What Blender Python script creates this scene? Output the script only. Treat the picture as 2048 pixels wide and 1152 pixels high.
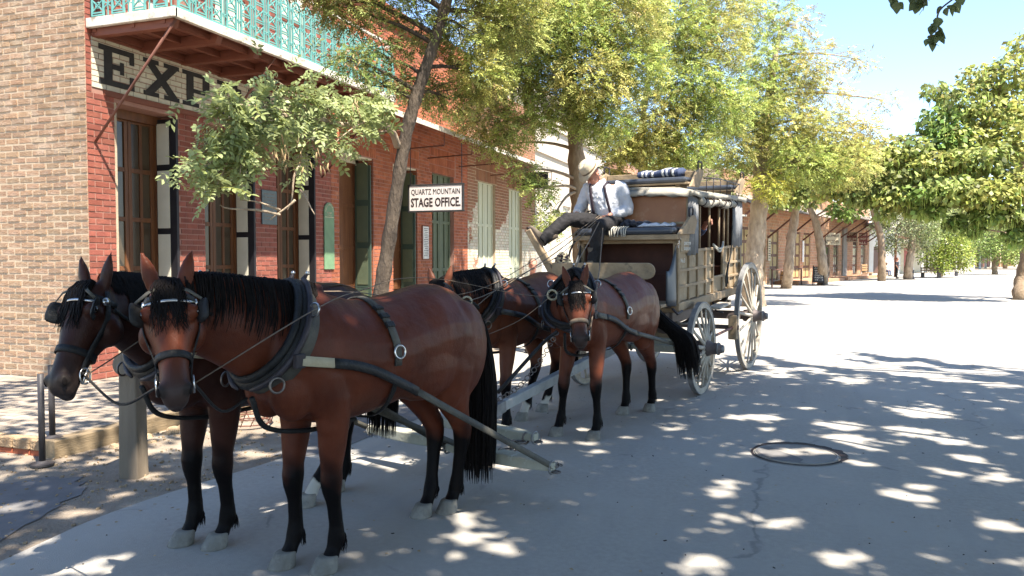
import bpy, bmesh, math, random
import numpy as np
from mathutils import Vector as Vec, Matrix
from mathutils.bvhtree import BVHTree
for o in list(bpy.data.objects): bpy.data.objects.remove(o)
SC=bpy.context.scene; COL=SC.collection
R=math.radians
# ---------------------------------------------------------------- camera, sky, sun, exposure
FPX,CX,CY,CAMH=1560.,1024.,576.,1.62
YAW=math.atan((1590-CX)/FPX); PIT=-math.atan((CY-518)/FPX)
cam=bpy.data.cameras.new('camera'); cam.sensor_width=36; cam.lens=36*FPX/2048; cam.clip_start=.05; cam.clip_end=2000
cob=bpy.data.objects.new('camera',cam); COL.objects.link(cob)
cob.location=(0,0,CAMH); cob.rotation_euler=(R(90)+PIT,0,YAW); SC.camera=cob
SUN=Vec((1.33,-.866,2.73)).normalized()
w=bpy.data.worlds.new('World'); SC.world=w; w.use_nodes=True
nt=w.node_tree; bgn=nt.nodes['Background']
sky=nt.nodes.new('ShaderNodeTexSky'); sky.sky_type='NISHITA'; sky.sun_disc=False
sky.sun_elevation=math.asin(SUN.z); sky.sun_rotation=math.atan2(SUN.x,SUN.y)
sky.air_density=1.15; sky.dust_density=.25; sky.ozone_density=2.2; sky.altitude=1800
nt.links.new(sky.outputs[0],bgn.inputs[0]); bgn.inputs[1].default_value=.125
sl=bpy.data.lights.new('sun','SUN'); sl.energy=5.0; sl.angle=R(.55); sl.color=(1,.93,.82)
so=bpy.data.objects.new('sun',sl); COL.objects.link(so); so.rotation_euler=SUN.to_track_quat('Z','Y').to_euler(); so.location=(20,-15,40)
SC.view_settings.view_transform='Standard'; SC.view_settings.look='None'; SC.view_settings.exposure=1.72; SC.view_settings.gamma=1
SC.cycles.max_bounces=6; SC.cycles.diffuse_bounces=3; SC.cycles.transparent_max_bounces=8
# ---------------------------------------------------------------- pixel rays (photograph pixels) to points at a real distance
_fw=Vec((-math.sin(YAW)*math.cos(PIT),math.cos(YAW)*math.cos(PIT),math.sin(PIT))); _rt=Vec((math.cos(YAW),math.sin(YAW),0)); _up=_rt.cross(_fw)
def at(u,v,d): return Vec((0,0,CAMH))+(_fw*FPX+_rt*(u-CX)-_up*(v-CY))*(d/FPX)
def gnd(u,v,z=0.):
    r=_fw*FPX+_rt*(u-CX)-_up*(v-CY); return Vec((0,0,CAMH))+r*((z-CAMH)/r.z)
# ---------------------------------------------------------------- helpers
rnd=random.Random(7)
def tag(o,label=None,cat=None,group=None,kind=None):
    if label: o['label']=label
    if cat: o['category']=cat
    if group: o['group']=group
    if kind: o['kind']=kind
    return o
def thing(name,label,cat,loc=(0,0,0),rz=0,group=None):
    o=bpy.data.objects.new(name,None); COL.objects.link(o); o.location=loc; o.rotation_euler=(0,0,rz); o.empty_display_size=.1
    return tag(o,label,cat,group)
def link(name,me,parent=None,loc=None):
    o=bpy.data.objects.new(name,me); COL.objects.link(o)
    if parent: o.parent=parent
    if loc is not None: o.location=loc
    return o
def copytree(o,parent=None):
    c=o.copy(); COL.objects.link(c); c.parent=parent
    for ch in o.children: copytree(ch,c)
    return c
def frame(t,up=Vec((0,0,1))):
    t=t.normalized(); s=t.cross(up)
    if s.length<1e-4: s=t.cross(Vec((1,0,0)))
    s.normalize(); return s,s.cross(t)
class MB:
    def __init__(s): s.v=[];s.f=[];s.t=[]
    def add(s,vs,fs,t=None):
        o=len(s.v); s.v.extend([tuple(p) for p in vs]); s.f.extend([tuple(i+o for i in f) for f in fs]); s.t.extend([t]*len(fs)); return s
    def box(s,c,d,M=None,t=None):
        x,y,z=d[0]/2,d[1]/2,d[2]/2; vs=[Vec((a*x,b*y,e*z)) for a in(-1,1) for b in(-1,1) for e in(-1,1)]
        if M is not None: vs=[M@p for p in vs]
        c=Vec(c); return s.add([p+c for p in vs],[(0,1,3,2),(4,6,7,5),(0,4,5,1),(2,3,7,6),(0,2,6,4),(1,5,7,3)],t)
    def bb(s,x0,x1,y0,y1,z0,z1,t=None): return s.box(((x0+x1)/2,(y0+y1)/2,(z0+z1)/2),(x1-x0,y1-y0,z1-z0),None,t)
    def bar(s,p,q,w_,h,up=(0,0,1),t=None,w2=None,h2=None):
        p,q=Vec(p),Vec(q); a,b=frame(q-p,Vec(up)); vs=[]
        for c,ww,hh in((p,w_,h),(q,w2 or w_,h2 or h)): vs+=[c-a*ww/2-b*hh/2,c+a*ww/2-b*hh/2,c+a*ww/2+b*hh/2,c-a*ww/2+b*hh/2]
        return s.add(vs,[(3,2,1,0),(4,5,6,7),(0,1,5,4),(1,2,6,5),(2,3,7,6),(3,0,4,7)],t)
    def loft(s,rings,cap=True,closed=False,t=None):
        n=len(rings[0]); vs=[p for r in rings for p in r]; fs=[]; m=len(rings)
        for i in range(m if closed else m-1):
            k=(i+1)%m
            for j in range(n): fs.append((i*n+j,i*n+(j+1)%n,k*n+(j+1)%n,k*n+j))
        if cap and not closed: fs+=[tuple(range(n-1,-1,-1)),tuple(range((m-1)*n,m*n))]
        return s.add(vs,fs,t)
    def tube(s,pts,rad,n=8,cap=True,flat=1.,up=None,closed=False,t=None):
        pts=[Vec(p) for p in pts]; m=len(pts)
        if not hasattr(rad,'__len__'): rad=[rad]*m
        rings=[]; b=None
        for i,p in enumerate(pts):
            if closed: tg=pts[(i+1)%m]-pts[i-1]
            else: tg=pts[min(i+1,m-1)]-pts[max(i-1,0)]
            if tg.length<1e-7: tg=Vec((0,0,1))
            tg.normalize()
            if b is None: a,b=frame(tg,Vec(up) if up else Vec((.13,.21,.97)))
            else:
                a=tg.cross(b); a=a.normalized() if a.length>1e-5 else frame(tg)[0]; b=a.cross(tg); b.normalize()
            rings.append([p+(a*math.cos(2*math.pi*j/n)+b*math.sin(2*math.pi*j/n)*flat)*rad[i] for j in range(n)])
        return s.loft(rings,cap,closed,t)
    def ring(s,c,axis,R_,r,n=18,k=6,t=None,sx=1.,a0=None):
        c,axis=Vec(c),Vec(axis).normalized(); a,b=frame(axis,Vec(a0) if a0 else Vec((0,0,1)))
        return s.tube([c+a*(R_*sx*math.cos(2*math.pi*i/n))+b*(R_*math.sin(2*math.pi*i/n)) for i in range(n)],r,k,False,1.,axis,True,t)
    def strap(s,pts,nrm,w_,th,closed=False,t=None):
        pts=[Vec(p) for p in pts]; m=len(pts); rings=[]
        for i,p in enumerate(pts):
            tg=(pts[(i+1)%m]-pts[i-1]) if closed else (pts[min(i+1,m-1)]-pts[max(i-1,0)])
            nn=Vec(nrm[i]).normalized(); sd=tg.normalized().cross(nn).normalized()
            rings.append([p-sd*w_/2,p+sd*w_/2,p+sd*w_*.46+nn*th,p-sd*w_*.46+nn*th])
        return s.loft(rings,True,closed,t)
    def prism(s,poly,o,u,v,n,th,t=None):
        o,u,v,n=Vec(o),Vec(u),Vec(v),Vec(n); k=len(poly); vs=[o+u*a+v*b for a,b in poly]+[o+u*a+v*b+n*th for a,b in poly]
        return s.add(vs,[tuple(range(k-1,-1,-1)),tuple(range(k,2*k))]+[(i,(i+1)%k,k+(i+1)%k,k+i) for i in range(k)],t)
    def sphere(s,c,r,nu=12,nv=8,M=None,t=None):
        c=Vec(c); r=Vec(r) if hasattr(r,'__len__') else Vec((r,r,r)); rings=[]
        for i in range(nv+1):
            th=math.pi*(i/nv*.98+.01); ring=[]
            for j in range(nu):
                p=Vec((r.x*math.sin(th)*math.cos(2*math.pi*j/nu),r.y*math.sin(th)*math.sin(2*math.pi*j/nu),-r.z*math.cos(th)))
                ring.append((M@p if M is not None else p)+c)
            rings.append(ring)
        return s.loft(rings,True,False,t)
    def lathe(s,prof,c,axis=(0,0,1),n=16,t=None):
        c,axis=Vec(c),Vec(axis).normalized(); a,b=frame(axis)
        return s.loft([[c+axis*h+(a*math.cos(2*math.pi*j/n)+b*math.sin(2*math.pi*j/n))*r for j in range(n)] for r,h in prof],True,False,t)
    def mesh(s,name,m,smooth=False,xf=None):
        vs=[xf(Vec(p)) for p in s.v] if xf else s.v
        me=bpy.data.meshes.new(name); me.from_pydata([tuple(p) for p in vs],[],s.f)
        bm=bmesh.new(); bm.from_mesh(me); bmesh.ops.recalc_face_normals(bm,faces=bm.faces); bm.to_mesh(me); bm.free()
        if any(q is not None for q in s.t) or (m and m.get('tinted')):
            at_=me.color_attributes.new('tint','FLOAT_COLOR','CORNER'); arr=np.ones((len(me.loops),4),np.float32); li=0
            for p in me.polygons:
                q=s.t[p.index]
                if q is None: q=(1,1,1)
                arr[p.loop_start:p.loop_start+p.loop_total,:3]=q if hasattr(q,'__len__') else (q,q,q)
            at_.data.foreach_set('color',arr.ravel())
        if smooth: me.polygons.foreach_set('use_smooth',[True]*len(me.polygons))
        if m: me.materials.append(m)
        return me
    def build(s,name,m,parent=None,smooth=False,xf=None,bev=0,loc=None):
        o=link(name,s.mesh(name,m,smooth,xf),parent,loc)
        if bev:
            b=o.modifiers.new('bevel','BEVEL'); b.width=bev; b.segments=2; b.limit_method='ANGLE'; b.angle_limit=R(40)
        return o
def bez(p0,p1,p2,p3,n):
    out=[]
    for i in range(n+1):
        t=i/n; s=1-t; out.append(Vec(p0)*s**3+Vec(p1)*3*s*s*t+Vec(p2)*3*s*t*t+Vec(p3)*t**3)
    return out
def catmull(pts,n=6):
    P=[Vec(p) for p in pts]; P=[P[0]*2-P[1]]+P+[P[-1]*2-P[-2]]; out=[]
    for i in range(1,len(P)-2):
        for k in range(n):
            t=k/n; out.append(.5*((2*P[i])+(P[i+1]-P[i-1])*t+(2*P[i-1]-5*P[i]+4*P[i+1]-P[i+2])*t*t+(3*P[i]-P[i-1]-3*P[i+1]+P[i+2])*t**3))
    out.append(P[-2]); return out
# ---------------------------------------------------------------- materials
def mat(name,c,c2=None,rough=.75,scale=6.,bump=0.,bscale=60.,metal=0.,spec=.3,stretch=(1,1,1),tint=False,c3=None,m3=(.58,.66),s3=2.,detail=5,coat=0.,bdist=.01,rand=0.,rand_rough=0.):
    m=bpy.data.materials.new(name); m.use_nodes=True; t=m.node_tree; N=t.nodes; Lk=t.links; P=N['Principled BSDF']
    P.inputs['Roughness'].default_value=rough; P.inputs['Metallic'].default_value=metal; P.inputs['Specular IOR Level'].default_value=spec; P.inputs['Coat Weight'].default_value=coat
    tc=N.new('ShaderNodeTexCoord'); mp=N.new('ShaderNodeMapping'); mp.inputs['Scale'].default_value=stretch; Lk.new(tc.outputs['Object'],mp.inputs[0])
    def noise(sc,d=detail,ro=.6):
        n=N.new('ShaderNodeTexNoise'); n.inputs['Scale'].default_value=sc; n.inputs['Detail'].default_value=d; n.inputs['Roughness'].default_value=ro; Lk.new(mp.outputs[0],n.inputs['Vector']); return n.outputs['Fac']
    def mix(f,a,b,mode='MIX'):
        x=N.new('ShaderNodeMix'); x.data_type='RGBA'; x.blend_type=mode
        for i,s_ in((0,f),(6,a),(7,b)):
            if hasattr(s_,'is_output') : Lk.new(s_,x.inputs[i])
            elif i==0: x.inputs[0].default_value=s_
            else: x.inputs[i].default_value=(*s_,1)
        return x.outputs[2]
    def ramp(f,a,b):
        r=N.new('ShaderNodeMapRange'); r.inputs['From Min'].default_value=a; r.inputs['From Max'].default_value=b; Lk.new(f,r.inputs[0]); return r.outputs[0]
    nf=noise(scale); col=mix(ramp(nf,.35,.65),c,c2 or tuple(x*.75 for x in c))
    if c3: col=mix(ramp(noise(s3,6,.65),*m3),col,c3)
    if tint:
        m['tinted']=1
        a=N.new('ShaderNodeAttribute'); a.attribute_name='tint'; col=mix(1.,col,a.outputs['Color'],'MULTIPLY')
    if rand:
        oi=N.new('ShaderNodeObjectInfo'); r=N.new('ShaderNodeMapRange'); r.inputs['To Min'].default_value=1-rand; r.inputs['To Max'].default_value=1+rand; Lk.new(oi.outputs['Random'],r.inputs[0])
        col=mix(1.,col,r.outputs[0],'MULTIPLY')
    Lk.new(col,P.inputs['Base Color'])
    if rand_rough: 
        r=N.new('ShaderNodeMapRange'); r.inputs['To Min'].default_value=rough-rand_rough; r.inputs['To Max'].default_value=min(1,rough+rand_rough); Lk.new(nf,r.inputs[0]); Lk.new(r.outputs[0],P.inputs['Roughness'])
    if bump:
        b=N.new('ShaderNodeBump'); b.inputs['Strength'].default_value=bump; b.inputs['Distance'].default_value=bdist; Lk.new(noise(bscale,4),b.inputs['Height']); Lk.new(b.outputs[0],P.inputs['Normal'])
    return m
def leafmat(name,c,tr=.35,rough=.5,c2=None):
    m=bpy.data.materials.new(name); m.use_nodes=True; t=m.node_tree; N=t.nodes; Lk=t.links; P=N['Principled BSDF']
    a=N.new('ShaderNodeAttribute'); a.attribute_name='tint'
    x=N.new('ShaderNodeMix'); x.data_type='RGBA'; x.blend_type='MULTIPLY'; x.inputs[0].default_value=1; x.inputs[6].default_value=(*c,1); Lk.new(a.outputs['Color'],x.inputs[7])
    Lk.new(x.outputs[2],P.inputs['Base Color']); P.inputs['Roughness'].default_value=rough; P.inputs['Specular IOR Level'].default_value=.35
    tl=N.new('ShaderNodeBsdfTranslucent'); Lk.new(x.outputs[2],tl.inputs['Color']); ms=N.new('ShaderNodeMixShader'); ms.inputs[0].default_value=tr
    Lk.new(P.outputs[0],ms.inputs[1]); Lk.new(tl.outputs[0],ms.inputs[2]); Lk.new(ms.outputs[0],N['Material Output'].inputs[0]); return m
MT={}
def MM(k,*a,**kw): MT[k]=mat(k,*a,**kw)
MM('asphalt',(.37,.34,.295),(.31,.285,.25),.92,26,.6,170,c3=(.365,.34,.30),m3=(.42,.62),s3=.55,bdist=.008,detail=8)
MM('dirt',(.29,.235,.18),(.20,.16,.12),.95,2.,.9,50,c3=(.42,.36,.28),m3=(.5,.7),s3=1.2,bdist=.02)
MM('patch',(.17,.16,.155),(.13,.125,.12),.9,5,.5,120,bdist=.006)
MM('earth',(.36,.31,.24),(.27,.23,.17),.95,.6,.6,12,bdist=.02)
MM('paver',(.32,.27,.215),(.26,.215,.17),.9,3,.6,70,tint=True)
MM('brick',(.32,.207,.130),(.26,.163,.102),.92,9,.9,55,tint=True,c3=(.42,.32,.235),m3=(.48,.7),s3=4,bdist=.014)
MM('brickred',(.29,.092,.062),(.215,.066,.046),.85,7,.6,70,tint=True,c3=(.30,.13,.09),m3=(.6,.8),s3=5)
MM('brickorange',(.38,.125,.06),(.28,.085,.045),.88,5,.7,60,tint=True,c3=(.42,.2,.12),m3=(.6,.8),s3=3)
MM('mortar',(.46,.36,.255),(.385,.30,.21),.95,6,.8,60)
MM('mortarred',(.36,.20,.155),(.30,.155,.12),.95,6,.5,60)
MM('whitebrick',(.62,.56,.44),(.50,.44,.33),.9,5,.6,60,tint=True,c3=(.30,.13,.075),m3=(.53,.56),s3=.9)
MM('brownbrick',(.30,.155,.09),(.24,.11,.065),.9,4,.6,60,tint=True)
MM('plaster',(.58,.51,.42),(.49,.43,.35),.9,1.2,.3,30)
MM('signwhite',(.58,.54,.42),(.50,.46,.36),.85,3,.5,40,tint=True,c3=(.33,.28,.21),m3=(.64,.74),s3=9)
MM('signblack',(.022,.021,.022),(.035,.033,.032),.7,8,.3,60)
MM('redpaint',(.20,.068,.040),(.155,.052,.032),.6,3,.35,40,stretch=(1,1,4))
MM('whitetrim',(.66,.61,.53),(.50,.45,.37),.7,5,.4,40,c3=(.22,.17,.12),m3=(.56,.68),s3=7)
MM('teal',(.115,.30,.275),(.14,.355,.325),.5,6,.2,40,c3=(.3,.42,.38),m3=(.66,.75),s3=5)
MM('doorwood',(.17,.07,.028),(.11,.045,.02),.45,3,.25,30,stretch=(6,6,.6))
MM('pane',(.075,.052,.03),(.05,.035,.022),.2,2,0,spec=.5)
MM('doortan',(.34,.25,.12),(.28,.20,.095),.5,3,.2,30)
MM('panelwhite',(.60,.555,.44),(.54,.50,.39),.6,4,.1)
MM('frameblack',(.012,.011,.014),(.02,.018,.02),.5,5,.1)
MM('greenshutter',(.105,.125,.075),(.085,.105,.065),.55,3,.2,30)
MM('greendark',(.035,.06,.045),(.05,.075,.055),.5,3,.1)
MM('creamshutter',(.52,.52,.38),(.44,.45,.33),.6,2,.3,30,stretch=(3,3,.5))
MM('glassdark',(.01,.011,.012),(.02,.02,.02),.12,3,0,spec=.5)
MM('iron',(.03,.026,.03),(.05,.042,.045),.55,8,.2,60,metal=.3)
MM('pipe',(.035,.032,.034),(.05,.045,.046),.5,8,.2,60)
MM('brownrod',(.16,.065,.045),(.12,.05,.035),.6,9,.2,60)
MM('plaque',(.12,.145,.15),(.10,.12,.125),.4,8,.3,40,metal=.5)
MM('plaquegreen',(.16,.27,.15),(.13,.22,.125),.5,6)
MM('oldwood',(.22,.175,.125),(.14,.11,.08),.85,4,.7,30,stretch=(1,1,.15),c3=(.16,.13,.10),m3=(.6,.75),s3=5)
MM('plank',(.27,.20,.12),(.19,.14,.085),.85,4,.6,25,stretch=(4,.4,4))
MM('barkdark',(.115,.088,.065),(.05,.038,.03),.95,9,1.,22,stretch=(1,1,.3),bdist=.04)
MM('barklight',(.42,.33,.235),(.24,.18,.125),.95,6,1.,16,stretch=(1,1,.4),bdist=.05)
MM('barktan',(.30,.225,.15),(.20,.14,.09),.95,6,.9,16,stretch=(1,1,.4),bdist=.04)
MM('shakes',(.42,.36,.30),(.27,.21,.165),.9,5,.8,18,tint=True,stretch=(1,1,3))
MM('leather',(.010,.010,.010),(.02,.019,.018),.5,14,.5,60,spec=.22)
MM('leatherdust',(.085,.078,.06),(.045,.042,.035),.65,9,.35,70)
MM('leathertan',(.17,.125,.085),(.11,.08,.055),.6,10,.3,70)
MM('strapcream',(.42,.36,.24),(.33,.28,.18),.7,14,.3,80)
MM('metal',(.55,.53,.50),(.40,.38,.36),.28,20,.1,60,metal=1.)
MM('chain',(.20,.18,.16),(.12,.10,.09),.5,20,.1,60,metal=.9)
MM('hoof',(.20,.19,.165),(.14,.13,.11),.9,12,.5,40,c3=(.27,.25,.215),m3=(.5,.7),s3=8)
MM('hair',(.007,.006,.006),(.012,.009,.008),.65,30,0,spec=.08)
MM('eye',(.01,.006,.004),None,.08,3,spec=.6)
MM('coachwood',(.34,.25,.155),(.22,.16,.098),.8,5,.6,35,c3=(.13,.10,.07),m3=(.62,.75),s3=6,stretch=(1,1,1))
MM('coachpanel',(.33,.25,.155),(.24,.18,.11),.8,4,.5,40,c3=(.36,.30,.21),m3=(.55,.7),s3=9)
MM('coachorange',(.30,.135,.065),(.23,.10,.05),.5,3,.15,30,c3=(.36,.2,.12),m3=(.6,.75),s3=4)
MM('coachred',(.085,.032,.022),(.06,.024,.017),.7,4,.2,30)
MM('wheelwood',(.42,.375,.305),(.32,.28,.225),.85,9,.5,50,c3=(.24,.215,.18),m3=(.6,.75),s3=7)
MM('wheeliron',(.24,.24,.24),(.17,.165,.16),.6,12,.3,50,metal=.4)
MM('hubdark',(.09,.07,.065),(.14,.11,.1),.6,9,.3,50)
MM('seatleather',(.035,.04,.052),(.05,.056,.07),.38,7,.3,40,spec=.5)
MM('boot_leather',(.035,.043,.052),(.055,.062,.07),.5,4,.35,14,spec=.45)
MM('canvas',(.32,.295,.245),(.23,.21,.175),.9,5,.5,25)
MM('canvasgrey',(.20,.20,.20),(.15,.15,.155),.9,4,.4,30)
MM('rope',(.5,.47,.4),(.38,.35,.29),.9,40,.5,90)
MM('polegrey',(.33,.34,.33),(.25,.26,.255),.75,6,.4,40,c3=(.18,.17,.16),m3=(.62,.72),s3=8)
MM('barpaint',(.37,.36,.29),(.29,.28,.22),.8,6,.4,50,c3=(.45,.44,.38),m3=(.6,.7),s3=10)
MM('skin',(.50,.24,.165),(.42,.185,.125),.5,14,.15,60)
MM('shirt',(.52,.53,.57),(.45,.46,.50),.85,5,.35,20,bdist=.02)
MM('trousers',(.013,.012,.013),(.022,.02,.021),.85,6,.4,22,bdist=.02)
MM('suspender',(.03,.018,.026),None,.6)
MM('hat',(.46,.39,.29),(.46,.39,.285),.9,6,.3,40)
MM('shoe',(.12,.095,.07),(.08,.062,.048),.7,9,.3,40)
MM('grey_hair',(.42,.40,.38),(.3,.29,.28),.8,40,.3,90)
MM('tanpod',(.40,.29,.15),(.30,.21,.11),.8,20)
MM('podgreen',(.27,.34,.07),(.20,.27,.05),.6,10)
MM('roofwhite',(.66,.60,.52),(.52,.47,.40),.85,2,.3,20)
MM('clapboard',(.74,.71,.64),(.66,.63,.56),.8,2,.2,20)
MM('farbrick',(.46,.26,.15),(.38,.20,.12),.9,3,.5,20,tint=True)
MM('yellowpanel',(.40,.30,.135),(.34,.25,.11),.7,3)
MM('brownframe',(.13,.06,.038),(.10,.045,.03),.6,3)
MM('signbrown',(.15,.04,.03),(.12,.032,.025),.6,4)
MM('signcream',(.55,.48,.33),(.48,.41,.28),.7,4)
MM('letterdark',(.03,.02,.018),None,.7)
MM('lettercream',(.62,.55,.38),None,.7)
MM('letterwhite',(.72,.70,.65),None,.7)
MM('signboard',(.66,.60,.56),(.58,.53,.49),.6,4)
MM('blue',(.035,.05,.10),(.05,.065,.12),.9,30)
MM('cloth_dark',(.03,.03,.04),(.05,.05,.06),.9,20)
MM('concrete',(.30,.275,.24),(.24,.22,.195),.9,4,.6,60)
MM('stone',(.36,.27,.17),(.24,.165,.10),.9,5,.9,25,tint=True,bdist=.03)
MM('redpaintdoor',(.35,.06,.04),None,.6)
MM('jeans',(.10,.13,.22),(.08,.10,.18),.9,8)
MM('bench',(.42,.25,.12),(.33,.19,.09),.7,6)
# road wear: long wheel streaks and fine cracks in the asphalt
def road_wear(m):
    t=m.node_tree; N=t.nodes; Lk=t.links; P=N['Principled BSDF']; src=P.inputs['Base Color'].links[0].from_socket; tc=N.new('ShaderNodeTexCoord')
    def mixc(f,a,c,mode='MIX'):
        x=N.new('ShaderNodeMix'); x.data_type='RGBA'; x.blend_type=mode; Lk.new(f,x.inputs[0]); Lk.new(a,x.inputs[6]); x.inputs[7].default_value=(*c,1); return x.outputs[2]
    mp=N.new('ShaderNodeMapping'); mp.inputs['Scale'].default_value=(2.2,.09,1); mp.inputs['Rotation'].default_value=(0,0,R(8)); Lk.new(tc.outputs['Object'],mp.inputs[0]); n=N.new('ShaderNodeTexNoise'); n.inputs['Scale'].default_value=1.6; n.inputs['Detail'].default_value=6; Lk.new(mp.outputs[0],n.inputs['Vector'])
    r=N.new('ShaderNodeMapRange'); r.inputs[1].default_value=.5; r.inputs[2].default_value=.75; r.inputs[4].default_value=.55; Lk.new(n.outputs['Fac'],r.inputs[0]); col=mixc(r.outputs[0],src,(.29,.275,.255))
    v=N.new('ShaderNodeTexVoronoi'); v.feature='DISTANCE_TO_EDGE'; v.inputs['Scale'].default_value=.42; v.inputs['Randomness'].default_value=1; nn=N.new('ShaderNodeTexNoise'); nn.inputs['Scale'].default_value=2.2; nn.inputs['Detail'].default_value=6; Lk.new(tc.outputs['Object'],nn.inputs['Vector']); ad=N.new('ShaderNodeMixRGB'); ad.blend_type='ADD'; ad.inputs[0].default_value=.5; Lk.new(tc.outputs['Object'],ad.inputs[1]); Lk.new(nn.outputs['Color'],ad.inputs[2]); Lk.new(ad.outputs[0],v.inputs['Vector'])
    cr=N.new('ShaderNodeMapRange'); cr.inputs[1].default_value=.002; cr.inputs[2].default_value=.008; cr.inputs[3].default_value=.5; cr.inputs[4].default_value=0; Lk.new(v.outputs['Distance'],cr.inputs[0]); mk=N.new('ShaderNodeMath'); mk.operation='MULTIPLY'; mr=N.new('ShaderNodeMapRange'); mr.inputs[1].default_value=.5; mr.inputs[2].default_value=.62; Lk.new(n.outputs['Fac'],mr.inputs[0]); Lk.new(cr.outputs[0],mk.inputs[0]); Lk.new(mr.outputs[0],mk.inputs[1]); col=mixc(mk.outputs[0],col,(.13,.125,.12))
    sp=N.new('ShaderNodeTexNoise'); sp.inputs['Scale'].default_value=95; sp.inputs['Detail'].default_value=2; Lk.new(tc.outputs['Object'],sp.inputs['Vector']); sr=N.new('ShaderNodeMapRange'); sr.inputs[1].default_value=.66; sr.inputs[2].default_value=.74; sr.inputs[4].default_value=.5; Lk.new(sp.outputs['Fac'],sr.inputs[0]); col=mixc(sr.outputs[0],col,(.2,.19,.18))
    Lk.new(col,P.inputs['Base Color'])
road_wear(MT['asphalt'])
def text(body,size,o,u,v,m,parent,th=.004,name='lettering',width=None,align='CENTER',bold=0.):
    cu=bpy.data.curves.new('t','FONT'); cu.body=body; cu.size=size; cu.align_x=align; cu.align_y='CENTER'; cu.extrude=th; cu.offset=bold; cu.resolution_u=2
    tmp=bpy.data.objects.new('t',cu); COL.objects.link(tmp); dg=bpy.context.evaluated_depsgraph_get(); dg.update()
    me=bpy.data.meshes.new_from_object(tmp.evaluated_get(dg)); bpy.data.objects.remove(tmp)
    co=np.zeros(len(me.vertices)*3); me.vertices.foreach_get('co',co); co=co.reshape(-1,3)
    sx=1.
    if width and len(co): sx=width/(co[:,0].max()-co[:,0].min())
    o,u,v=np.array(o),np.array(u),np.array(v); n=np.cross(u,v)
    co=o+np.outer(co[:,0]*sx,u)+np.outer(co[:,1],v)+np.outer(co[:,2],n)
    me.vertices.foreach_set('co',co.ravel()); me.materials.clear(); me.materials.append(m); me.update()
    return link(name,me,parent)
# ================================================================ SETTING
def inv(t):
    M=Matrix.LocRotScale(t.location,t.rotation_euler,t.scale).inverted(); return lambda p:M@p
def sheet(name,x0,x1,y0,y1,nx,ny,m,zf,kind='structure'):
    vs=[(x0+(x1-x0)*i/nx,y0+(y1-y0)*j/ny,0) for j in range(ny+1) for i in range(nx+1)]; vs=[(x,y,zf(x,y)) for x,y,_ in vs]
    fs=[(j*(nx+1)+i,j*(nx+1)+i+1,(j+1)*(nx+1)+i+1,(j+1)*(nx+1)+i) for j in range(ny) for i in range(nx)]
    me=bpy.data.meshes.new(name); me.from_pydata(vs,[],fs); me.materials.append(m); me.polygons.foreach_set('use_smooth',[True]*len(fs)); o=link(name,me); tag(o,kind=kind); return o
sheet('ground',-400,400,-200,600,40,40,MT['earth'],lambda x,y:-.05)
def wob(s,a): 
    k=[(rnd.uniform(.3,3)*s,rnd.uniform(0,6.3),a/(i+1)) for i in range(5)]
    return lambda t:sum(q*math.sin(f*t+p) for f,p,q in k)
# road: left edge irregular, runs to the distance and bends right
def centre(y): return 0 if y<38 else (y-38)**1.25*.10
wl=wob(1.2,.10); wr=wob(.9,.12)
def road_sheet(name,xl,xr,z,m,y0=-30,y1=230,cols=5):
    ys=[]; y=y0
    while y<y1: ys.append(y); y+= .25 if -1<y<16 else 1.5
    vs=[];fs=[]
    for y in ys:
        a,b=xl(y),xr(y)
        for i in range(cols+1): vs.append((a+(b-a)*i/cols,y,z))
    for j in range(len(ys)-1):
        for i in range(cols): q=j*(cols+1)+i; fs.append((q,q+1,q+cols+2,q+cols+1))
    me=bpy.data.meshes.new(name); me.from_pydata(vs,[],fs); me.materials.append(m); o=link(name,me); return tag(o,kind='structure')
EDG=[(-30,-3.4),(0,-3.7),(2.6,-3.9),(3.6,-4.05),(4.9,-4.0),(6.2,-3.95),(9,-4.7),(14,-4.9),(40,-4.6)]
def edge(y):
    for (a,b),(c,d) in zip(EDG,EDG[1:]):
        if y<=c: return b+(d-b)*(y-a)/(c-a)
    return EDG[-1][1]
road_sheet('dirt_verge',lambda y:-8.6+centre(y) if y>4 else -30,lambda y:22+centre(y),-.012,MT['dirt'])
road_sheet('road',lambda y:edge(y)+.6*wl(y)+centre(y),lambda y:(6.3 if y<8 else 6.3+min(1,(y-8)/12)*6)+wr(y)*.7+centre(y)*1.15,0,MT['asphalt'])
# old darker asphalt patch lying beside the road edge
def blob(name,cx,cy,rx,ry,z,m,seed,ang=0):
    q=random.Random(seed); n=56; ph=[q.uniform(0,6.3) for _ in range(6)]; vs=[(cx,cy,z)]
    for i in range(n):
        a=2*math.pi*i/n; k=1+sum(.11/(j+1)*math.sin((j+2)*a+ph[j])+.02*math.sin((9+4*j)*a+ph[j]) for j in range(6))
        x,y=rx*k*math.cos(a),ry*k*math.sin(a); vs.append((cx+x*math.cos(ang)-y*math.sin(ang),cy+x*math.sin(ang)+y*math.cos(ang),z))
    me=bpy.data.meshes.new(name); me.from_pydata(vs,[],[(0,1+i,1+(i+1)%n) for i in range(n)]); me.materials.append(m); o=link(name,me); return tag(o,kind='structure')
blob('asphalt_patch',-4.95,3.2,.55,1.15,-.006,MT['patch'],3,R(8)); blob('asphalt_patch',-3.9,6.6,.35,1.2,.004,MT['patch'],5,R(-4))
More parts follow.
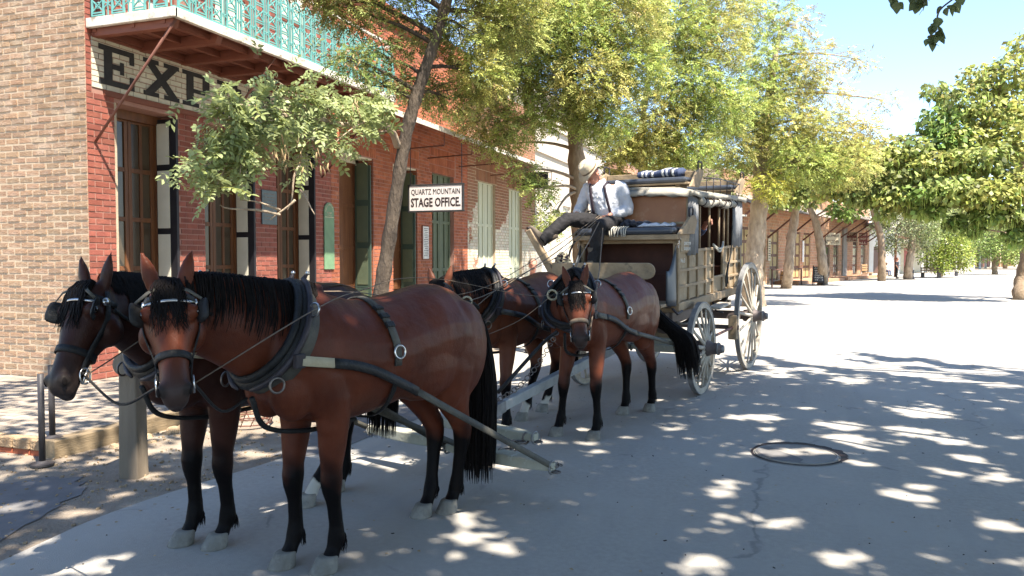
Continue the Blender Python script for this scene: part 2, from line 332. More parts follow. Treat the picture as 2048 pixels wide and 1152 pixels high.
# pebbles, twigs and fallen leaf crumbs on the road and verge
mb=MB(); mp_=MB()
for i in range(420):
    x,y=rnd.uniform(-4,3.5),rnd.uniform(2.2,15); s=rnd.uniform(.003,.007)
    if rnd.random()<.6: mb.box((x,y,.003),(s*rnd.uniform(1,4),s,.004),Matrix.Rotation(rnd.uniform(0,3.1),3,'Z'))
for i in range(1500):
    x,y=rnd.uniform(-6.2,-3.7),rnd.uniform(1.5,9); s=rnd.uniform(.005,.022)
    mp_.box((x,y,-.006),(s,s*rnd.uniform(.5,1),s*.7),Matrix.Rotation(rnd.uniform(0,3.1),3,'Z'),rnd.uniform(.7,1.25))
tag(mb.build('leaf_litter',MT['letterdark']),'dark crumbs of dead leaf and twig scattered over the road','litter',kind='stuff')
tag(mp_.build('gravel',MT['stone']),'loose gravel on the dirt strip beside the sidewalk','gravel',kind='stuff')
mb=MB()
for i in range(750):
    x,y=rnd.uniform(-5.2,4.5),rnd.uniform(2.2,16); s=rnd.uniform(.010,.026); a=rnd.uniform(0,6.28); u=Vec((math.cos(a),math.sin(a),rnd.uniform(-.1,.25))); v=Vec((-math.sin(a),math.cos(a),rnd.uniform(-.2,.2)))*.45; p=Vec((x,y,.006)); mb.add([p,p+u*s*.5+v*s+Vec((0,0,.003)),p+u*s,p+u*s*.5-v*s+Vec((0,0,.003))],[(0,1,2,3)],None)
tag(mb.build('fallen_leaves',MT['tanpod']),'small dry tan leaves blown over the street','leaves',kind='stuff')
# manhole patch
t=thing('manhole_cover','round grey manhole ring patched into the shaded road surface','manhole',(.03,6.82,0))
mb=MB(); n=40; q=random.Random(2)
mb.lathe([(.33,.005),(.33,.011),(.01,.012)],(0,0,0),n=n); mb.build('cover',MT['concrete'],t)
mb=MB(); inner=[];outer=[]
for i in range(n*2):
    a=math.pi*i/n; ro=.36+.075*max(0,math.sin(a*1.0+.35))*(.7+.6*q.random())+.006*q.random(); 
    inner.append((.342*math.cos(a),.342*math.sin(a),.007)); outer.append((ro*math.cos(a),ro*math.sin(a),.007))
mb.add(inner+outer,[(i,(i+1)%(2*n),2*n+(i+1)%(2*n),2*n+i) for i in range(2*n)]); mb.build('tar_ring',MT['letterdark'],t)
mb=MB(); mb.ring((0,0,.012),(0,0,1),.315,.006,40,5); mb.build('rim',MT['wheeliron'],t)
mb=MB(); vs=[(0,0,0)]; pts=[(-.30,.12),(-.31,-.02),(-.26,-.16),(-.12,-.27),(.02,-.31),(.05,-.2),(-.05,-.06),(-.12,.02),(-.2,.12)]
mb.prism([(a,b) for a,b in pts],(0,0,.0125),(1,0,0),(0,1,0),(0,0,1),.003); mb.build('worn_patch',MT['patch'],t)
# ---------------------------------------------------------------- sidewalk
ZW=.12; XF=-8.124
sw=link('sidewalk',None) if False else bpy.data.objects.new('sidewalk',None); COL.objects.link(sw); sw.location=(-6.9,4.7,0); tag(sw,kind='structure')
xs=inv(sw)
mb=MB(); mb.bb(-20,-5.80,4.78,40,-.1,ZW-.018); mb.build('bed',MT['mortar'],sw,xf=xs)
mb=MB(); y=4.80; row=0
while y<13.5:
    x=-8.1 if y>7.2 else -12.0; x-=.105*(row%2)
    while x<-5.84:
        mb.box((x+.1,y+.05,ZW-.012+rnd.uniform(-.003,.003)),(.197,.097,.024),None,(rnd.uniform(.72,1.2),)*3) if True else 0
        x+=.205
    y+=.105; row+=1
for y in [13.6+.3*i for i in range(80)]: mb.box((-6.95,y,ZW-.012),(2.3,.28,.02),None,rnd.uniform(.8,1.15))
o=mb.build('paver',MT['paver'],sw,xf=xs); tag(o,kind='stuff')
mb=MB(); mb.bar((-5.73,4.66,.05),(-5.62,8.6,.05),.15,.17); mb.bar((-5.615,8.61,.05),(-5.45,14.2,.05),.15,.16); mb.build('edging_beam',MT['plank'],sw,xf=xs,bev=.008)
x=-5.85; i=0
tm=None
while x>-9:
    b=MB(); b.box((0,0,0),(.185,.115,.09),None,(1.1,1.05,1)); o=b.build('edging_stone',MT['stone'],sw,bev=.01); o.location=xs(Vec((x,4.72,.08))); 
    b=MB(); b.box((0,0,0),(.19,.11,.17),None,(.9,.8,.75)); o=b.build('kerb_brick',MT['brickorange'],sw,bev=.008); o.location=xs(Vec((x-.01,4.73,-.052)))
    x-=.2
# rough stones below the beam
mb=MB()
for i in range(150):
    y=rnd.uniform(5.0,9.5); s=rnd.uniform(.02,.075); mb.sphere((-5.6+.03*(y-4.7)+rnd.uniform(0,.22),y,-.01+rnd.uniform(-.02,.015)),(s,s*rnd.uniform(.6,1.2),s*.55),6,4,None,(rnd.uniform(.6,1.3),)*3)
o=mb.build('rubble_stone',MT['stone'],sw,xf=xs); tag(o,kind='stuff')
# ---------------------------------------------------------------- brick helpers
def sub(iv,cuts):
    for a,b in cuts:
        out=[]
        for x0,x1 in iv:
            if b<=x0 or a>=x1: out.append((x0,x1))
            else:
                if a>x0: out.append((x0,a))
                if b<x1: out.append((b,x1))
        iv=out
    return iv
def courses(L,z0,z1,bw,bh,j,ops):
    z=z0;r=0;out=[]
    while z+bh<=z1+.02:
        u=-(bw+j)*(.5 if r%2 else 0); cuts=[(a-.004,b+.004) for a,b,c,d in ops if z+bh>c and z<d]
        while u<L:
            for a,b in sub([(max(u,0),min(u+bw,L))],cuts):
                if b-a>.03: out.append((a,b,z,z+bh))
            u+=bw+j
        z+=bh+j;r+=1
    return out
def core(mb,o,u,n,L,z0,z1,ops,th):
    o,u,n=Vec(o),Vec(u),Vec(n); z=Vec((0,0,1))
    def bx(a,b,c,d):
        if b-a<.004 or d-c<.004: return
        ps=[o+u*p+z*q-n*r for p in(a,b) for q in(c,d) for r in(0,th)]
        mb.add(ps,[(0,1,3,2),(4,6,7,5),(0,4,5,1),(2,3,7,6),(0,2,6,4),(1,5,7,3)])
    us=sorted(set([0,L]+[q for a,b,c,d in ops for q in(a,b)]))
    for a,b in zip(us,us[1:]):
        m_=(a+b)/2; cs=sorted((c,d) for p,q,c,d in ops if p<m_<q); lo=z0
        for c,d in cs: bx(a,b,lo,c); lo=d
        bx(a,b,lo,z1)
def brickboxes(mb,o,u,n,bl,tint,proud=.007,jit=.003,skew=.0):
    o,u,n=Vec(o),Vec(u),Vec(n); z=Vec((0,0,1))
    for a,b,c,d in bl:
        k=proud+rnd.uniform(-jit,jit); q=tint()
        e=[rnd.uniform(-skew,skew) for _ in range(4)]
        ps=[o+u*a+z*(c+e[0])-n*.02,o+u*b+z*(c+e[1])-n*.02,o+u*b+z*(d+e[2])-n*.02,o+u*a+z*(d+e[3])-n*.02,o+u*(a+.002)+z*(c+e[0]+.002)+n*k,o+u*(b-.002)+z*(c+e[1]+.002)+n*k,o+u*(b-.002)+z*(d+e[2]-.002)+n*k,o+u*(a+.002)+z*(d+e[3]-.002)+n*k]
        mb.add(ps,[(4,5,6,7),(0,1,5,4),(1,2,6,5),(2,3,7,6),(3,0,4,7)],q)
def tint(lo,hi,hue=.06):
    def f():
        k=rnd.uniform(lo,hi); return (k*(1+rnd.uniform(-hue,hue)),k,k*(1+rnd.uniform(-hue,hue)))
    return f
Ux,Uy,Uz=Vec((1,0,0)),Vec((0,1,0)),Vec((0,0,1))
# ================================================================ EXPRESS OFFICE (building at the left)
bld=thing('brick_building','old two storey brick building with teal iron balcony and big painted letters','building',(-11,9.8,0)); xb=inv(bld)
Y0=7.22; LA=12.52-Y0; HA=7.6
opsA=[(7.63-Y0,8.70-Y0,ZW,3.6),(9.22-Y0,10.34-Y0,ZW,3.6),(10.9-Y0,12.0-Y0,ZW,3.6),(7.9-Y0,8.9-Y0,4.62,6.9),(9.5-Y0,10.5-Y0,4.62,6.9),(11.1-Y0,12.1-Y0,4.62,6.9)]
mb=MB(); core(mb,(XF,Y0,0),Uy,Ux,LA,0,HA,opsA,.45); mb.build('front_wall',MT['mortarred'],bld,xf=xb)
mb=MB(); mb.bb(-20,XF-.002,Y0-.004,Y0+.449,0,HA-.003); mb.bb(-20,XF-.46,Y0+3,Y0+3.1,0,HA); mb.bb(-14,XF-.9,Y0+.5,LA+Y0,4.3,4.4); mb.build('side_wall',MT['mortar'],bld,xf=xb)
# side wall bricks (largest in view are parts of their own)
bl=courses(9.5,.13,HA,.208,.060,.022,[]); front=[];rest=[]
for b in bl:
    (front if b[1]<2.05 and b[2]<4.95 else rest).append(b)
front.sort(key=lambda b:(b[2])); 
while len(front)>300: rest.append(front.pop())
var=[]
tA=tint(.88,1.1,.04)
for i in range(16):
    m_=MB(); L_=.215; brickboxes(m_,(0,0,0),-Ux,-Uy,[(-L_/2,L_/2,-.030,.030)],tA,.012,.007,.004); var.append(m_.mesh('brick',MT['brick']))
for a,b,c,d in front:
    o=link('brick',var[rnd.randrange(16)],bld); o.location=xb(Vec((XF-(a+b)/2,Y0,(c+d)/2))); o.scale=((b-a)/.215*rnd.uniform(.96,1.),1,rnd.uniform(.9,1.03)); o.rotation_euler=(rnd.uniform(-.015,.015),rnd.uniform(-.022,.022),rnd.uniform(-.012,.012))
mb=MB(); brickboxes(mb,(XF,Y0,0),-Ux,-Uy,rest,tA,.012,.006,.006); tag(mb.build('brick',MT['brick'],bld,xf=xb),kind='stuff')
# front bricks
bl=courses(LA,.13,HA,.205,.064,.013,opsA+[(.08,LA-.06,3.73,4.36)])
mb=MB(); brickboxes(mb,(XF,Y0,0),Uy,Ux,bl,tint(.8,1.15,.05),.007,.002,.001); tag(mb.build('brick',MT['brickred'],bld,xf=xb),kind='stuff')
for a,b,c,d in opsA[:3]:   # bricks in the reveals
    mb=MB(); 
    for zz in np.arange(.13,3.55,.077): mb.bb(XF-.30,XF-.012,Y0+b-.006,Y0+b+.01,zz,zz+.064,rnd.uniform(.85,1.1))
    tag(mb.build('reveal_brick',MT['brickred'],bld,xf=xb),kind='stuff')
# painted sign band with slab letters
mb=MB(); brickboxes(mb,(XF,Y0,0),Uy,Ux,[(a,b,c+3.73,d+3.73) for a,b,c,d in courses(LA-.14,0,.63,.205,.064,.008,[])],tint(.88,1.08,.02),.011,.0015,.0008)
for p in range(len(mb.v)): mb.v[p]=(mb.v[p][0],mb.v[p][1]+.08,mb.v[p][2])
band=mb.build('sign_band',MT['signwhite'],bld,xf=xb); 
def slab(ch):
    r=lambda a,b,c,d:[(a,c),(b,c),(b,d),(a,d)]
    if ch=='E': return [r(0,.62,0,.14),r(0,.62,.86,1),r(.12,.32,.14,.86),r(.62,.86,0,.14),r(.62,.86,.86,1),r(.74,.86,.14,.34),r(.74,.86,.66,.86),r(.32,.56,.43,.57),r(.5,.6,.34,.66)]
    if ch=='X': return [r(0,.42,0,.12),r(.56,1,0,.12),r(0,.42,.88,1),r(.56,1,.88,1),[(.06,.12),(.3,.12),(.94,.88),(.68,.88)],[(.68,.12),(.94,.12),(.32,.88),(.06,.88)]]
    if ch=='P': return [r(0,.5,0,.12),r(0,.7,.88,1),r(.12,.34,.12,.88),r(.34,.7,.4,.52),r(.62,.84,.5,.9)]
    if ch=='R': return [r(0,.46,0,.12),r(0,.7,.88,1),r(.12,.34,.12,.88),r(.34,.7,.42,.54),r(.62,.84,.52,.9),[(.5,.42),(.7,.42),(.92,0),(.68,0)],r(.6,.98,0,.1)]
    return [r(.05,.8,0,.13),r(.05,.8,.87,1),r(.05,.8,.44,.57),r(.05,.25,.55,.9),r(.62,.82,.1,.48),r(.05,.17,.13,.3),r(.7,.82,.72,.87)]
y=7.40
for ch in 'EXPRESS':
    mb=MB()
    for i,p in enumerate(slab(ch)): mb.prism([(a*.64,b*.49) for a,b in p],(XF+.0125+.0004*i,y,3.795),Uy,Uz,Ux,.003)
    mb.build('painted_letter',MT['signblack'],bld,xf=xb); y+=.70
mb=MB(); mb.bb(XF-.02,XF+.03,Y0+.25,Y0+LA-.02,3.655,3.725); mb.build('lintel',MT['redpaint'],bld,xf=xb)
# doors in the three openings
def leafdoor(nm,y0,y1,x,z0,z1,rows,cols,mframe,mpanel,parent,xf,th=.05,st=.075,pin=.018,glaze=None):
    d=MB(); d.bb(x-th,x,y0,y0+st,z0,z1); d.bb(x-th,x,y1-st,y1,z0,z1)
    hs=[z0+(z1-z0)*i/rows for i in range(rows+1)]
    for i,h in enumerate(hs): d.bb(x-th+.001,x-.001,y0+st,y1-st,max(z0,h-st/2),min(z1,h+st/2))
    for c in range(1,cols): yc=y0+(y1-y0)*c/cols; d.bb(x-th+.002,x-.002,yc-st*.4,yc+st*.4,z0,z1)
    D=d.build(nm,mframe,parent,xf=xf,bev=.004)
    for i in range(rows):
        for c in range(cols):
            a=y0+(y1-y0)*c/cols+st*.5;b=y0+(y1-y0)*(c+1)/cols-st*.5; p=MB(); p.bb(x-th,x-pin,a,b,hs[i]+st*.45,hs[i+1]-st*.45); p.build('panel',glaze or mpanel,D)
            D.children[-1].data.transform(Matrix.Translation(xf(Vec((0,0,0)))))
    return D
for a,b,c,d in opsA[:3]:
    ya,yb=Y0+a,Y0+b
    mb=MB(); mb.bb(XF-.42,XF-.30,ya,ya+.07,ZW,3.6); mb.bb(XF-.42,XF-.30,yb-.09,yb-.012,ZW,3.6); mb.bb(XF-.42,XF-.28,ya,yb,3.48,3.6); mb.bb(XF-.4,XF,ya,yb,ZW,ZW+.05); mb.build('door_frame',MT['doorwood'],bld,xf=xb)
    ym=(ya+yb)/2
    leafdoor('door',ya+.07,ym-.003,XF-.34,ZW+.05,3.48,5,1,MT['doorwood'],MT['doortan'],bld,xb,glaze=MT['pane'],st=.06)
    leafdoor('door',ym+.003,yb-.09,XF-.34,ZW+.05,3.48,5,2,MT['doorwood'],MT['doortan'],bld,xb,glaze=MT['pane'],st=.06)
    # folded iron shutter standing against the far reveal, seen face on
    s=MB(); s.bb(XF-.305,XF+.045,yb-.075,yb-.03,ZW+.04,3.56); S=s.build('shutter',MT['frameblack'],bld,xf=xb,bev=.004)
    hs=[ZW+.16+i*.885 for i in range(5)]
    for i in range(4):
        p=MB(); p.bb(XF-.285,XF-.075,yb-.084,yb-.06,hs[i],hs[i]+.80 if i<3 else 3.5); p.build('panel',MT['panelwhite'],S,xf=xb)
# upper doors behind the balcony
for a,b,c,d in opsA[3:]:
    leafdoor('upper_door',Y0+a,Y0+b,XF-.2,4.62,6.9,4,2,MT['redpaint'],MT['panelwhite'],bld,xb)
# side pilaster edge, cornice
mb=MB(); mb.bb(XF-.1,XF+.10,Y0-.05,Y0+LA,7.2,7.35); mb.bb(XF-.1,XF+.16,Y0-.08,Y0+LA,7.35,HA+.05); mb.bb(-20,XF-.1,Y0-.06,Y0+.1,7.35,HA+.05); mb.build('cornice',MT['brickred'],bld,xf=xb)
# plaques
t=thing('memorial_plaque','grey metal memorial plaque bolted on the brick pier between two doors','plaque',(XF+.012,10.68,2.46)); mb=MB(); mb.box((.012,0,0),(.024,.38,.56)); mb.build('plate',MT['plaque'],t,bev=.006)
for i in range(9):
    mb=MB(); mb.bb(.0245,.027,-.15,.15-.04*(i%3==2),.21-i*.052,.225-i*.052); mb.build('text_line',MT['chain'],t)
t=thing('arched_sign','narrow green arched sign on the brick pier beside the open green door','sign',(XF+.012,12.42,2.05))
pl=[(-.16,-.62),(.16,-.62),(.16,.45)]+[(.16*math.cos(a*math.pi/10),.45+.16*math.sin(a*math.pi/10)) for a in range(1,10)]+[(-.16,.45)]
mb=MB(); mb.prism(pl,(0,0,0),Uy,Uz,Ux,.022); mb.build('board',MT['plaquegreen'],t,bev=.004)
for i,ch in enumerate('WELLS FARGO & CO'):
    a=math.pi*(1-(i+.5)/16); u=Vec((0,math.sin(a),-math.cos(a))); 
    if ch!=' ': text(ch,.05,(.025,.118*math.cos(a),.45+.118*math.sin(a)),(0,math.sin(a),-math.cos(a)),(0,math.cos(a),math.sin(a)),MT['lettercream'],t,.001)
text('EXPRESS',.042,(.025,0,.42),(0,1,0),(0,0,1),MT['lettercream'],t,.001); text('OFFICE',.042,(.025,0,.37),(0,1,0),(0,0,1),MT['lettercream'],t,.001)
mb=MB(); mb.bb(.0225,.025,-.15,.15,.335,.345); mb.build('painted_line',MT['lettercream'],t)
# ---------------------------------------------------------------- balcony
bal=thing('balcony','teal cast iron balcony on red timber brackets above the painted letters','balcony',(XF,9.9,4.4)); xl=inv(bal)
XB=-6.80; YE=12.55; ZB=4.43
mb=MB(); y=7.30
for i in range(8):
    x0=XF+.02+i*.165; b=MB(); b.bb(x0,x0+.15,7.27,YE,ZB+.035,ZB+.075); b.build('deck_board',MT['redpaint'],bal,xf=xl)
for p,q in(((XB,7.25,ZB+.05),(XB,YE,ZB+.05)),((XF,7.26,ZB+.05),(XB+.03,7.26,ZB+.05))):
    b=MB(); b.bar(p,q,.06,.115); b.build('fascia',MT['whitetrim'],bal,xf=xl,bev=.008)
for i in range(8):
    y=7.36+i*.735; b=MB(); b.add([Vec((XF,y-.05,ZB-.095)),Vec((XF,y+.05,ZB-.095)),Vec((XF,y-.05,ZB+.033)),Vec((XF,y+.05,ZB+.033)),Vec((XB-.09,y-.05,ZB-.10)),Vec((XB-.09,y+.05,ZB-.10)),Vec((XB-.03,y-.05,ZB+.033)),Vec((XB-.03,y+.05,ZB+.033))],[(0,2,3,1),(4,5,7,6),(0,1,5,4),(2,6,7,3),(0,4,6,2),(1,3,7,5)]); b.build('bracket_beam',MT['redpaint'],bal,xf=xl,bev=.006)
for x in(XF+.06,XF+.66,XB-.2):
    b=MB(); b.bb(x-.03,x+.03,7.3,YE-.05,ZB-.05,ZB+.033); b.build('joist',MT['redpaint'],bal,xf=xl)
b=MB(); b.bb(XF+.0,XF+.05,7.3,YE,ZB-.085,ZB-.055); b.build('ledger_board',MT['redpaint'],bal,xf=xl)
for y,zl in((7.31,3.06),(9.15,3.1),(12.2,3.1)):
    b=MB(); b.tube([(XB-.02,y,ZB-.02),(XF+.012,y+.02,zl)],.017,8); b.build('stay_rod',MT['brownrod'],bal,xf=xl,smooth=True)
# railing panel, built once
def rail_panel():
    b=MB(); W=.088; r_=.011
    for s in(-1,1): b.bar((0,s*W,0),(0,s*W,.66),.02,.024)
    for z in(0,.03,.22,.25,.45,.48,.64): b.bar((0,-W,z+.01),(0,W,z+.01),.016,.016)
    for z in(.03,.25,.48):
        h=.165
        b.bar((.001,-W,z+.02),(.001,W,z+h),.014,.014); b.bar((-.001,W,z+.02),(-.001,-W,z+h),.014,.014); b.ring((0,0,z+.1),(1,0,0),.035,.007,10,4)
    for k in range(8):
        a,c=math.pi*k/8,math.pi*(k+1)/8; b.bar((0,W*math.cos(a),.66+W*math.sin(a)),(0,W*math.cos(c),.66+W*math.sin(c)),.02,.022)
        if k%2: b.bar((0,0,.66),(0,W*math.cos(a),.66+W*math.sin(a)),.01,.01)
    b.ring((0,0,.76),(1,0,0),.02,.008,8,4)
    return b.mesh('baluster_panel',MT['teal'])
rp=rail_panel()
def link_piece():
    b=MB(); 
    b.bar((0,0,.0),(0,0,.7),.012,.012)
    for z in(.1,.36,.58): b.bar((0,-.05,z),(0,.05,z+.06),.012,.012); b.bar((.002,.05,z),(.002,-.05,z+.06),.012,.012)
    return b.mesh('link_piece',MT['teal'])
lp=link_piece()
y=7.42
while y<YE-.05:
    o=link('baluster_panel',rp,bal,xl(Vec((XB+.0,y,ZB+.125)))); 
    if y+.14<YE: link('link_piece',lp,bal,xl(Vec((XB,y+.138,ZB+.125))))
    y+=.276
for i in range(4):
    x=XF+.16+i*.32; o=link('baluster_panel',rp,bal,xl(Vec((x,7.27,ZB+.125)))); o.rotation_euler=(0,0,R(90)); o=link('link_piece',lp,bal,xl(Vec((x+.16,7.27,ZB+.125)))); o.rotation_euler=(0,0,R(90))
b=MB(); b.bar((XB,7.25,ZB+.985),(XB,YE,ZB+.985),.05,.035); b.bar((XF,7.27,ZB+.986),(XB,7.27,ZB+.986),.05,.03); b.bar((XF,YE-.02,ZB+.986),(XB,YE-.02,ZB+.986),.05,.03); b.build('top_rail',MT['whitetrim'],bal,xf=xl)
b=MB(); b.bar((XB,7.25,ZB+.118),(XB,YE,ZB+.118),.03,.016); b.build('bottom_rail',MT['teal'],bal,xf=xl)
# ================================================================ STAGE OFFICE
YB=12.53; LB=18.95-YB; HB=6.85
bo=thing('brick_building','orange red brick stage office with white edged awning and dark green doors','building',(-11,15.7,0)); xo=inv(bo)
opsB=[(12.80-YB,14.08-YB,ZW,3.66),(14.90-YB,16.05-YB,ZW,3.66),(16.82-YB,18.08-YB,.2,3.68)]
arch=[(a-.12,b+.12,3.68,4.28) for a,b,c,d in opsB]
mb=MB(); core(mb,(XF,YB,0),Uy,Ux,LB,0,HB,opsB,.45); mb.bb(-20,XF-.46,YB+.1,YB+.3,0,HB); mb.build('front_wall',MT['mortarred'],bo,xf=xo)
mb=MB(); brickboxes(mb,(XF,YB,0),Uy,Ux,courses(LB,.13,HB,.205,.064,.013,opsB+arch),tint(.8,1.2,.06),.006,.002,.001)
for a,b,c,d in arch:   # soldier course arches
    u=a
    while u+.07<b:
        z=c
        while z+.1<d: h=min(.2,d-z); brickboxes(mb,(XF,YB,0),Uy,Ux,[(u,u+.064,z,z+h-.012)],tint(.85,1.15),.007,.002,.001); z+=h
        u+=.076
tag(mb.build('brick',MT['brickorange'],bo,xf=xo),kind='stuff')
mb=MB(); mb.bb(XF-.2,XF+.06,YB,YB+LB,6.55,6.66); mb.bb(XF-.2,XF+.12,YB,YB+LB,6.66,HB+.06); mb.build('cornice',MT['brickorange'],bo,xf=xo)
for k,(a,b,c,d) in enumerate(opsB[:2]):
    ya,yb=YB+a,YB+b
    mb=MB(); mb.bb(XF-.44,XF-.36,ya,ya+.08,ZW,3.66); mb.bb(XF-.44,XF-.36,yb-.08,yb,ZW,3.66); mb.bb(XF-.44,XF-.36,ya,yb,3.56,3.66); mb.bb(XF-.3,XF-.03,ya-.0,yb,3.63,3.66); mb.build('door_frame',MT['panelwhite'],bo,xf=xo)
    ym=(ya+yb)/2
    leafdoor('door',ya+.08,ym,XF-.37,ZW,3.56,4,1,MT['doorwood'],MT['doorwood'],bo,xo)
    leafdoor('door',ym,yb-.08,XF-.37,ZW,3.56,4,1,MT['doorwood'],MT['doorwood'],bo,xo)
    s=MB(); s.bb(XF-.34,XF+.02,yb-.16,yb-.12,ZW+.04,3.52); S=s.build('shutter',MT['greendark'],bo,xf=xo,bev=.004)
    for i in range(4):
        z=ZW+.12+i*.86; p=MB(); p.bb(XF-.29,XF-.04,yb-.168,yb-.15,z,z+.74); p.build('panel',MT['greenshutter'],S,xf=xo)
    mb=MB()
    for zz in np.arange(.13,3.6,.077): mb.bb(XF-.33,XF-.012,yb-.006,yb+.01,zz,zz+.064,rnd.uniform(.85,1.1))
    tag(mb.build('reveal_brick',MT['brickorange'],bo,xf=xo),kind='stuff')
a,b,c,d=opsB[2]
for ya,yb in((YB+a,YB+(a+b)/2-.004),(YB+(a+b)/2+.004,YB+b)): leafdoor('shutter',ya,yb,XF-.10,c,d,3,2,MT['greenshutter'],MT['greenshutter'],bo,xo,pin=.03)
# awning over both shops
aw=thing('metal_awning','thin sloping metal awning with sunlit white edge on iron rods','awning',(XF,18,4.5)); xa=inv(aw)
b=MB(); b.add([Vec((XF,12.62,4.78)),Vec((XF,24.4,4.78)),Vec((-6.98,24.4,4.34)),Vec((-6.98,12.62,4.36)),Vec((XF,12.62,4.75)),Vec((XF,24.4,4.75)),Vec((-6.98,24.4,4.31)),Vec((-6.98,12.62,4.33))],[(0,1,2,3),(7,6,5,4),(0,3,7,4),(1,5,6,2),(3,2,6,7),(0,4,5,1)]); b.build('roof_sheet',MT['roofwhite'],aw,xf=xa)
for i in range(24):
    y=12.8+i*.5; b=MB(); b.bar((XF,y,4.75),(-7.0,y,4.315),.05,.06); b.build('rafter',MT['redpaint'],aw,xf=xa)
b=MB(); b.bar((-6.965,12.6,4.33),(-6.965,24.42,4.31),.025,.10); b.build('fascia',MT['whitetrim'],aw,xf=xa)
for y in(13.15,15.1,16.6,18.4,20.6,22.8):
    b=MB(); b.tube([(XF,y,3.98),(-7.0,y,4.02)],.016,6); b.tube([(-7.0,y,4.02),(-7.0,y,4.3)],.01,6); b.build('iron_rod',MT['brownrod'],aw,xf=xa)
# stage office sign
sg=thing('hanging_sign','white hanging sign with dark frame reading QUARTZ MOUNTAIN STAGE OFFICE','sign',(-6.94,14.55,2.87))
SX,SZ=1.22,.54
b=MB(); b.box((0,0,0),(SX,.03,SZ)); b.build('board',MT['signboard'],sg)
b=MB()
for s in(-1,1): b.box((0,0,s*(SZ/2)),(SX+.05,.05,.035)); b.box((s*SX/2,0,0),(.035,.052,SZ-.03))
b.build('frame',MT['signblack'],sg,bev=.004)
text('QUARTZ MOUNTAIN',.16,(0,-.017,.125),(1,0,0),(0,0,1),MT['letterdark'],sg,.002,width=1.10); text('STAGE OFFICE.',.25,(0,-.017,-.095),(1,0,0),(0,0,1),MT['letterdark'],sg,.002,width=1.12,bold=.006)
for s in(-1,1): b=MB(); b.tube([(s*.58,0,SZ/2),(s*.58,0,SZ/2+.82)],.009,6); b.build('hanger_rod',MT['iron'],sg)
t=thing('notice_board','tall white framed notice with lines of print on orange brick','notice',(XF+.01,16.42,2.0)); b=MB(); b.box((.012,0,0),(.02,.34,.80)); b.build('frame',MT['redpaint'],t); b=MB(); b.box((.024,0,0),(.01,.29,.75)); b.build('paper',MT['letterwhite'],t)
for i in range(16): b=MB(); b.bb(.0295,.031,-.11+.02*(i%3),.11-.03*(i%2),.32-i*.042,.332-i*.042); b.build('print_line',MT['letterdark'],t)
# ================================================================ PEELING WHITE PAINTED BUILDING
YC=18.96; LC=24.6-YC; HC=6.3
bc=thing('brick_building','brown brick building with peeling white painted lower bricks and pale shutters','building',(-11,21.8,0)); xc=inv(bc)
opsC=[(19.66-YC,20.98-YC,.2,3.75),(22.1-YC,23.3-YC,.2,3.75)]; archC=[(a-.12,b+.12,3.76,4.4) for a,b,c,d in opsC]
mb=MB(); core(mb,(XF,YC,0),Uy,Ux,LC,0,HC,opsC,.4); mb.build('front_wall',MT['mortar'],bc,xf=xc)
mb=MB();m2=MB()
for q in courses(LC,.13,HC,.205,.07,.014,opsC+archC):
    brickboxes(mb if q[2]<2.75+.35*math.sin(q[0]*2.3) else m2,(XF,YC,0),Uy,Ux,[q],tint(.85,1.15),.006,.003,.001)
for a,b,c,d in archC:
    u=a
    while u+.07<b: brickboxes(m2,(XF,YC,0),Uy,Ux,[(u,u+.064,c,c+.3),(u,u+.064,c+.315,d)],tint(.85,1.15)); u+=.078
tag(mb.build('painted_brick',MT['whitebrick'],bc,xf=xc),kind='stuff'); tag(m2.build('brick',MT['brownbrick'],bc,xf=xc),kind='stuff')
mb=MB(); mb.bb(XF-.2,XF+.05,YC,YC+LC,5.9,6.0); mb.bb(XF-.2,XF+.12,YC,YC+LC,6.0,HC+.05); mb.build('cornice',MT['brownbrick'],bc,xf=xc)
for a,b,c,d in opsC:
    for ya,yb in((YC+a,YC+(a+b)/2-.004),(YC+(a+b)/2+.004,YC+b)): leafdoor('shutter',ya,yb,XF-.08,c,d,3,2,MT['creamshutter'],MT['creamshutter'],bc,xc,pin=.025)
t=thing('hanging_sign','black hanging sign box with pale lettering by the peeling wall','sign',(-7.45,22.6,4.0)); b=MB(); b.box((0,0,0),(.8,.14,.5)); b.build('box',MT['signblack'],t,bev=.01); text('ARCADE',.2,(0,-.073,0),(1,0,0),(0,0,1),MT['lettercream'],t,.002,width=.66)
b=MB(); b.tube([(-.3,0,.25),(-.3,0,.45)],.01,6); b.tube([(.3,0,.25),(.3,0,.42)],.01,6); b.build('hanger_rod',MT['iron'],t)
# ================================================================ WHITE CORNICED BUILDING
YD=24.65; LD=34.5-YD; HD=7.4
bd=thing('white_building','sunlit cream plastered building with layered brick cornice bands','building',(-11,29,0)); xd=inv(bd)
opsD=[(25.4-YD,26.5-YD,.2,3.6),(27.9-YD,29.0-YD,.2,3.6),(30.4-YD,31.5-YD,.2,3.6)]
mb=MB(); core(mb,(XF,YD,0),Uy,Ux,LD,0,HD,opsD,.4); mb.bb(-20,XF-.01,YD,YD+.3,0,HD-.002); mb.build('front_wall',MT['plaster'],bd,xf=xd)
for z,k,h in((5.2,.07,.12),(6.2,.09,.13),(7.0,.12,.12),(7.14,.2,.16)):
    mb=MB(); mb.bb(XF-.2,XF+k,YD-.03,YD+LD,z,z+h); mb.build('cornice_band',MT['plaster'],bd,xf=xd)
for i in range(42):
    y=YD+.1+i*.235; mb=MB(); mb.bb(XF,XF+.11,y,y+.11,6.86,6.998); mb.build('dentil',MT['plaster'],bd,xf=xd)
for a,b,c,d in opsD:
    for ya,yb in((YD+a,YD+(a+b)/2-.004),(YD+(a+b)/2+.004,YD+b)): leafdoor('shutter',ya,yb,XF-.08,c,d,3,1,MT['clapboard'],MT['clapboard'],bd,xd)
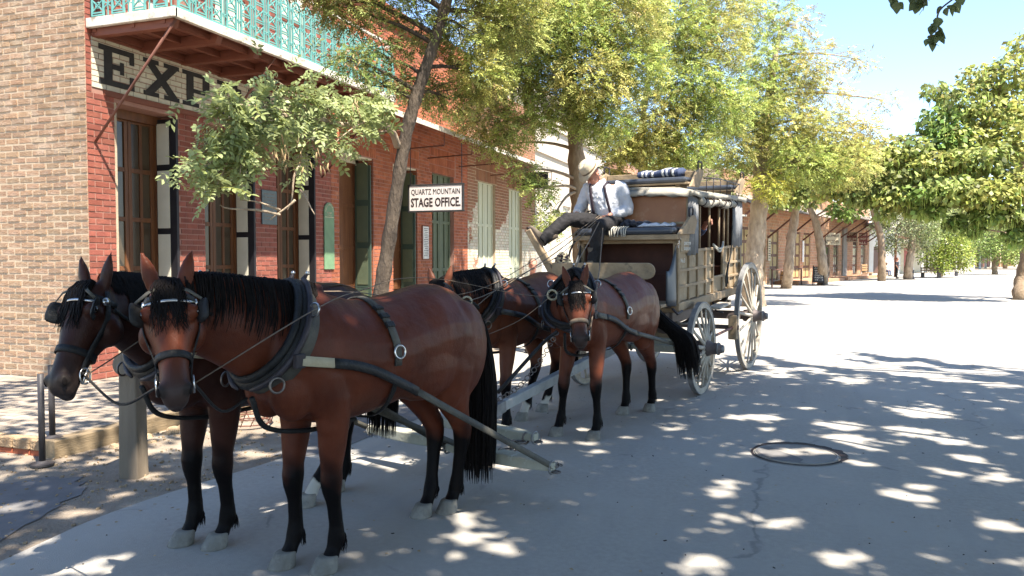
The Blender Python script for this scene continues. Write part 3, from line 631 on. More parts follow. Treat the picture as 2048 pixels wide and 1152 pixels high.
# brick building closing the gap behind
be=thing('brick_building','plain pink brick building glimpsed between the trees','building',(-9,43,0)); xe=inv(be)
opsE=[(.9+i*1.9,1.9+i*1.9,.3,3.2) for i in range(6)]
mb=MB(); core(mb,(-7.6,36.5,0),Uy,Ux,12.5,0,6.2,opsE,.4); mb.bb(-20,-7.61,36.5,36.9,0,6.2); mb.build('wall',MT['mortarred'],be,xf=xe)
mb=MB(); brickboxes(mb,(-7.6,36.5,0),Uy,Ux,courses(12.5,.1,6.2,.3,.12,.03,opsE),tint(.8,1.2)); brickboxes(mb,(-7.6,36.5,0),-Ux,-Uy,courses(6,.1,6.2,.3,.12,.03,[]),tint(.8,1.2)); tag(mb.build('brick',MT['farbrick'],be,xf=xe),kind='stuff')
for a,b,c,d in opsE: leafdoor('shutter',36.5+a,36.5+b,-7.7,c,d,3,2,MT['brownframe'],MT['yellowpanel'],be,xe)
# ---------------------------------------------------------------- posts at the sidewalk
t=thing('hitching_post','weathered square wooden hitching post with rounded capped top','post',gnd(268,950)); t.rotation_euler=(0,0,R(14))
b=MB(); b.add([],[]); b.loft([[Vec((sx*w_,sy*w_,z)) for sx,sy in((-1,-1),(1,-1),(1,1),(-1,1))] for w_,z in((.078,-.15),(.073,.3),(.069,.74),(.066,.80))]); b.build('post',MT['oldwood'],t,bev=.012)
b=MB(); b.lathe([(.082,-.14),(.088,-.1),(.088,.1),(.082,.14)],(0,.02,.845),(0,1,0),16); b.build('cap',MT['oldwood'],t,bev=.01)
for px_,py_,z0,h,lab in((85,930,0,.72,'tall dark iron pipe standing on a round foot on the dirt'),(105,878,ZW,.62,'dark iron pipe standing on a round foot on the paved sidewalk')):
    p=gnd(px_,py_,z0); t=thing('pipe_post',lab,'post',p); b=MB(); b.tube([(0,0,0),(0,0,h)],.024,12); b.build('pole',MT['pipe'],t,smooth=True); b=MB(); b.lathe([(.085,0),(.085,.014),(.05,.022),(.03,.035)],(0,0,0),n=18); b.build('foot_plate',MT['pipe'],t)
t=thing('wire_basket','low rusty wire basket lying on the dirt by the sidewalk','basket',gnd(500,850)); b=MB()
for k in range(4): b.ring((0,0,.03+k*.06),(0,0,1),.20+.02*k,.006,20,5)
b.build('hoop',MT['brownrod'],t)
for k in range(14): a=2*math.pi*k/14; b=MB(); b.tube([(.2*math.cos(a),.2*math.sin(a),.02),(.26*math.cos(a+.4),.26*math.sin(a+.4),.22)],.005,5); b.build('wire',MT['brownrod'],t)
# ================================================================ HORSES
def evalmesh(ob):
    dg=bpy.context.evaluated_depsgraph_get(); dg.update(); return bpy.data.meshes.new_from_object(ob.evaluated_get(dg))
def fuse(mb,voxel,smooth=4,fac=.5,name='m'):
    me=mb.mesh(name,None); o=link(name,me); r=o.modifiers.new('r','REMESH'); r.mode='VOXEL'; r.voxel_size=voxel; r.use_smooth_shade=True
    s=o.modifiers.new('s','SMOOTH'); s.iterations=smooth; s.factor=fac
    out=evalmesh(o); bpy.data.objects.remove(o); bpy.data.meshes.remove(me); return out
def coatmat(name,c,c2):
    m=bpy.data.materials.new(name); m.use_nodes=True; t=m.node_tree; N=t.nodes; L=t.links; P=N['Principled BSDF']; P.inputs['Roughness'].default_value=.40; P.inputs['Specular IOR Level'].default_value=.22
    P.inputs['Sheen Weight'].default_value=.0; P.inputs['Sheen Roughness'].default_value=.4; P.inputs['Sheen Tint'].default_value=(.9,.6,.5,1)
    tc=N.new('ShaderNodeTexCoord'); n=N.new('ShaderNodeTexNoise'); n.inputs['Scale'].default_value=4; n.inputs['Detail'].default_value=6; L.new(tc.outputs['Object'],n.inputs['Vector'])
    a=N.new('ShaderNodeAttribute'); a.attribute_name='coat'; sep=N.new('ShaderNodeSeparateColor'); L.new(a.outputs['Color'],sep.inputs[0])
    def mx(f,x,y):
        k=N.new('ShaderNodeMix'); k.data_type='RGBA'
        for i,s in((0,f),(6,x),(7,y)):
            if hasattr(s,'is_output'): L.new(s,k.inputs[i])
            else: k.inputs[i].default_value=(*s,1)
        return k.outputs[2]
    mr=N.new('ShaderNodeMapRange'); mr.inputs[1].default_value=.35; mr.inputs[2].default_value=.68; L.new(n.outputs['Fac'],mr.inputs[0])
    col=mx(mr.outputs[0],c,c2); n3=N.new('ShaderNodeTexNoise'); n3.inputs['Scale'].default_value=9; n3.inputs['Detail'].default_value=8; n3.inputs['Roughness'].default_value=.75; L.new(tc.outputs['Object'],n3.inputs['Vector']); md=N.new('ShaderNodeMapRange'); md.inputs[1].default_value=.52; md.inputs[2].default_value=.8; md.inputs[4].default_value=.22; L.new(n3.outputs['Fac'],md.inputs[0]); col=mx(md.outputs[0],col,(.10,.06,.045)); col=mx(sep.outputs[0],col,(.006,.005,.005)); col=mx(sep.outputs[1],col,(.035,.028,.025)); col=mx(sep.outputs[2],col,(.42,.39,.33)); L.new(col,P.inputs['Base Color']); ms=N.new('ShaderNodeMapRange'); ms.inputs[3].default_value=.14; ms.inputs[4].default_value=.05; L.new(sep.outputs[0],ms.inputs[0]); L.new(ms.outputs[0],P.inputs['Specular IOR Level'])
    mp=N.new('ShaderNodeMapping'); mp.inputs['Scale'].default_value=(25,90,25); L.new(tc.outputs['Object'],mp.inputs[0]); n2=N.new('ShaderNodeTexNoise'); n2.inputs['Scale'].default_value=5; L.new(mp.outputs[0],n2.inputs['Vector'])
    n4=N.new('ShaderNodeTexNoise'); n4.inputs['Scale'].default_value=7; n4.inputs['Detail'].default_value=3; L.new(tc.outputs['Object'],n4.inputs['Vector']); b0=N.new('ShaderNodeBump'); b0.inputs['Strength'].default_value=.35; b0.inputs['Distance'].default_value=.03; L.new(n4.outputs['Fac'],b0.inputs['Height']); b=N.new('ShaderNodeBump'); b.inputs['Strength'].default_value=.22; b.inputs['Distance'].default_value=.008; L.new(n2.outputs['Fac'],b.inputs['Height']); L.new(b0.outputs[0],b.inputs['Normal']); L.new(b.outputs[0],P.inputs['Normal'])
    r=N.new('ShaderNodeMapRange'); r.inputs[3].default_value=.34; r.inputs[4].default_value=.5; L.new(n.outputs['Fac'],r.inputs[0]); L.new(r.outputs[0],P.inputs['Roughness'])
    return m
TORSO=[(-.93,1.22,1.04,.05),(-.905,1.31,.97,.13),(-.85,1.385,.91,.20),(-.72,1.452,.87,.25),(-.58,1.488,.85,.278),(-.42,1.488,.845,.286),(-.25,1.455,.815,.286),(-.05,1.425,.785,.296),(.15,1.418,.76,.288),(.30,1.452,.755,.265),(.42,1.492,.77,.24),(.54,1.485,.815,.228),(.66,1.43,.875,.205),(.74,1.35,.94,.165),(.79,1.24,1.03,.09)]
HEADS=[(-.03,.03,.05,.05),(.0,.065,.10,.075),(.07,.085,.15,.098),(.15,.09,.172,.112),(.23,.083,.168,.098),(.31,.075,.125,.074),(.40,.066,.09,.059),(.47,.064,.078,.06),(.525,.06,.074,.058),(.565,.045,.065,.05),(.59,.015,.04,.03)]
class Horse: pass
def se(n,p=.85):
    out=[]
    for i in range(n):
        a=2*math.pi*i/n; c,s=math.cos(a),math.sin(a); out.append((math.copysign(abs(c)**p,c),math.copysign(abs(s)**p,s)))
    return out
def horse(label,fore,hind,S,poll,muzzle,facen,hooves,coat,white=(),tail=None,mane_side=1,ears=None,seed=1):
    q=random.Random(seed); H=Horse(); H.S=S
    d=Vec(fore)-Vec(hind); hd=math.atan2(d.y,d.x); fx=Vec((math.cos(hd),math.sin(hd),0))
    mid=(Vec(fore)+Vec(hind))/2; org=mid+fx*(.12*S)            # fore at x=.42, hind at -.66
    org.z=0
    T=thing('horse',label,'horse',org,hd,'four harnessed horses drawing the coach'); H.T=T
    IM=Matrix.LocRotScale(org,T.rotation_euler,None).inverted(); H.IM=IM; H.M=IM.inverted()
    lw=lambda p:(IM@Vec(p))/S
    poll,muz=lw(poll),lw(muzzle); fn=(IM.to_3x3()@Vec(facen)).normalized()
    mb=MB()
    se_=se(28,.86)
    for_r=[]
    for x,zt,zb,w in TORSO:
        zc=(zt+zb)/2; hh=(zt-zb)/2; for_r.append([Vec((x,w*c*(1-.42*max(0,s_)**2-.12*max(0,-s_)),zc+hh*s_)) for c,s_ in se_])
    mb.loft(for_r)
    for s in(-1,1):
        mb.sphere((-.66,.145*s,1.06),(.27,.125,.33),16,10,Matrix.Rotation(R(-12),3,'Y')); mb.sphere((.48,.13*s,1.08),(.17,.105,.28),16,10,Matrix.Rotation(R(14),3,'Y')); mb.sphere((.62,.09*s,1.0),(.14,.105,.18),14,9); mb.sphere((-.30,.17*s,1.02),(.36,.11,.22),14,9)
    # neck
    hdir=(muz-poll).normalized(); fn=(fn-hdir*fn.dot(hdir)).normalized(); lat=hdir.cross(fn).normalized()
    if lat.y<0: lat=-lat
    H.poll,H.hdir,H.fn,H.lat=poll,hdir,fn,lat; hl=(muz-poll).length/.57; H.hl=hl
    nend=poll-fn*.085+hdir*.055
    P0,P1=Vec((.44,0,1.20)),Vec((.72,0,1.27)); P2=nend-(fn*.02-hdir*.0)*1-(nend-P1)*.28+Vec((0,0,.05)); path=bez(P0,P1,P2,nend,12)
    def nsec(i):
        t=i/12; tg=(path[min(i+1,12)]-path[max(i-1,0)]).normalized(); up=Vec((0,0,1)); up=up-tg*up.dot(tg)
        if t>.6: up=up.lerp(fn-tg*fn.dot(tg),(t-.6)/.4*.5)
        up.normalize(); sd=tg.cross(up).normalized(); hh=.33*(1-t)**1.3+.158*(1-(1-t)**1.3); ww=.165*(1-t)+.082*t
        return path[i],up,sd,hh,ww
    H.nsec=nsec
    def npt(i,a,off=0):
        c,up,sd,hh,ww=nsec(i); y=math.cos(a);z=math.sin(a); return c+sd*((ww*(1-.45*max(0,z)**1.5)+off)*y)+up*((hh+off)*z)
    mb.loft([[npt(i,2*math.pi*j/22) for j in range(22)] for i in range(13)])
    # head
    HR=[]
    for t_,tp,bt,w in HEADS:
        c=poll+hdir*(t_*hl); HR.append([c+lat*(w*cc*(1-.18*max(0,s_)))+fn*(((tp if s_>0 else bt))*s_) for cc,s_ in se(20,.82)])
    mb.loft(HR)
    for s in(-1,1):
        mb.sphere(poll+hdir*.145*hl+lat*.088*s+fn*.045,.038,10,7); mb.sphere(poll+hdir*.20*hl+lat*.068*s-fn*.085,(.075,.075,.085),10,7); mb.sphere(poll+hdir*.515*hl+lat*.043*s+fn*.03,.032,8,6)
    mb.sphere(poll+hdir*.56*hl-fn*.045,.038,8,6)
    # ears
    eu=(-hdir*.75+fn*.15+Vec((0,0,.6))).normalized()
    for s in(-1,1):
        e=eu+lat*s*.28+(fn*(ears if ears else .15)); e.normalize(); b0=poll+lat*.058*s-hdir*.01-fn*.0; a1=lat-e*lat.dot(e); a1.normalize(); a2=e.cross(a1)
        mb.loft([[b0+e*h+a1*(w*math.cos(2*math.pi*j/12))+a2*(w*.62*math.sin(2*math.pi*j/12))+a2*0 for j in range(12)] for h,w in((-.03,.03),(.03,.036),(.08,.036),(.125,.025),(.165,.011),(.18,.005))])
    # legs
    hv=[lw(h) for h in hooves]   # LF RF LH RH
    H.hv=hv; defs=[(.44,.135),(.44,-.135),(-.66,.13),(-.66,-.13)]; legs=[]
    for k in range(4):
        h=hv[k]; dx=h.x-defs[k][0]; dy=h.y-defs[k][1]; s=1 if k%2==0 else -1
        if k<2: st=[(.46,.15,1.05,.12,.085,0),(.42,.145,.92,.115,.085,0),(.40,.14,.80,.09,.07,.1),(.415,.135,.66,.068,.055,.3),(.43,.132,.535,.05,.044,.5),(.435,.13,.475,.053,.047,.58),(.435,.13,.42,.046,.042,.62),(.425,.13,.34,.034,.029,.7),(.42,.13,.23,.033,.027,.85),(.42,.13,.155,.043,.037,.95),(.435,.13,.115,.037,.034,1.),(.46,.13,.075,.036,.037,1.),(.475,.13,.05,.042,.043,1.)]
        else: st=[(-.60,.14,1.10,.20,.11,0),(-.60,.15,.95,.19,.115,.05),(-.59,.15,.82,.145,.095,.15),(-.63,.14,.70,.10,.07,.3),(-.70,.132,.60,.072,.052,.45),(-.745,.13,.525,.063,.046,.55),(-.745,.13,.455,.055,.042,.62),(-.725,.13,.36,.04,.032,.72),(-.705,.13,.24,.037,.03,.85),(-.695,.13,.16,.046,.039,.95),(-.675,.13,.115,.039,.035,1.),(-.645,.13,.075,.038,.038,1.),(-.63,.13,.05,.043,.043,1.)]
        lift=max(0,h.z); cen=[Vec((a+dx*f,s*b+dy*f,z+lift*f)) for a,b,z,rx,ry,f in st]; legs.append(cen)
        n=14; mb.loft([[c+Vec((rx*(1.2 if z<.75 else 1.08)*math.cos(2*math.pi*j/n),ry*(1.22 if z<.75 else 1.08)*math.sin(2*math.pi*j/n),0)) for j in range(n)] for c,(a,b,z,rx,ry,f) in zip(cen,st)])
    for k in range(4):
        L_=legs[k]; i0=5 if k<2 else 5
        if k<2: mb.sphere(L_[5]+Vec((.014,0,0)),(.05,.05,.062),12,8); mb.sphere(L_[6]+Vec((-.034,0,.02)),(.026,.022,.035),8,6); mb.tube([L_[6]+Vec((-.036,0,0)),L_[8]+Vec((-.034,0,0)),L_[9]+Vec((-.03,0,0))],[.016,.017,.024],8); mb.sphere(L_[2]+Vec((.02,.0,.0)),(.085,.07,.14),12,8)
        else: mb.sphere(L_[5]+Vec((-.048,0,.03)),(.035,.03,.05),10,7); mb.tube([L_[3]+Vec((-.07,0,.02)),L_[5]+Vec((-.06,0,.05))],[.03,.02],8); mb.tube([L_[6]+Vec((-.04,0,0)),L_[8]+Vec((-.037,0,0)),L_[9]+Vec((-.032,0,0))],[.018,.018,.025],8); mb.sphere(L_[2]+Vec((.03,0,.02)),(.14,.10,.15),12,8)
        mb.sphere(L_[9],(.052,.047,.045),10,7)
    me=fuse(mb,.011,6,.5,'body')
    co=np.zeros(len(me.vertices)*3); me.vertices.foreach_get('co',co); co=co.reshape(-1,3)
    H.bvh=BVHTree.FromPolygons([Vec(p) for p in co],[tuple(p.vertices) for p in me.polygons])
    # coat colours: black points on the legs, dark muzzle, white socks
    n=len(co); blk=np.zeros(n); dark=np.zeros(n); wht=np.zeros(n); z=co[:,2]; x=co[:,0]
    nz=np.sin(co[:,0]*31)*.03+np.sin(co[:,1]*47+co[:,2]*23)*.03
    legm=z<.72; top=np.where(x>-.1,.60,.62)
    blk=np.clip((top+nz-z)/.16,0,1)*(z<.80)
    hc=np.array(poll); tt=(co-hc)@np.array(hdir)/hl; dist=np.linalg.norm((co-hc)-np.outer((co-hc)@np.array(hdir),np.array(hdir)),axis=1); inh=(dist<.22)&(tt>-.02)
    dark=np.where(inh,np.clip((tt-.36)/.16,0,1)*.85,0)
    ns=[Vec(poll+hdir*.525*hl+lat*.052*s+fn*.034) for s in(-1,1)]
    for p in ns: blk=np.maximum(blk,np.clip((.034-np.linalg.norm((co-np.array(p))*np.array([1,1,1.]),axis=1))/.008,0,1))
    # dark topline, dark neck under the mane
    blk=np.maximum(blk,.55*np.clip((z-1.38)/.1,0,1)*(x>.25)*(x<.75))
    for k in white:
        hx=np.array(legs[k][-1]); dd=np.linalg.norm(co[:,:2]-hx[:2],axis=1); wht=np.maximum(wht,((dd<.13)&(z<.16+nz)).astype(float)*np.clip((.17+nz-z)/.03,0,1))
    ca=me.color_attributes.new('coat','FLOAT_COLOR','POINT'); arr=np.ones((n,4),np.float32); arr[:,0]=blk; arr[:,1]=dark; arr[:,2]=wht; ca.data.foreach_set('color',arr.ravel())
    me.materials.append(coat); me.transform(Matrix.Scale(S,4)); o=link('body',me,T)
    Sx=lambda p:p*S
    for k in range(4):
        c=legs[k][-1]; lift=max(0,hv[k].z); b=MB(); n_=16; prof=[(.070,.0),(.068,.012),(.060,.045),(.054,.072),(.046,.078)]
        b.loft([[Vec((c.x+.012+(.07-h)*.42+r_*1.08*math.cos(2*math.pi*j/n_),c.y+r_*math.sin(2*math.pi*j/n_),lift+h)) for j in range(n_)] for r_,h in prof]); b.build('hoof',MT['hoof'],T,True,Sx)
        b=MB()
        for i in range(70):   # feathering behind the fetlock
            p=legs[k][9]+Vec((-.036+q.uniform(-.006,.02),q.uniform(-.03,.03),q.uniform(-.02,.02))); b.tube([p,p+Vec((-.008,0,-.02)),p+Vec((-.004+q.uniform(-.012,.012),q.uniform(-.01,.01),-.055-.02*q.random()))],[.004,.003,.0006],3,False)
        tag(b.build('fetlock_hair',MT['hair'],T,True,Sx),kind='stuff')
    for s in(-1,1): b=MB(); b.sphere(poll+hdir*.148*hl+lat*.108*s+fn*.05,.0195,12,8); b.build('eye',MT['eye'],T,True,Sx)
    for s in(-1,1):
        cdir=(lat*s*.85+fn*.5).normalized(); hp_=H.bvh.ray_cast(poll+hdir*.528*hl+cdir*.2,-cdir,.2)
        if hp_[0] is not None:
            p=hp_[0]; tg=(hdir*.8-fn*.5).normalized(); sd2=cdir.cross(tg).normalized(); b=MB(); b.sphere(p-cdir*.004,(.021,.012,.007),12,8,Matrix((tg,sd2,cdir)).transposed()); b.build('nostril',MT['hair'],T,True,Sx)
        ps=[]
        for t_ in np.linspace(.455,.575,7):
            cd=(lat*s*(1-.6*max(0,(t_-.53)/.045))-fn*.25+hdir*(.9*max(0,(t_-.53)/.045))).normalized(); hh_=H.bvh.ray_cast(poll+hdir*t_*hl-fn*.03+cd*.16,-cd,.16)
            if hh_[0] is not None: ps.append(hh_[0])
        if len(ps)>3: b=MB(); b.tube(ps,[.0025]*len(ps),5); b.build('mouth_line',MT['hair'],T,True,Sx)
    # mane on the crest, falling to one side
    b=MB()
    for i in range(4000):
        t=q.uniform(.9,12); i0=int(min(t,11)); fr=t-i0; L_=q.uniform(.34,.54)*(1 if t<10.5 else .6); sd=mane_side if q.random()<.93 else -mane_side
        pts=[]; w=q.uniform(.0022,.0046); a0=math.pi/2+q.uniform(-.12,.12)
        for kk in range(6):
            ar=kk/5*L_; a=a0-sd*(ar/.30)*(1 if True else 0); off=.006+.012*q.random()*(kk>0)
            p=npt(i0,a,off).lerp(npt(min(i0+1,12),a,off),fr)
            if pts:
                down=pts[-1]+Vec((q.uniform(-.008,.008),.0,-L_/5)); 
                if kk>=3: p=p.lerp(Vec((down.x,p.y+math.copysign(.006,p.y),down.z)),.35)
            pts.append(p)
        b.tube(pts,[w*.5,w,w,w*.9,w*.7,.001],3,False,.5)
    tag(b.build('mane',MT['hair'],T,True,Sx),kind='stuff')
    b=MB()
    for i in range(700):   # forelock
        p=poll+fn*(.062+q.uniform(-.02,.01))+lat*q.uniform(-.05,.05)-hdir*.02; L_=q.uniform(.12,.27); pts=[p,p+hdir*L_*.35+fn*.026+lat*q.uniform(-.02,.02),p+hdir*L_*.7+fn*.02+lat*q.uniform(-.03,.03),p+hdir*L_+fn*.012+lat*q.uniform(-.04,.04)]
        b.tube(pts,[.002,.0035,.003,.0006],3,False,.5)
    tag(b.build('forelock',MT['hair'],T,True,Sx),kind='stuff')
    # tail
    b=MB(); dock=Vec((-.90,0,1.33)); tl=[Vec(p) for p in(tail or [(-1.0,0,1.22),(-1.04,0,.85),(-1.02,0,.35)])]
    for i in range(1300):
        sp=q.random(); a=q.uniform(0,6.3); r1=.055*math.sqrt(sp); off=Vec((math.cos(a)*.8,math.sin(a),0)); ln=q.uniform(.72,1.02)
        pts=[dock+off*r1*.7]+[p+off*r1*k_+Vec((q.uniform(-.012,.012),q.uniform(-.012,.012),0)) for p,k_ in zip(tl,(1.5,2.2,2.3,2.2,1.8))]
        pts=catmull(pts,4); pts=pts[:max(4,int(len(pts)*ln))]; m_=len(pts); b.tube(pts,[.0028+.002*math.sin(math.pi*k/m_) if k<m_-1 else .0008 for k in range(m_)],3,False)
    b.tube([dock+Vec((.06,0,.02)),dock+Vec((-.03,0,0)),dock.lerp(tl[0],.8)],[.045,.042,.03],10); tag(b.build('tail',MT['hair'],T,True,Sx),kind='stuff')
    return H
# ---------------------------------------------------------------- harness fitted to the body surface
def cast(H,o,d,far=1.2):
    d=Vec(d).normalized(); o=Vec(o); h=H.bvh.ray_cast(o+d*far,-d,far)
    return (h[0],h[1]) if h[0] is not None else (o+d*.1,d)
def loop(H,c,a,b,n,off,a0=0,a1=2*math.pi,closed=True,far=1.2):
    pts=[];nr=[]
    for i in range(n):
        t=a0+(a1-a0)*i/(n if closed else n-1); d=Vec(a)*math.cos(t)+Vec(b)*math.sin(t); p,_=cast(H,c,d,far); pts.append(p+d*off); nr.append(d)
    return pts,nr
def smoothloop(pts,k=2,closed=True):
    for _ in range(k):
        n=len(pts); pts=[(pts[i-1]+pts[i]*2+pts[(i+1)%n])/4 if closed or 0<i<n-1 else pts[i] for i in range(n)]
    return pts
def harness(H,label,grp,ends,bx=.0,ball=None,cream=True):
    T=thing('horse_harness',label,'harness',H.T.location,H.T.rotation_euler.z,grp); S=H.S; Sx=lambda p:p*S
    top,bot=Vec((.50,0,1.53)),Vec((.84,0,.99)); c=(top+bot)/2; ax=(top-bot).normalized(); nrm=ax.cross(Vec((0,1,0))).normalized()
    if nrm.x<0: nrm=-nrm
    pts,nr=loop(H,c,(0,1,0),ax,40,.018); 
    pts=[p if (p-c).length<.42 else c+(p-c).normalized()*.42 for p in pts]
    pts=smoothloop(pts,5); 
    b=MB(); b.tube([p+n_*.012 for p,n_ in zip(pts,nr)],.038,10,False,1.,nrm,True); b.build('collar',MT['leather'],T,True,Sx)
    b=MB(); b.tube([p+n_*.012+nrm*.046 for p,n_ in zip(pts,nr)],.021,8,False,1.,nrm,True); b.build('collar_rim',MT['leather'],T,True,Sx)
    # broad collar pad behind
    b=MB(); b.strap([p+n_*.022-nrm*.05 for p,n_ in zip(pts,nr)],nr,.09,.012,True); b.build('collar_pad',MT['leatherdust'],T,True,Sx)
    hame={}
    for s in(1,-1):
        hp=[(p+n_*.058+nrm*.012) for p,n_,k in zip(pts,nr,range(40)) if (p-c).y*s>.02]; hp.sort(key=lambda p:-p.dot(ax)); hp=[hp[0]+ax*.035+Vec((0,s*.01,0))]+hp
        b=MB(); b.tube(hp,[.006]+[.015]*(len(hp)-2)+[.008],8); b.build('hame',MT['iron'],T,True,Sx)
        up_=hp[int(len(hp)*.3)]; lo=hp[int(len(hp)*.66)]; hame[s]=(up_,lo)
        b=MB(); b.ring(up_+Vec((0,s*.03,0)),(1,0,.2),.034,.0055); b.build('rein_ring',MT['metal'],T,True,Sx)
        b=MB(); b.ring(hp[int(len(hp)*.8)]+Vec((0,s*.03,-.03)),(.3,s,0),.036,.006); b.build('breast_ring',MT['chain'],T,True,Sx)
        b=MB(); b.sphere(hp[0],.012,8,6); b.build('hame_knob',MT['metal'],T,True,Sx)
        # buckle where trace meets hame
        b=MB(); b.box(lo+Vec((-.02,s*.03,-.01)),(.06,.03,.07)); b.build('trace_clip',MT['iron'],T,False,Sx,.006)
    # back band over the barrel
    c2=Vec((bx,0,1.10)); pts2,nr2=loop(H,c2,(0,1,0),(0,0,1),44,.004)
    upi=[i for i in range(44) if -.35<math.sin(2*math.pi*i/44)*1.0]
    order=[(i+32)%44 for i in range(44)]; seq=[i for i in order if math.sin(2*math.pi*i/44)>-.22]
    b=MB(); b.strap([pts2[i] for i in seq],[nr2[i] for i in seq],.052,.010); b.build('back_band',MT['leatherdust'],T,True,Sx)
    seq2=[(i+22)%44 for i in range(44)]; low=[i for i in range(22,44) if math.sin(2*math.pi*i/44)<-.18]
    b=MB(); b.strap([pts2[i]+Vec((0,0,-.02)) for i in low],[nr2[i] for i in low],.035,.008); b.build('belly_band',MT['leather'],T,True,Sx)
    for s in(1,-1):
        for kk,(ang,m_) in enumerate(((62,'leather'),(50,'leather'),(38,'leather'))):
            p,_=cast(H,c2,(0,s*math.cos(R(ang)),math.sin(R(ang)))); d=Vec((0,s*math.cos(R(ang)),math.sin(R(ang)))); tg=Vec((0,-s*math.sin(R(ang)),math.cos(R(ang)))); b=MB(); b.box(p+d*.012,(.062,.02,.035),Matrix((Vec((1,0,0)),d,tg)).transposed()); b.build('keeper',MT[m_],T,False,Sx,.004)
        p,_=cast(H,c2,(0,s,.12)); b=MB(); b.ring(p+Vec((0,s*.022,0)),(.15,s,.1),.036,.0065); b.build('band_ring',MT['metal'],T,True,Sx)
        # trace: padded leather from the hame past the flank to its tug
        e=(H.IM@Vec(ends[s]))/S; a=hame[s][1]+Vec((-.03,s*.035,-.01)); p1,_=cast(H,(.25,0,a.z-.03),(0,s,0)); p2,_=cast(H,(bx,0,a.z-.09),(0,s,0)); p3,_=cast(H,(-.35,0,a.z-.2),(0,s,0))
        q1=Vec((.34,p1.y+s*.02,a.z-.07)); q2=Vec((bx,p2.y+s*.03,a.z-.19)); q3=q2.lerp(e,.30); q3.y=(max(abs(q3.y),abs(p3.y)+.03))*s if abs(e.y)>.2 else q3.y
        path=catmull([a,q1,q2,q3,q2.lerp(e,.65)*.97+e*.03,e],6); nn=[Vec((.05,s,.25))]*len(path)
        k1=4
        b=MB(); b.strap(path[:k1],nn[:k1],.052,.012); b.build('trace_tug',MT['strapcream' if cream else 'leatherdust'],T,True,Sx)
        b=MB(); b.strap([p-Vec((0,s*.004,0)) for p in path[k1-1:15]],nn[:16-k1],.054,.012); b.build('trace_sleeve',MT['leather'],T,True,Sx)
        b=MB(); b.strap(path[14:],nn[14:],.043,.008); b.build('trace',MT['leatherdust'],T,True,Sx)
        b=MB()
        pe=path[-1]; 
        for k in range(3): b.ring(pe+Vec((-.03-.035*k,0,-.005*k)),(0,1,0) if k%2 else (0,.2,1),.018,.004,10,5)
        b.build('trace_chain',MT['chain'],T,True,Sx)
        H.__dict__.setdefault('rein_ring',{})[s]=H.M@((hame[s][0]+Vec((0,s*.03,.0)))*S)
    return T
def bridle(H,label,grp,shine=True):
    T=thing('bridle',label,'bridle',H.T.location,H.T.rotation_euler.z,grp); S=H.S; Sx=lambda p:p*S; hl=H.hl
    P=lambda t:H.poll+H.hdir*(t*hl)
    def hloop(t,n,off,a0=0,a1=2*math.pi,closed=True,dn=-.02): return loop(H,P(t)+H.fn*dn,H.lat,H.fn,n,off,a0,a1,closed,.21)
    def lim(pts,c,r): return [p if (p-c).length<r else c+(p-c).normalized()*r for p in pts]
    pts,nr=hloop(.36,24,.003); b=MB(); b.strap(pts,nr,.034,.007,True); b.build('noseband',MT['leathertan' if not shine else 'leather'],T,True,Sx)
    pts,nr=hloop(.075,15,.004,R(-25),R(205),False); b=MB(); b.strap(pts,nr,.03,.007); b.build('browband',MT['leather'],T,True,Sx)
    pts,nr=hloop(.105,11,.008,R(35),R(145),False); b=MB(); b.strap(pts,nr,.012,.005); b.build('brow_chain',MT['metal'],T,True,Sx)
    for s in(1,-1):
        d=H.lat*s; ps=[];ns=[]
        for t in np.linspace(.02,.46,10):
            p,_=cast(H,P(t)-H.fn*(.03 if t>.1 else .0),d,.17); ps.append(p+d*.006); ns.append(d)
        ps=smoothloop(ps,2,False); b=MB(); b.strap(ps,ns,.026,.006); b.build('cheek_strap',MT['leather'],T,True,Sx)
        # blinker: cupped leather plate standing off the eye
        c=P(.15)+H.fn*.055+d*.118; u=H.hdir; vv=(H.fn*.80+d*.60).normalized(); rg=[]
        b=MB(); N_=14
        for kk,(ru,rv,o) in enumerate(((.01,.01,-.004),(.036,.03,-.003),(.050,.040,.003),(.055,.043,.008),(.051,.040,.008),(.036,.03,.003),(.01,.01,.002))):
            rg.append([c+u*(ru*se(N_,.6)[j][0])+vv*(rv*se(N_,.6)[j][1]+.012)+(d*.8-H.fn*.6)*o for j in range(N_)])
        b.loft(rg); b.build('blinker',MT['leather'],T,True,Sx)
        b=MB(); b.strap([P(.02)+H.fn*.075+d*.03,P(.06)+H.fn*.095+d*.08,P(.10)+H.fn*.08+d*.13],[H.fn,H.fn+d*.4,H.fn+d],.016,.004); b.build('blinker_stay',MT['leatherdust'],T,True,Sx)
        p,_=cast(H,P(.47)-H.fn*.035,d,.15); bit=p+d*.018
        b=MB(); b.ring(bit-H.fn*.01,d,.036,.005,18,6,None,.75); b.bar(bit-H.fn*.01-H.hdir*.036,bit-H.fn*.01+H.hdir*.04,.009,.009); b.build('bit_ring',MT['metal'],T,True,Sx)
        p,_=cast(H,P(.08),d,.18); b=MB(); b.lathe([(.004,.012),(.02,.008),(.021,0)],p+d*.004,d,12); b.build('rosette',MT['metal'],T,True,Sx)
        H.__dict__.setdefault('bit',{})[s]=H.M@((bit-H.fn*.01)*S)
    # throat lash and curb strap
    pts,nr=hloop(.10,14,.008,R(180),R(360),False,-.05); pts=lim(pts,P(.10)-H.fn*.05,.22); b=MB(); b.strap(pts,nr,.016,.005); b.build('throat_strap',MT['leather'],T,True,Sx)
    pts,nr=hloop(.46,12,.012,R(185),R(355),False); b=MB(); b.strap(pts,nr,.014,.005); b.build('curb_strap',MT['leather'],T,True,Sx)
    return T
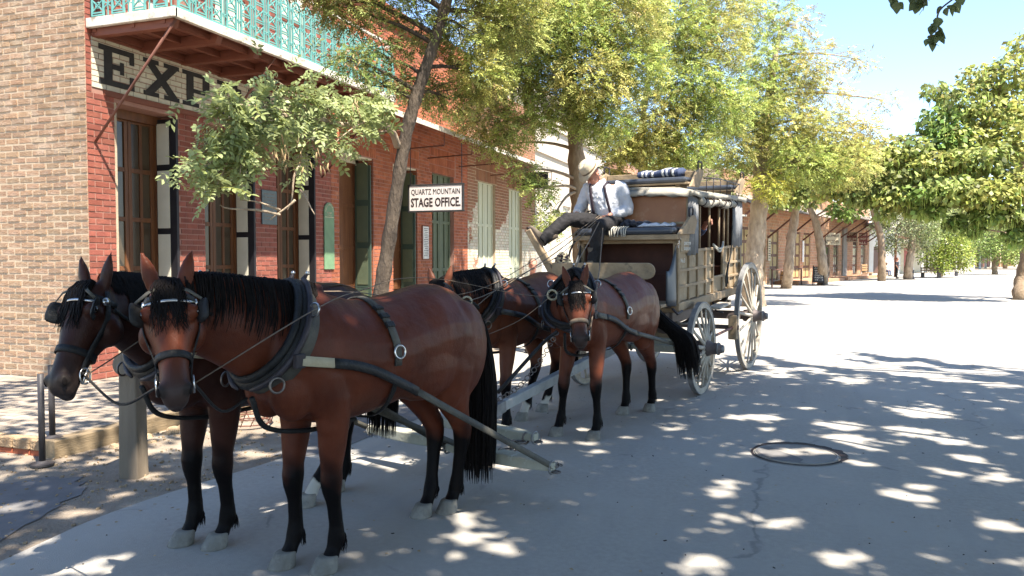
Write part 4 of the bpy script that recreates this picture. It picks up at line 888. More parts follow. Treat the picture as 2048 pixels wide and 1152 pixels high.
COAT=[coatmat('bay_coat',(.105,.027,.012),(.062,.016,.008)),coatmat('dark_bay_coat',(.040,.013,.008),(.025,.009,.006)),coatmat('red_bay_coat',(.115,.033,.016),(.072,.021,.011)),coatmat('bright_bay_coat',(.12,.038,.018),(.08,.026,.013))]
def G(u,v): return gnd(u,v)
tow=lambda u,v,d,du,dv,dd:(at(u+du,v+dv,d+dd)-at(u,v,d)).normalized()
camdir=lambda p:(Vec((0,0,CAMH))-p).normalized()
# near leader
nl=[G(584,1124),G(670,1134),G(856,1026),G(906,1018)]    # order matched below by side
NL=horse('shiny bay horse with black legs leading the team, nearer the road',(nl[0]+nl[1])/2,(nl[2]+nl[3])/2,.985,at(338,580,3.42),at(352,806,3.22),at(300,690,2.2)-at(338,690,3.35),[nl[1],nl[0],nl[3],nl[2]],COAT[0],(),[(-1.0,.0,1.22),(-1.05,.02,.85),(-1.03,.03,.45),(-1.02,.03,.12)],1,.12,11)
fl=[G(384,1080),G(452,1087),G(626,1006)]
FLf=(fl[0]+fl[1])/2; FLh=FLf+((nl[2]+nl[3])/2-(nl[0]+nl[1])/2).normalized()*1.06
sidev=Vec((.12,-.03,0))
FL=horse('dark bay horse leading the team beside the sidewalk, with a white hind foot',FLf,FLh,.985,at(190,580,3.74),at(118,785,3.52),at(-160,640,3.1)-at(140,690,3.7),[fl[1],fl[0],fl[2],FLh-sidev*.9+Vec((0,.1,0))],COAT[1],(2,),None,-1,.1,12)
nw=[G(1118,868),G(1194,876),G(1250,826),G(1303,820)]
NW=horse('bay horse facing forward beside the front wheel, black forelock over its face',(nw[0]+nw[1])/2,(nw[2]+nw[3])/2+Vec((-.02,-.12,0)),1.0,at(1152,572,6.3),at(1162,690,6.12),at(1160,640,4.5)-at(1156,640,6.3),[nw[1],nw[0],nw[3],nw[2]],COAT[2],(),[(-1.0,.06,1.10),(-1.06,.20,.93),(-1.09,.40,.77),(-1.09,.48,.36)],1,.1,13)
fwf=(nw[0]+nw[1])/2+Vec((-.82,-.0,0)); fwh=fwf+((nw[2]+nw[3])/2-(nw[0]+nw[1])/2).normalized()*1.08
FW=horse('bright bay horse with lowered head and white feet beside the coach pole',fwf,fwh,1.0,at(880,572,6.55),at(862,690,6.15),at(800,640,5.5)-at(880,640,6.5),[G(1012,870),fwf+Vec((-.15,-.05,0)),G(1090,820),G(1049,838)],COAT[3],(2,3),None,1,.15,14)
# ================================================================ COACH FRAME
CA=R(9.5); CF=Vec((-math.sin(CA),-math.cos(CA),0)); CL=Vec((math.cos(CA),-math.sin(CA),0)); CO=Vec((-1.7953,9.6637,0)); CRZ=math.atan2(CF.y,CF.x)
def CW(x,y,z): return CO+CF*x+CL*y+Vec((0,0,z))
# ---------------------------------------------------------------- whippletrees and lead bars
hN=(NL.M.to_3x3()@Vec((1,0,0))); lN=(NL.M.to_3x3()@Vec((0,1,0)))
def single(c,ax,half,label,name='swingletree',rz=0):
    T=thing(name,label,'wooden bar',c); b=MB(); rg=[]
    for i in range(9):
        t=-1+2*i/8; w_=.028+.035*(1-t*t); h=.026+.014*(1-t*t); p=ax*(half*t)
        sd=Vec((-ax.y,ax.x,0)); rg.append([p+sd*w_+Uz*h,p-sd*w_+Uz*h,p-sd*w_-Uz*h,p+sd*w_-Uz*h])
    b.loft(rg); b.build('bar',MT['barpaint'],T,bev=.008)
    for s in(-1,1):
        b=MB(); p=ax*(half*s*.98); b.ring(p+Vec((0,0,-.005)),ax,.042,.008,14,6); b.build('end_ferrule',MT['wheeliron'],T,True)
        b=MB(); b.ring(p+ax*(.03*s)+Vec((0,0,-.03)),Uz,.028,.006,12,5); b.build('hook',MT['chain'],T,True)
    return T
cN=Vec((-1.93,5.02,.25)); aN=Vec((.957,-.29,0)).normalized(); cFs=cN-aN*.80+Vec((-.03,.03,.02))
single(cN,aN,.47,'pale painted swingletree hanging behind the leading bay horse'); single(cFs,aN,.47,'pale painted swingletree behind the dark leading horse by the sidewalk')
cE=(cN+cFs)/2-Vec((hN.x,hN.y,0))*.34+Vec((0,0,.07)); single(cE,aN,.52,'heavy pale evener bar hung at the tip of the coach pole','evener_bar')
b=MB()
for p,q_ in((cN,cE+aN*.46),(cFs,cE-aN*.46)):
    t=thing('shackle','iron shackle linking the evener bar to the swingletree of the '+('leading bay horse' if p is cN else 'dark leading horse'),'shackle',p.lerp(q_,.5),group='shackles of the lead bars'); d=(q_-p)*.5
    for k in range(-2,3): b=MB(); b.ring(d*(k/2.6),Uz if k%2 else aN,.04,.008,12,5); b.build('link',MT['chain'],t,True)
# pole
t=thing('coach_pole','long weathered grey timber pole running from coach between the horses','pole',CO,CRZ); tip=(3.72,.06,.36)
b=MB(); b.bar((.25,0,.66),tip,.095,.11,(0,0,1),None,.075,.085); b.build('shaft',MT['polegrey'],t,bev=.012)
b=MB(); b.bar((3.55,.055,.378),(3.80,.062,.352),.10,.10); b.build('iron_cap',MT['wheeliron'],t,bev=.01)
b=MB(); b.tube([(3.78,.06,.34),(3.9,.06,.30),(3.96,.06,.36),(3.9,.06,.43)],[.02,.02,.018,.012],8); b.build('pole_hook',MT['chain'],t,True)
for k in range(7): b=MB(); b.ring(Vec((3.80+.045*k,.04,.33+.0*k)),Uz if k%2 else Uy,.03,.007,12,5); b.build('chain_link',MT['chain'],t,True)
# wheelers' bars near the axle
for s,lab in((1,'worn grey swingletree behind the horse nearer the road'),(-1,'worn grey swingletree behind the horse nearer the shops')):
    single(CW(.62,.42*s+.08,.60),CL,.40,lab)
single(CW(.42,.05,.66),CL,.62,'thick worn board evener in front of coach axle','evener_bar')
# harness sets
GRP='leather harness sets on the horses'
harness(NL,'black leather collar and pale tipped traces on the leading bay horse',GRP,{1:cN+aN*.46,-1:cN-aN*.46},.06)
harness(FL,'black leather collar and traces on the dark leading horse by the sidewalk',GRP,{1:cFs+aN*.46,-1:cFs-aN*.46},.06)
harness(NW,'worn black collar and dusty traces on the horse beside the front wheel',GRP,{1:CW(.66,.86,.60),-1:CW(.66,.12,.60)},.06,cream=False)
harness(FW,'black collar and traces on the bright bay horse with lowered head',GRP,{1:CW(.66,.02,.60),-1:CW(.66,-.72,.60)},.06,cream=False)
GB='bridles on the horses'
bridle(NL,'black bridle with blinkers and shiny browband on the leading bay horse',GB); bridle(FL,'black bridle with big blinkers on the dark leading horse',GB); bridle(NW,'brown noseband bridle on the horse beside the front wheel',GB,False); bridle(FW,'bridle with pale ring on the horse with lowered head',GB)
# neck yokes / breast straps
def strapthing(label,pts,w_,m,name='breast_strap',cat='strap',grp=None,flat=False,r=None):
    pts=[Vec(p) for p in pts]; T=thing(name,label,cat,pts[0],0,grp); b=MB(); lp=[p-pts[0] for p in catmull(pts,6)]
    b.tube(lp,w_ if r is None else r,6,True,.35 if flat else 1.); b.build('leather_strip',m,T,True); return T
def lw(H,x,y,z): return H.M@(Vec((x,y,z))*H.S)
for H,nm in((NL,'leading bay horse'),(FL,'dark leading horse'),(NW,'horse beside the wheel'),(FW,'horse with lowered head')):
    a=lw(H,.84,.05,.97); strapthing('martingale strap running from collar between forelegs of the '+nm,[a,lw(H,.72,0,.80),lw(H,.45,0,.735),lw(H,.1,0,.735)],.014,MT['leather'],'martingale','strap','martingale straps under the collars')
strapthing('thin black coupling rein slung between bits of the two leaders',[FL.bit[1],FL.bit[1].lerp(NL.bit[-1],.5)+Vec((0,0,-.10)),NL.bit[-1]],.006,MT['leather'],'coupling_rein','rein')
strapthing('thin lead line slung from bit to collar of the leading bay horse',[NL.bit[1],NL.bit[1].lerp(lw(NL,.86,.04,.97),.5)+Vec((0,0,-.09)),lw(NL,.86,.04,.97)],.007,MT['leather'],'lead_line','rein')
strapthing('heavy strap with buckle from the pole tip to collar of horse beside wheel',[lw(NW,.88,.0,.99),lw(NW,.98,-.12,.86),CW(3.72,.12,.52)],.018,MT['leather'],'pole_strap','strap')
for H,q1 in((NW,CW(3.70,.10,.45)),(FW,CW(3.70,.02,.45))):
    p0=lw(H,.90,.0 if H is NW else .06,.97); T=thing('breast_chain','steel chain from the pole tip to the collar of the '+('horse beside the wheel' if H is NW else 'horse with lowered head'),'chain',p0,0,'breast chains at the pole tip'); d=q1-p0; n=max(8,int(d.length/.042))
    for k in range(n): t_=k/(n-1); b=MB(); b.ring(d*t_+Vec((0,0,-.10*math.sin(math.pi*t_))),Vec((d.y,-d.x,0)) if k%2 else Uz.cross(d).cross(d),.021,.0045,10,4,None,1.25); b.build('link',MT['chain'],T,True)
# reins
HAND=CW(.60,-.28,2.13)
def rein(label,pts,r=.0065): return strapthing(label,pts,r,MT['leathertan'],'rein','rein','driving reins',True)
ringN=at(1105,590,6.35); ringF=at(934,603,6.45)
def over(H,s,x,y,z): return lw(H,x,s*y,z)
rein('driving rein from the leading bay horse through a ring at the wheel horse cheek',[NL.bit[1],NL.rein_ring[1],over(NL,1,.15,.10,1.47),over(NL,1,-.4,.12,1.53),ringN,ringN.lerp(HAND,.5)+Vec((0,0,-.06)),HAND+Vec((0,.02,0))])
rein('driving rein from the leading bay horse to bridle of horse with lowered head',[NL.bit[-1],NL.rein_ring[-1],over(NL,-1,.1,.12,1.46),ringF,ringF.lerp(HAND,.5)+Vec((0,0,-.08)),HAND+Vec((0,-.02,0))])
rein('driving rein from the dark leader along the team',[FL.bit[1],FL.rein_ring[1],over(FL,1,-.2,.12,1.5),ringF+Vec((-.1,.0,.05)),ringF.lerp(HAND,.45)+Vec((-.06,0,-.05)),HAND+Vec((-.02,-.02,.01))])
rein('driving rein of the horse beside the front wheel',[NW.bit[1],NW.rein_ring[1],NW.rein_ring[1].lerp(HAND,.55)+Vec((0,0,-.22)),HAND+Vec((.02,.01,-.02))])
rein('driving rein of the horse with lowered head',[FW.bit[1],FW.rein_ring[1],FW.rein_ring[1].lerp(HAND,.5)+Vec((0,0,-.1)),HAND+Vec((.01,-.03,-.01))])
rein('driving rein passing low across the flank of the horse with lowered head',[at(960,676,6.2),at(1040,640,6.35),ringN])
for p,lab in((ringN,'pale rein ring on bridle strap of the horse beside the wheel'),(ringF,'pale rein ring on bridle strap of the horse with lowered head')):
    t=thing('rein_ring',lab,'ring',p,0); b=MB(); b.ring((0,0,0),camdir(p)+Vec((.2,0,.3)),.040,.009,18,7); b.build('hoop',MT['strapcream'],t,True)
    b=MB(); b.strap([Vec((0,0,0)),Vec((.05,.03,-.02)),Vec((.09,.05,-.06))],[Vec((0,-1,0))]*3,.03,.006); b.build('tab',MT['leather'],t,True)
# ================================================================ STAGECOACH
CT=thing('stagecoach','weathered tan wooden stagecoach with ribbed side, canvas top and big spoked wheels','stagecoach',CO,CRZ)
sh=lambda p:Vec((p.x,p.y,p.z+(.5-p.x)*.038))
def cp(mb,name,m,smooth=False,bev=.006,parent=None,slope=True): return mb.build(name,MT[m],parent or CT,smooth,sh if slope else None,bev)
def B(*a): return MB().bb(*a)
XR,XFt,YS=-2.55,.5,.62
cols=[.44,.03,-.33,-.69,-1.04]; colr=[-1.53,-1.87,-2.2,-2.52]; rows=[1.12,1.29,1.48,1.70]
cp(B(XR,XFt,-YS,YS,1.0,1.05),'floor','coachwood')
for s in(1,-1):
    y=YS*s; o=lambda a,b_:(min(y-a*s,y-b_*s),max(y-a*s,y-b_*s))
    cp(B(XR-.02,XFt+.03,*o(-.03,.07),1.02,1.115),'sill','coachwood',bev=.01)
    # recessed panels
    segs=[(a,b) for a,b in zip(cols[1:],cols)]+([] if s>0 else [(-1.53,-1.04)])+[(a,b) for a,b in zip(colr[1:],colr)]
    for a,b_ in segs:
        for z0,z1 in zip(rows,rows[1:]): cp(B(a+.004,b_-.004,*o(.022,.035),z0+.004,z1-.004),'panel','coachpanel',bev=0)
    cp(B(-1.53,-1.04,*o(.022,.035),1.12,1.32),'panel','coachpanel',bev=0)
    for x in cols+colr: cp(B(x-.022,x+.022,*o(-.004,.022),1.115,1.715),'upright_batten','coachwood',bev=.007)
    for z in rows[1:]:
        for a,b_ in [(cols[-1]-.02,cols[0])]+[(colr[-1],colr[0]+.02)]: cp(B(a,b_,*o(-.007,.021),z-.018,z+.018),'cross_batten','coachwood',bev=.006)
    cp(B(-1.53,-1.04,*o(-.007,.021),1.30,1.335),'door_sill','coachwood')
    cp(B(.44,.5,*o(-.01,.06),1.05,1.86),'front_post','coachwood',bev=.01)
    cp(B(-2.58,-2.50,*o(-.006,.06),1.10,2.40),'rear_post','coachwood',bev=.01); cp(B(.06,.12,*o(-.002,.05),1.70,2.36),'front_cabin_post','coachwood')
    for x in(-.42,-.86,-1.34,-1.60,-1.82): cp(MB().tube([(x,y-.015*s,1.70),(x,y-.015*s,2.36)],.016,8),'window_bar','doortan' if False else 'coachwood',True,0)
    cp(B(-2.5,.1,*o(.0,.03),2.335,2.37),'roof_rail','coachwood')
    # canvas side curtains
    for a,b_,z0 in((-.27,.13,1.655),(-2.56,-2.03,1.70)):
        b=MB(); rg=[]
        for i in range(13):
            x=a+(b_-a)*i/12; w_=.012*math.sin(i*1.9)+.006*math.sin(i*4.1); rg.append([Vec((x,y+s*(.012+w_*.5),2.36)),Vec((x,y+s*(.018+w_),2.0)),Vec((x,y+s*(.016+w_*1.3),z0+.01*math.sin(i))),Vec((x,y+s*(.012+w_*1.3),z0+.01*math.sin(i))),Vec((x,y+s*(.012+w_),2.0)),Vec((x,y+s*(.006+w_*.5),2.36))])
        b.loft(rg); cp(b,'side_curtain','canvasgrey',True,0)
    # rolled up canvas under the eave tied with cord
    b=MB(); n=26; b.tube([(-.25-1.75*i/n,y+s*.035,2.305-.03*math.sin(math.pi*i/n*2.2)**2) for i in range(n+1)],[.045+.012*math.sin(i*2.1)-(.014 if i%5==0 else 0) for i in range(n+1)],12); cp(b,'rolled_curtain','canvas',True,0)
    for k in range(6):
        x=-.35-.31*k; b=MB(); b.ring((x,y+s*.035,2.30),(1,0,.3),.06,.006,14,5); b.tube([(x,y+s*.05,2.36),(x-.12,y+s*.075,2.30),(x-.2,y+s*.055,2.37)],.005,5); cp(b,'tie_cord','letterdark',True,0)
# canvas roof edge and roof
b=MB(); rg=[]
for i in range(19):
    x=.22-2.86*i/18; k=.02*math.sin(i*1.7)*(i%2); rg.append([Vec((x,yy,zz+k*.3)) for yy,zz in((-.67,2.345),(-.68,2.41),(-.5,2.455),(0,2.48),(.5,2.455),(.68,2.41+.006*math.sin(i*2.3)),(.675,2.345+.012*math.sin(i*1.3)),(.60,2.38),(0,2.44),(-.6,2.38))])
b.loft(rg); cp(b,'canvas_roof','canvas',True,0)
b=MB(); rg=[]
for i in range(15):
    y=-.66+1.32*i/14; a=.012*math.sin(i*2.2); rg.append([Vec((.225,y,2.40+.04*(1-(y/.66)**2)+.01)),Vec((.245+a,y,2.35+.035*(1-(y/.66)**2)+a)),Vec((.235+a,y,2.33+.035*(1-(y/.66)**2)-a)),Vec((.21,y,2.36+.035*(1-(y/.66)**2)))])
b.loft(rg); cp(b,'canvas_valance','canvas',True,0)
# front of cabin above driver's seat, inside lining
cp(B(.10,.13,-.6,.6,1.86,2.40),'front_panel','coachorange'); cp(B(.131,.15,-.6,.6,2.02,2.05),'panel_trim','coachwood')
cp(B(-2.54,-2.50,-.6,.6,1.05,2.40),'back_wall','coachred'); cp(B(-2.4,-1.95,-.58,.58,1.05,1.42),'rear_bench','coachred'); cp(B(-.35,.05,-.58,.58,1.05,1.42),'front_bench','coachred')
cp(B(.0,.04,-.6,.6,1.06,1.86),'bulkhead','coachred')
cp(B(.05,.44,-.585,-.57,1.06,1.86),'boot_lining','coachred')
# driver's box and seat
cp(B(.10,.62,-.64,.64,1.845,1.905),'seat_board','coachwood',bev=.01); cp(B(.44,.50,-.62,.62,1.80,1.845),'seat_beam','coachwood')
b=MB(); b.bb(.14,.64,-.60,.60,1.906,1.99); cp(b,'seat_cushion','seatleather',bev=.035)
cp(B(.06,.10,-.62,.62,1.9,2.10),'seat_back','seatleather',bev=.015)
for s in(1,-1):
    y=.655*s; b=MB(); b.prism([(.62,1.90),(.02,1.90),(-.10,2.06),(.02,2.13),(.16,2.115)],(0,y-.018,0),Ux,Uz,Uy,.036); cp(b,'seat_arm','coachwood')
    b=MB(); b.tube(catmull([(.04,y,2.12),(.035,y,2.19),(.06,y,2.215),(.17,y,2.20),(.19,y,2.17),(.17,y,2.105)],4),.011,8); cp(b,'grab_iron','iron',True,0)
# boot: toe board, leather sides, floor
cp(B(.5,1.02,-.6,.6,1.10,1.135),'boot_floor','coachwood')
b=MB(); prof=[(.60,1.06),(.60,1.49)]+[(.60-.09*(1-math.cos(a)),1.49+.09*math.sin(a)) for a in np.linspace(.2,1.57,5)]
pl=[(-.70,1.42),(.46,1.42)]+[(.46+.09*math.sin(a),1.51-.09*math.cos(a)) for a in np.linspace(.1,3.0,9)]+[(-.70,1.60)]
b.prism(pl,(1.06,0,0),Uy,Uz,Ux,.03); cp(b,'toe_board','coachwood',bev=.008)
for y in(-.5,.38): cp(MB().bar((1.05,y,1.44),(.85,y,1.14),.06,.025),'toe_board_brace','coachwood')
for s in(1,-1):
    b=MB(); rg=[]; 
    for i in range(9):
        t=i/8; x0=.49+.47*t*(1-.25*t); rg.append([Vec((x0,s*(.605+.05*math.sin(math.pi*t)*(1-zz)),1.08+.03*t+((1.80-.33*t-.12*math.sin(math.pi*t))-1.08)*zz)) for zz in(0,.2,.4,.6,.8,1)]+[Vec((x0-.004,s*(.592+.05*math.sin(math.pi*t)*(1-zz)),1.08+.03*t+((1.80-.33*t-.12*math.sin(math.pi*t))-1.08)*zz)) for zz in(1,.8,.6,.4,.2,0)])
    b.loft(rg); cp(b,'leather_apron','boot_leather',True,0)
    b=MB()
    for k in range(5): b.ring((.51-.012*k,s*.63,1.76+.03*k),Ux if k%2 else Uy,.014,.0035,8,4)
    cp(b,'apron_chain','metal',True,0)
b=MB(); b.tube([(.45,.66,1.02),(.62,.66,1.0),(.74,.64,1.07)],.014,6); cp(b,'step_iron','iron',True,0)
# brake lever where the driver's boot rests
b=MB(); b.bar((1.16,-.965,1.97),(.98,-.68,1.36),.075,.10,(1,0,0)); cp(b,'brake_lever','coachwood',bev=.012,slope=False)
b=MB(); b.tube(catmull([(.5,-.66,1.88),(.56,-.72,1.70),(.56,-.72,1.58),(.5,-.66,1.52)],5),.012,8); cp(b,'hand_iron','iron',True,0)
# roof seats
for x0,dx,nm in((-.30,.34,'front'),(-2.52,-.02,'rear')):
    cp(B(x0-.04,x0+.36,-.60,.60,2.50,2.525),'roof_seat_board','coachwood'); b=MB(); b.bb(x0-.02,x0+.38,-.58,.58,2.526,2.59); cp(b,'roof_cushion','seatleather',bev=.028)
    for y in(-.45,.45): cp(B(x0,x0+.3,y-.03,y+.03,2.42,2.50),'seat_block','coachwood')
    cp(MB().bar((x0-.05,-.60,2.60),(x0-.05,.60,2.60),.03,.16),'roof_seat_back','coachwood')
    for s in(1,-1):
        b=MB(); b.prism([(x0+.36,2.47),(x0,2.47),(x0-.22,2.68),(x0-.02,2.71),(x0+.10,2.66)],(0,.62*s-.015,0),Ux,Uz,Uy,.03); cp(b,'roof_seat_arm','coachwood')
        b=MB(); b.tube(catmull([(x0-.14,.62*s,2.68),(x0-.15,.62*s,2.765),(x0-.12,.62*s,2.785),(x0+.0,.62*s,2.79),(x0+.02,.62*s,2.77),(x0+.01,.62*s,2.69)],4),.010,8); cp(b,'grab_iron','iron',True,0)
for s in(1,-1):
    b=MB(); b.tube([(-.5,.63*s,2.60),(-1.2,.64*s,2.62),(-2.4,.63*s,2.60)],.009,6); 
    cp(b,'top_rail','iron',True,0)
    for x in(-.62,-.95,-1.3,-1.65,-2.0,-2.35): b=MB(); b.tube([(x,.63*s,2.42),(x,.635*s,2.61)],.007,6); cp(b,'rail_post','iron',True,0)
# back luggage shelf
cp(B(-3.2,-2.6,-.5,.56,2.14,2.17),'luggage_shelf','wheelwood'); cp(B(-3.15,-2.60,-.5,.55,1.1,1.14),'luggage_rack','coachwood')
b=MB(); b.add([Vec(p) for p in((-2.6,-.58,1.15),(-2.6,.58,1.15),(-2.6,.58,1.9),(-2.6,-.58,1.9),(-3.1,-.52,1.15),(-3.1,.52,1.15))],[(0,1,2,3),(4,5,1,0),(4,3,2,5),(0,3,4),(1,5,2)]); cp(b,'rear_boot','boot_leather',bev=.02)
b=MB(); b.tube(catmull([(-.86,.66,1.76),(-1.0,.69,1.70),(-1.2,.69,1.71),(-1.36,.66,1.78)],6),.014,8); b.tube(catmull([(-.86,.66,1.75),(-1.05,.70,1.66),(-1.36,.66,1.77)],6),.012,8); cp(b,'rope_loop','rope',True,0)
b=MB(); b.tube(catmull([(-1.86,.66,2.0),(-1.8,.655,1.6),(-1.62,.66,1.4),(-1.64,.66,1.2)],6),.011,6); b.tube(catmull([(-1.66,.66,1.45),(-1.55,.66,1.3),(-1.56,.66,1.16)],5),.013,6); cp(b,'hanging_strap','leather',True,0)
text('QUARTZ MTN',.055,(.23,.648,1.80),(-1,0,0),(0,0,1),MT['letterwhite'],CT,.001,width=.26,name='painted_lettering'); text('STAGE LINE',.055,(.23,.648,1.74),(-1,0,0),(0,0,1),MT['letterwhite'],CT,.001,width=.26,name='painted_lettering'); text('No.3',.07,(.24,.60,1.60),(-1,0,0),(0,0,1),MT['letterwhite'],CT,.001,width=.16,name='painted_lettering')
cp(B(.12,.44,.60,.64,1.70,1.86),'name_board','coachpanel')
# running gear
b=MB(); b.bar((0,-.70,.56),(0,.70,.56),.10,.11); b.build('front_axle',MT['hubdark'],CT,bev=.01); b=MB(); b.bar((-2.5,-.70,.79),(-2.5,.70,.79),.11,.12); b.build('rear_axle',MT['hubdark'],CT,bev=.01)
b=MB(); b.bar((.05,-.5,.72),(.05,.5,.72),.14,.12); b.build('front_bolster',MT['coachwood'],CT,bev=.012); b=MB(); b.bar((-2.45,-.5,.95),(-2.45,.5,.95),.12,.12); b.build('rear_bolster',MT['coachwood'],CT,bev=.012)
b=MB(); b.bar((.0,0,.70),(-2.5,0,.84),.10,.09); b.build('reach',MT['hubdark'],CT)
b=MB(); b.lathe([(.34,-.02),(.36,0),(.34,.02)],(.05,0,.80),(0,0,1),24); b.build('fifth_wheel',MT['iron'],CT)
for s in(1,-1):
    b=MB(); rg=[]; pp=catmull([(.28,s*.42,1.03),(.1,s*.44,.86),(-.35,s*.45,.80),(-1.2,s*.45,.90),(-2.1,s*.45,.95),(-2.5,s*.44,1.1)],6); b.strap(pp,[Uz]*len(pp),.08,.03); b.build('thoroughbrace',MT['leather'],CT,True)
    b=MB(); b.bar((.1,s*.42,.78),(.26,s*.42,1.06),.06,.05); b.build('brace_stand',MT['hubdark'],CT,bev=.006); b=MB(); b.bar((-2.45,s*.42,.95),(-2.55,s*.42,1.2),.06,.05); b.build('brace_stand',MT['hubdark'],CT,bev=.006)
    b=MB(); b.tube([(-.7,s*.55,1.08),(-.78,s*.62,.9),(-.80,s*.72,.865)],.012,6); b.tube([(-1.2,s*.55,1.1),(-1.18,s*.62,.93),(-1.16,s*.72,.905)],.012,6); b.build('step_hanger',MT['iron'],CT,True)
    b=MB(); b.bar((-.68,s*.72,.99),(-1.26,s*.72,1.03),.17,.03); b.build('step_plate',MT['wheelwood'],CT,bev=.008)
    b=MB(); b.bb(-1.80,-1.67,s*.72-.06,s*.72+.06,.50,.84); b.build('brake_block',MT['coachwood'],CT,bev=.015); b=MB(); b.tube([(-.2,s*.70,.60),(-1.68,s*.72,.67)],.018,8); b.build('brake_rod',MT['brownrod'],CT,True)
b=MB(); b.bb(-1.735,-1.70,-.8,.8,.64,.70); b.build('brake_beam',MT['hubdark'],CT)
b=MB(); b.lathe([(.16,-.06),(.17,0),(.16,.06)],(.30,.40,.90),(0,1,0),20); b.build('spool',MT['hubdark'],CT)
cp(B(-.5,.3,-.3,.5,.86,1.0),'under_box','hubdark'); cp(B(-1.9,-1.2,-.35,.35,.84,1.0),'under_box','coachwood')
def wheel(x,s,r,n):
    yc=.76*s; D=.05*s; b=MB(); k=48
    sec=[(r-.012,-.026),(r-.012,.026),(r-.075,.030),(r-.075,-.030)]
    b.loft([[Vec((x+rr*math.cos(2*math.pi*i/k),yc+yy,r+rr*math.sin(2*math.pi*i/k))) for rr,yy in sec] for i in range(k)],False,True); Wh=b.build('wheel',MT['wheelwood'],CT,False)
    b=MB(); sec=[(r,-.03),(r,.03),(r-.0125,.031),(r-.0125,-.031)]; b.loft([[Vec((x+rr*math.cos(2*math.pi*i/k),yc+yy,r+rr*math.sin(2*math.pi*i/k))) for rr,yy in sec] for i in range(k)],False,True); b.build('tyre',MT['wheeliron'],Wh)
    for i in range(n):
        a=2*math.pi*(i+.3)/n; c,sn=math.cos(a),math.sin(a); b=MB(); b.tube([(x+.07*c,yc+D*1.2,r+.07*sn),(x+.16*c,yc+D,r+.16*sn),(x+(r-.2)*c,yc+D*.3,r+(r-.2)*sn),(x+(r-.07)*c,yc,r+(r-.07)*sn)],[.03,.026,.019,.021],8,True,.72,(0,1,0)); b.build('spoke',MT['wheelwood'],Wh,True)
    b=MB(); b.lathe([(.06,-.11),(.085,-.09),(.095,-.02),(.10,.05),(.085,.09),(.07,.11),(.068,.17),(.072,.18),(.072,.20),(.055,.205),(.05,.23),(.02,.235)],(x,yc+D*.4,r),(0,s,0),20); b.build('hub',MT['hubdark'],Wh,True)
    b=MB(); b.lathe([(.104,.035),(.107,.04),(.104,.045)],(x,yc+D*.4,r),(0,s,0),20); b.lathe([(.074,.175),(.078,.185),(.074,.195)],(x,yc+D*.4,r),(0,s,0),20); b.lathe([(.05,.22),(.045,.25),(.02,.255)],(x,yc+D*.4,r),(0,s,0),14); b.build('hub_band',MT['wheeliron'],Wh,True)
for s in(1,-1): wheel(0,s,.555,14); wheel(-2.5,s,.785,16)
# things lying on the coach
def cthing(name,label,cat,x,y,z,grp=None): return thing(name,label,cat,CW(x,y,z),CRZ,grp)
t=cthing('folded_blanket','blue and white striped woven blanket folded on the roof seat','blanket',-.30,.18,2.66)
for k in range(20):
    b=MB(); rg=[]; y0=-.26+k*.026
    for i in range(4):
        y=y0+.026*i/3; j=.012*math.sin(9*y)+.006*math.sin(23*y); rg.append([Vec((.26,y,-.005+j)),Vec((.24,y,.045+j)),Vec((.05,y,.085+j)),Vec((-.08,y,.075+j)),Vec((-.09,y,.0)),Vec((.2,y,-.03))])
    b.loft(rg); b.build('stripe',MT[('blue','blue','letterwhite','blue','shirt','blue','cloth_dark','letterwhite','blue','blue')[k%10]],t,True)
t=cthing('cloth_heap','dark and cream shawl bunched on the driver seat beside him','cloth',.40,.0,2.0); q=random.Random(4); b=MB()
for k in range(11): b.tube(catmull([(q.uniform(-.1,.1),-.12+.05*k*.5,q.uniform(.0,.03)),(q.uniform(-.1,.1),-.08+.05*k*.5,q.uniform(.03,.07)),(q.uniform(-.1,.15),-.02+.05*k*.5,q.uniform(.0,.04))],4),q.uniform(.02,.035),7)
b.build('fold',MT['cloth_dark'],t,True); b=MB()
for k in range(8): b.tube(catmull([(.18,-.16+.03*k,.0),(.24,-.17+.03*k,-.03),(.25,-.175+.03*k+q.uniform(-.02,.02),-.12)],3),.008,5)
b.build('fringe',MT['rope'],t,True)
t=cthing('cloth_heap','pale blue white cloth spread on the driver seat by the grab iron','cloth',.38,.33,2.0); b=MB(); rg=[]
for i in range(9): y=-.2+.4*i/8; h=.015+.03*abs(math.sin(i*1.3)); rg.append([Vec((-.12,y,.0)),Vec((-.08,y,h)),Vec((.03,y,h*1.2)),Vec((.12,y,h*.6)),Vec((.13,y,.0))])
b.loft(rg); b.build('fold',MT['shirt'],t,True)
t=cthing('spotted_cloth','purple and white spotted cloth hanging by the brake lever','cloth',.95,-.62,1.62); b=MB(); rg=[]
for i in range(7):
    z=.08-.26*i/6; w_=.05+.13*i/6*(1-.3*(i==6)); rg.append([Vec((.02*math.sin(j*1.8+i),-w_+2*w_*j/7,z-.01*math.sin(j*2))) for j in range(8)]+[Vec((.02*math.sin(j*1.8+i)-.012,-w_+2*w_*j/7,z)) for j in range(7,-1,-1)])
b.loft(rg); b.build('drape',MT['signcream'],t,True)
sp=MB()
for i in range(60): z=.06-.24*rnd.random(); y=rnd.uniform(-.15,.15); sp.sphere((.022+.012*math.sin(y*30),y*(.5-(z-.06)*2.2),z),(.008,.013,.011),6,4)
sp.build('spots',MT['suspender'],t); tag(t.children[-1],kind='stuff')
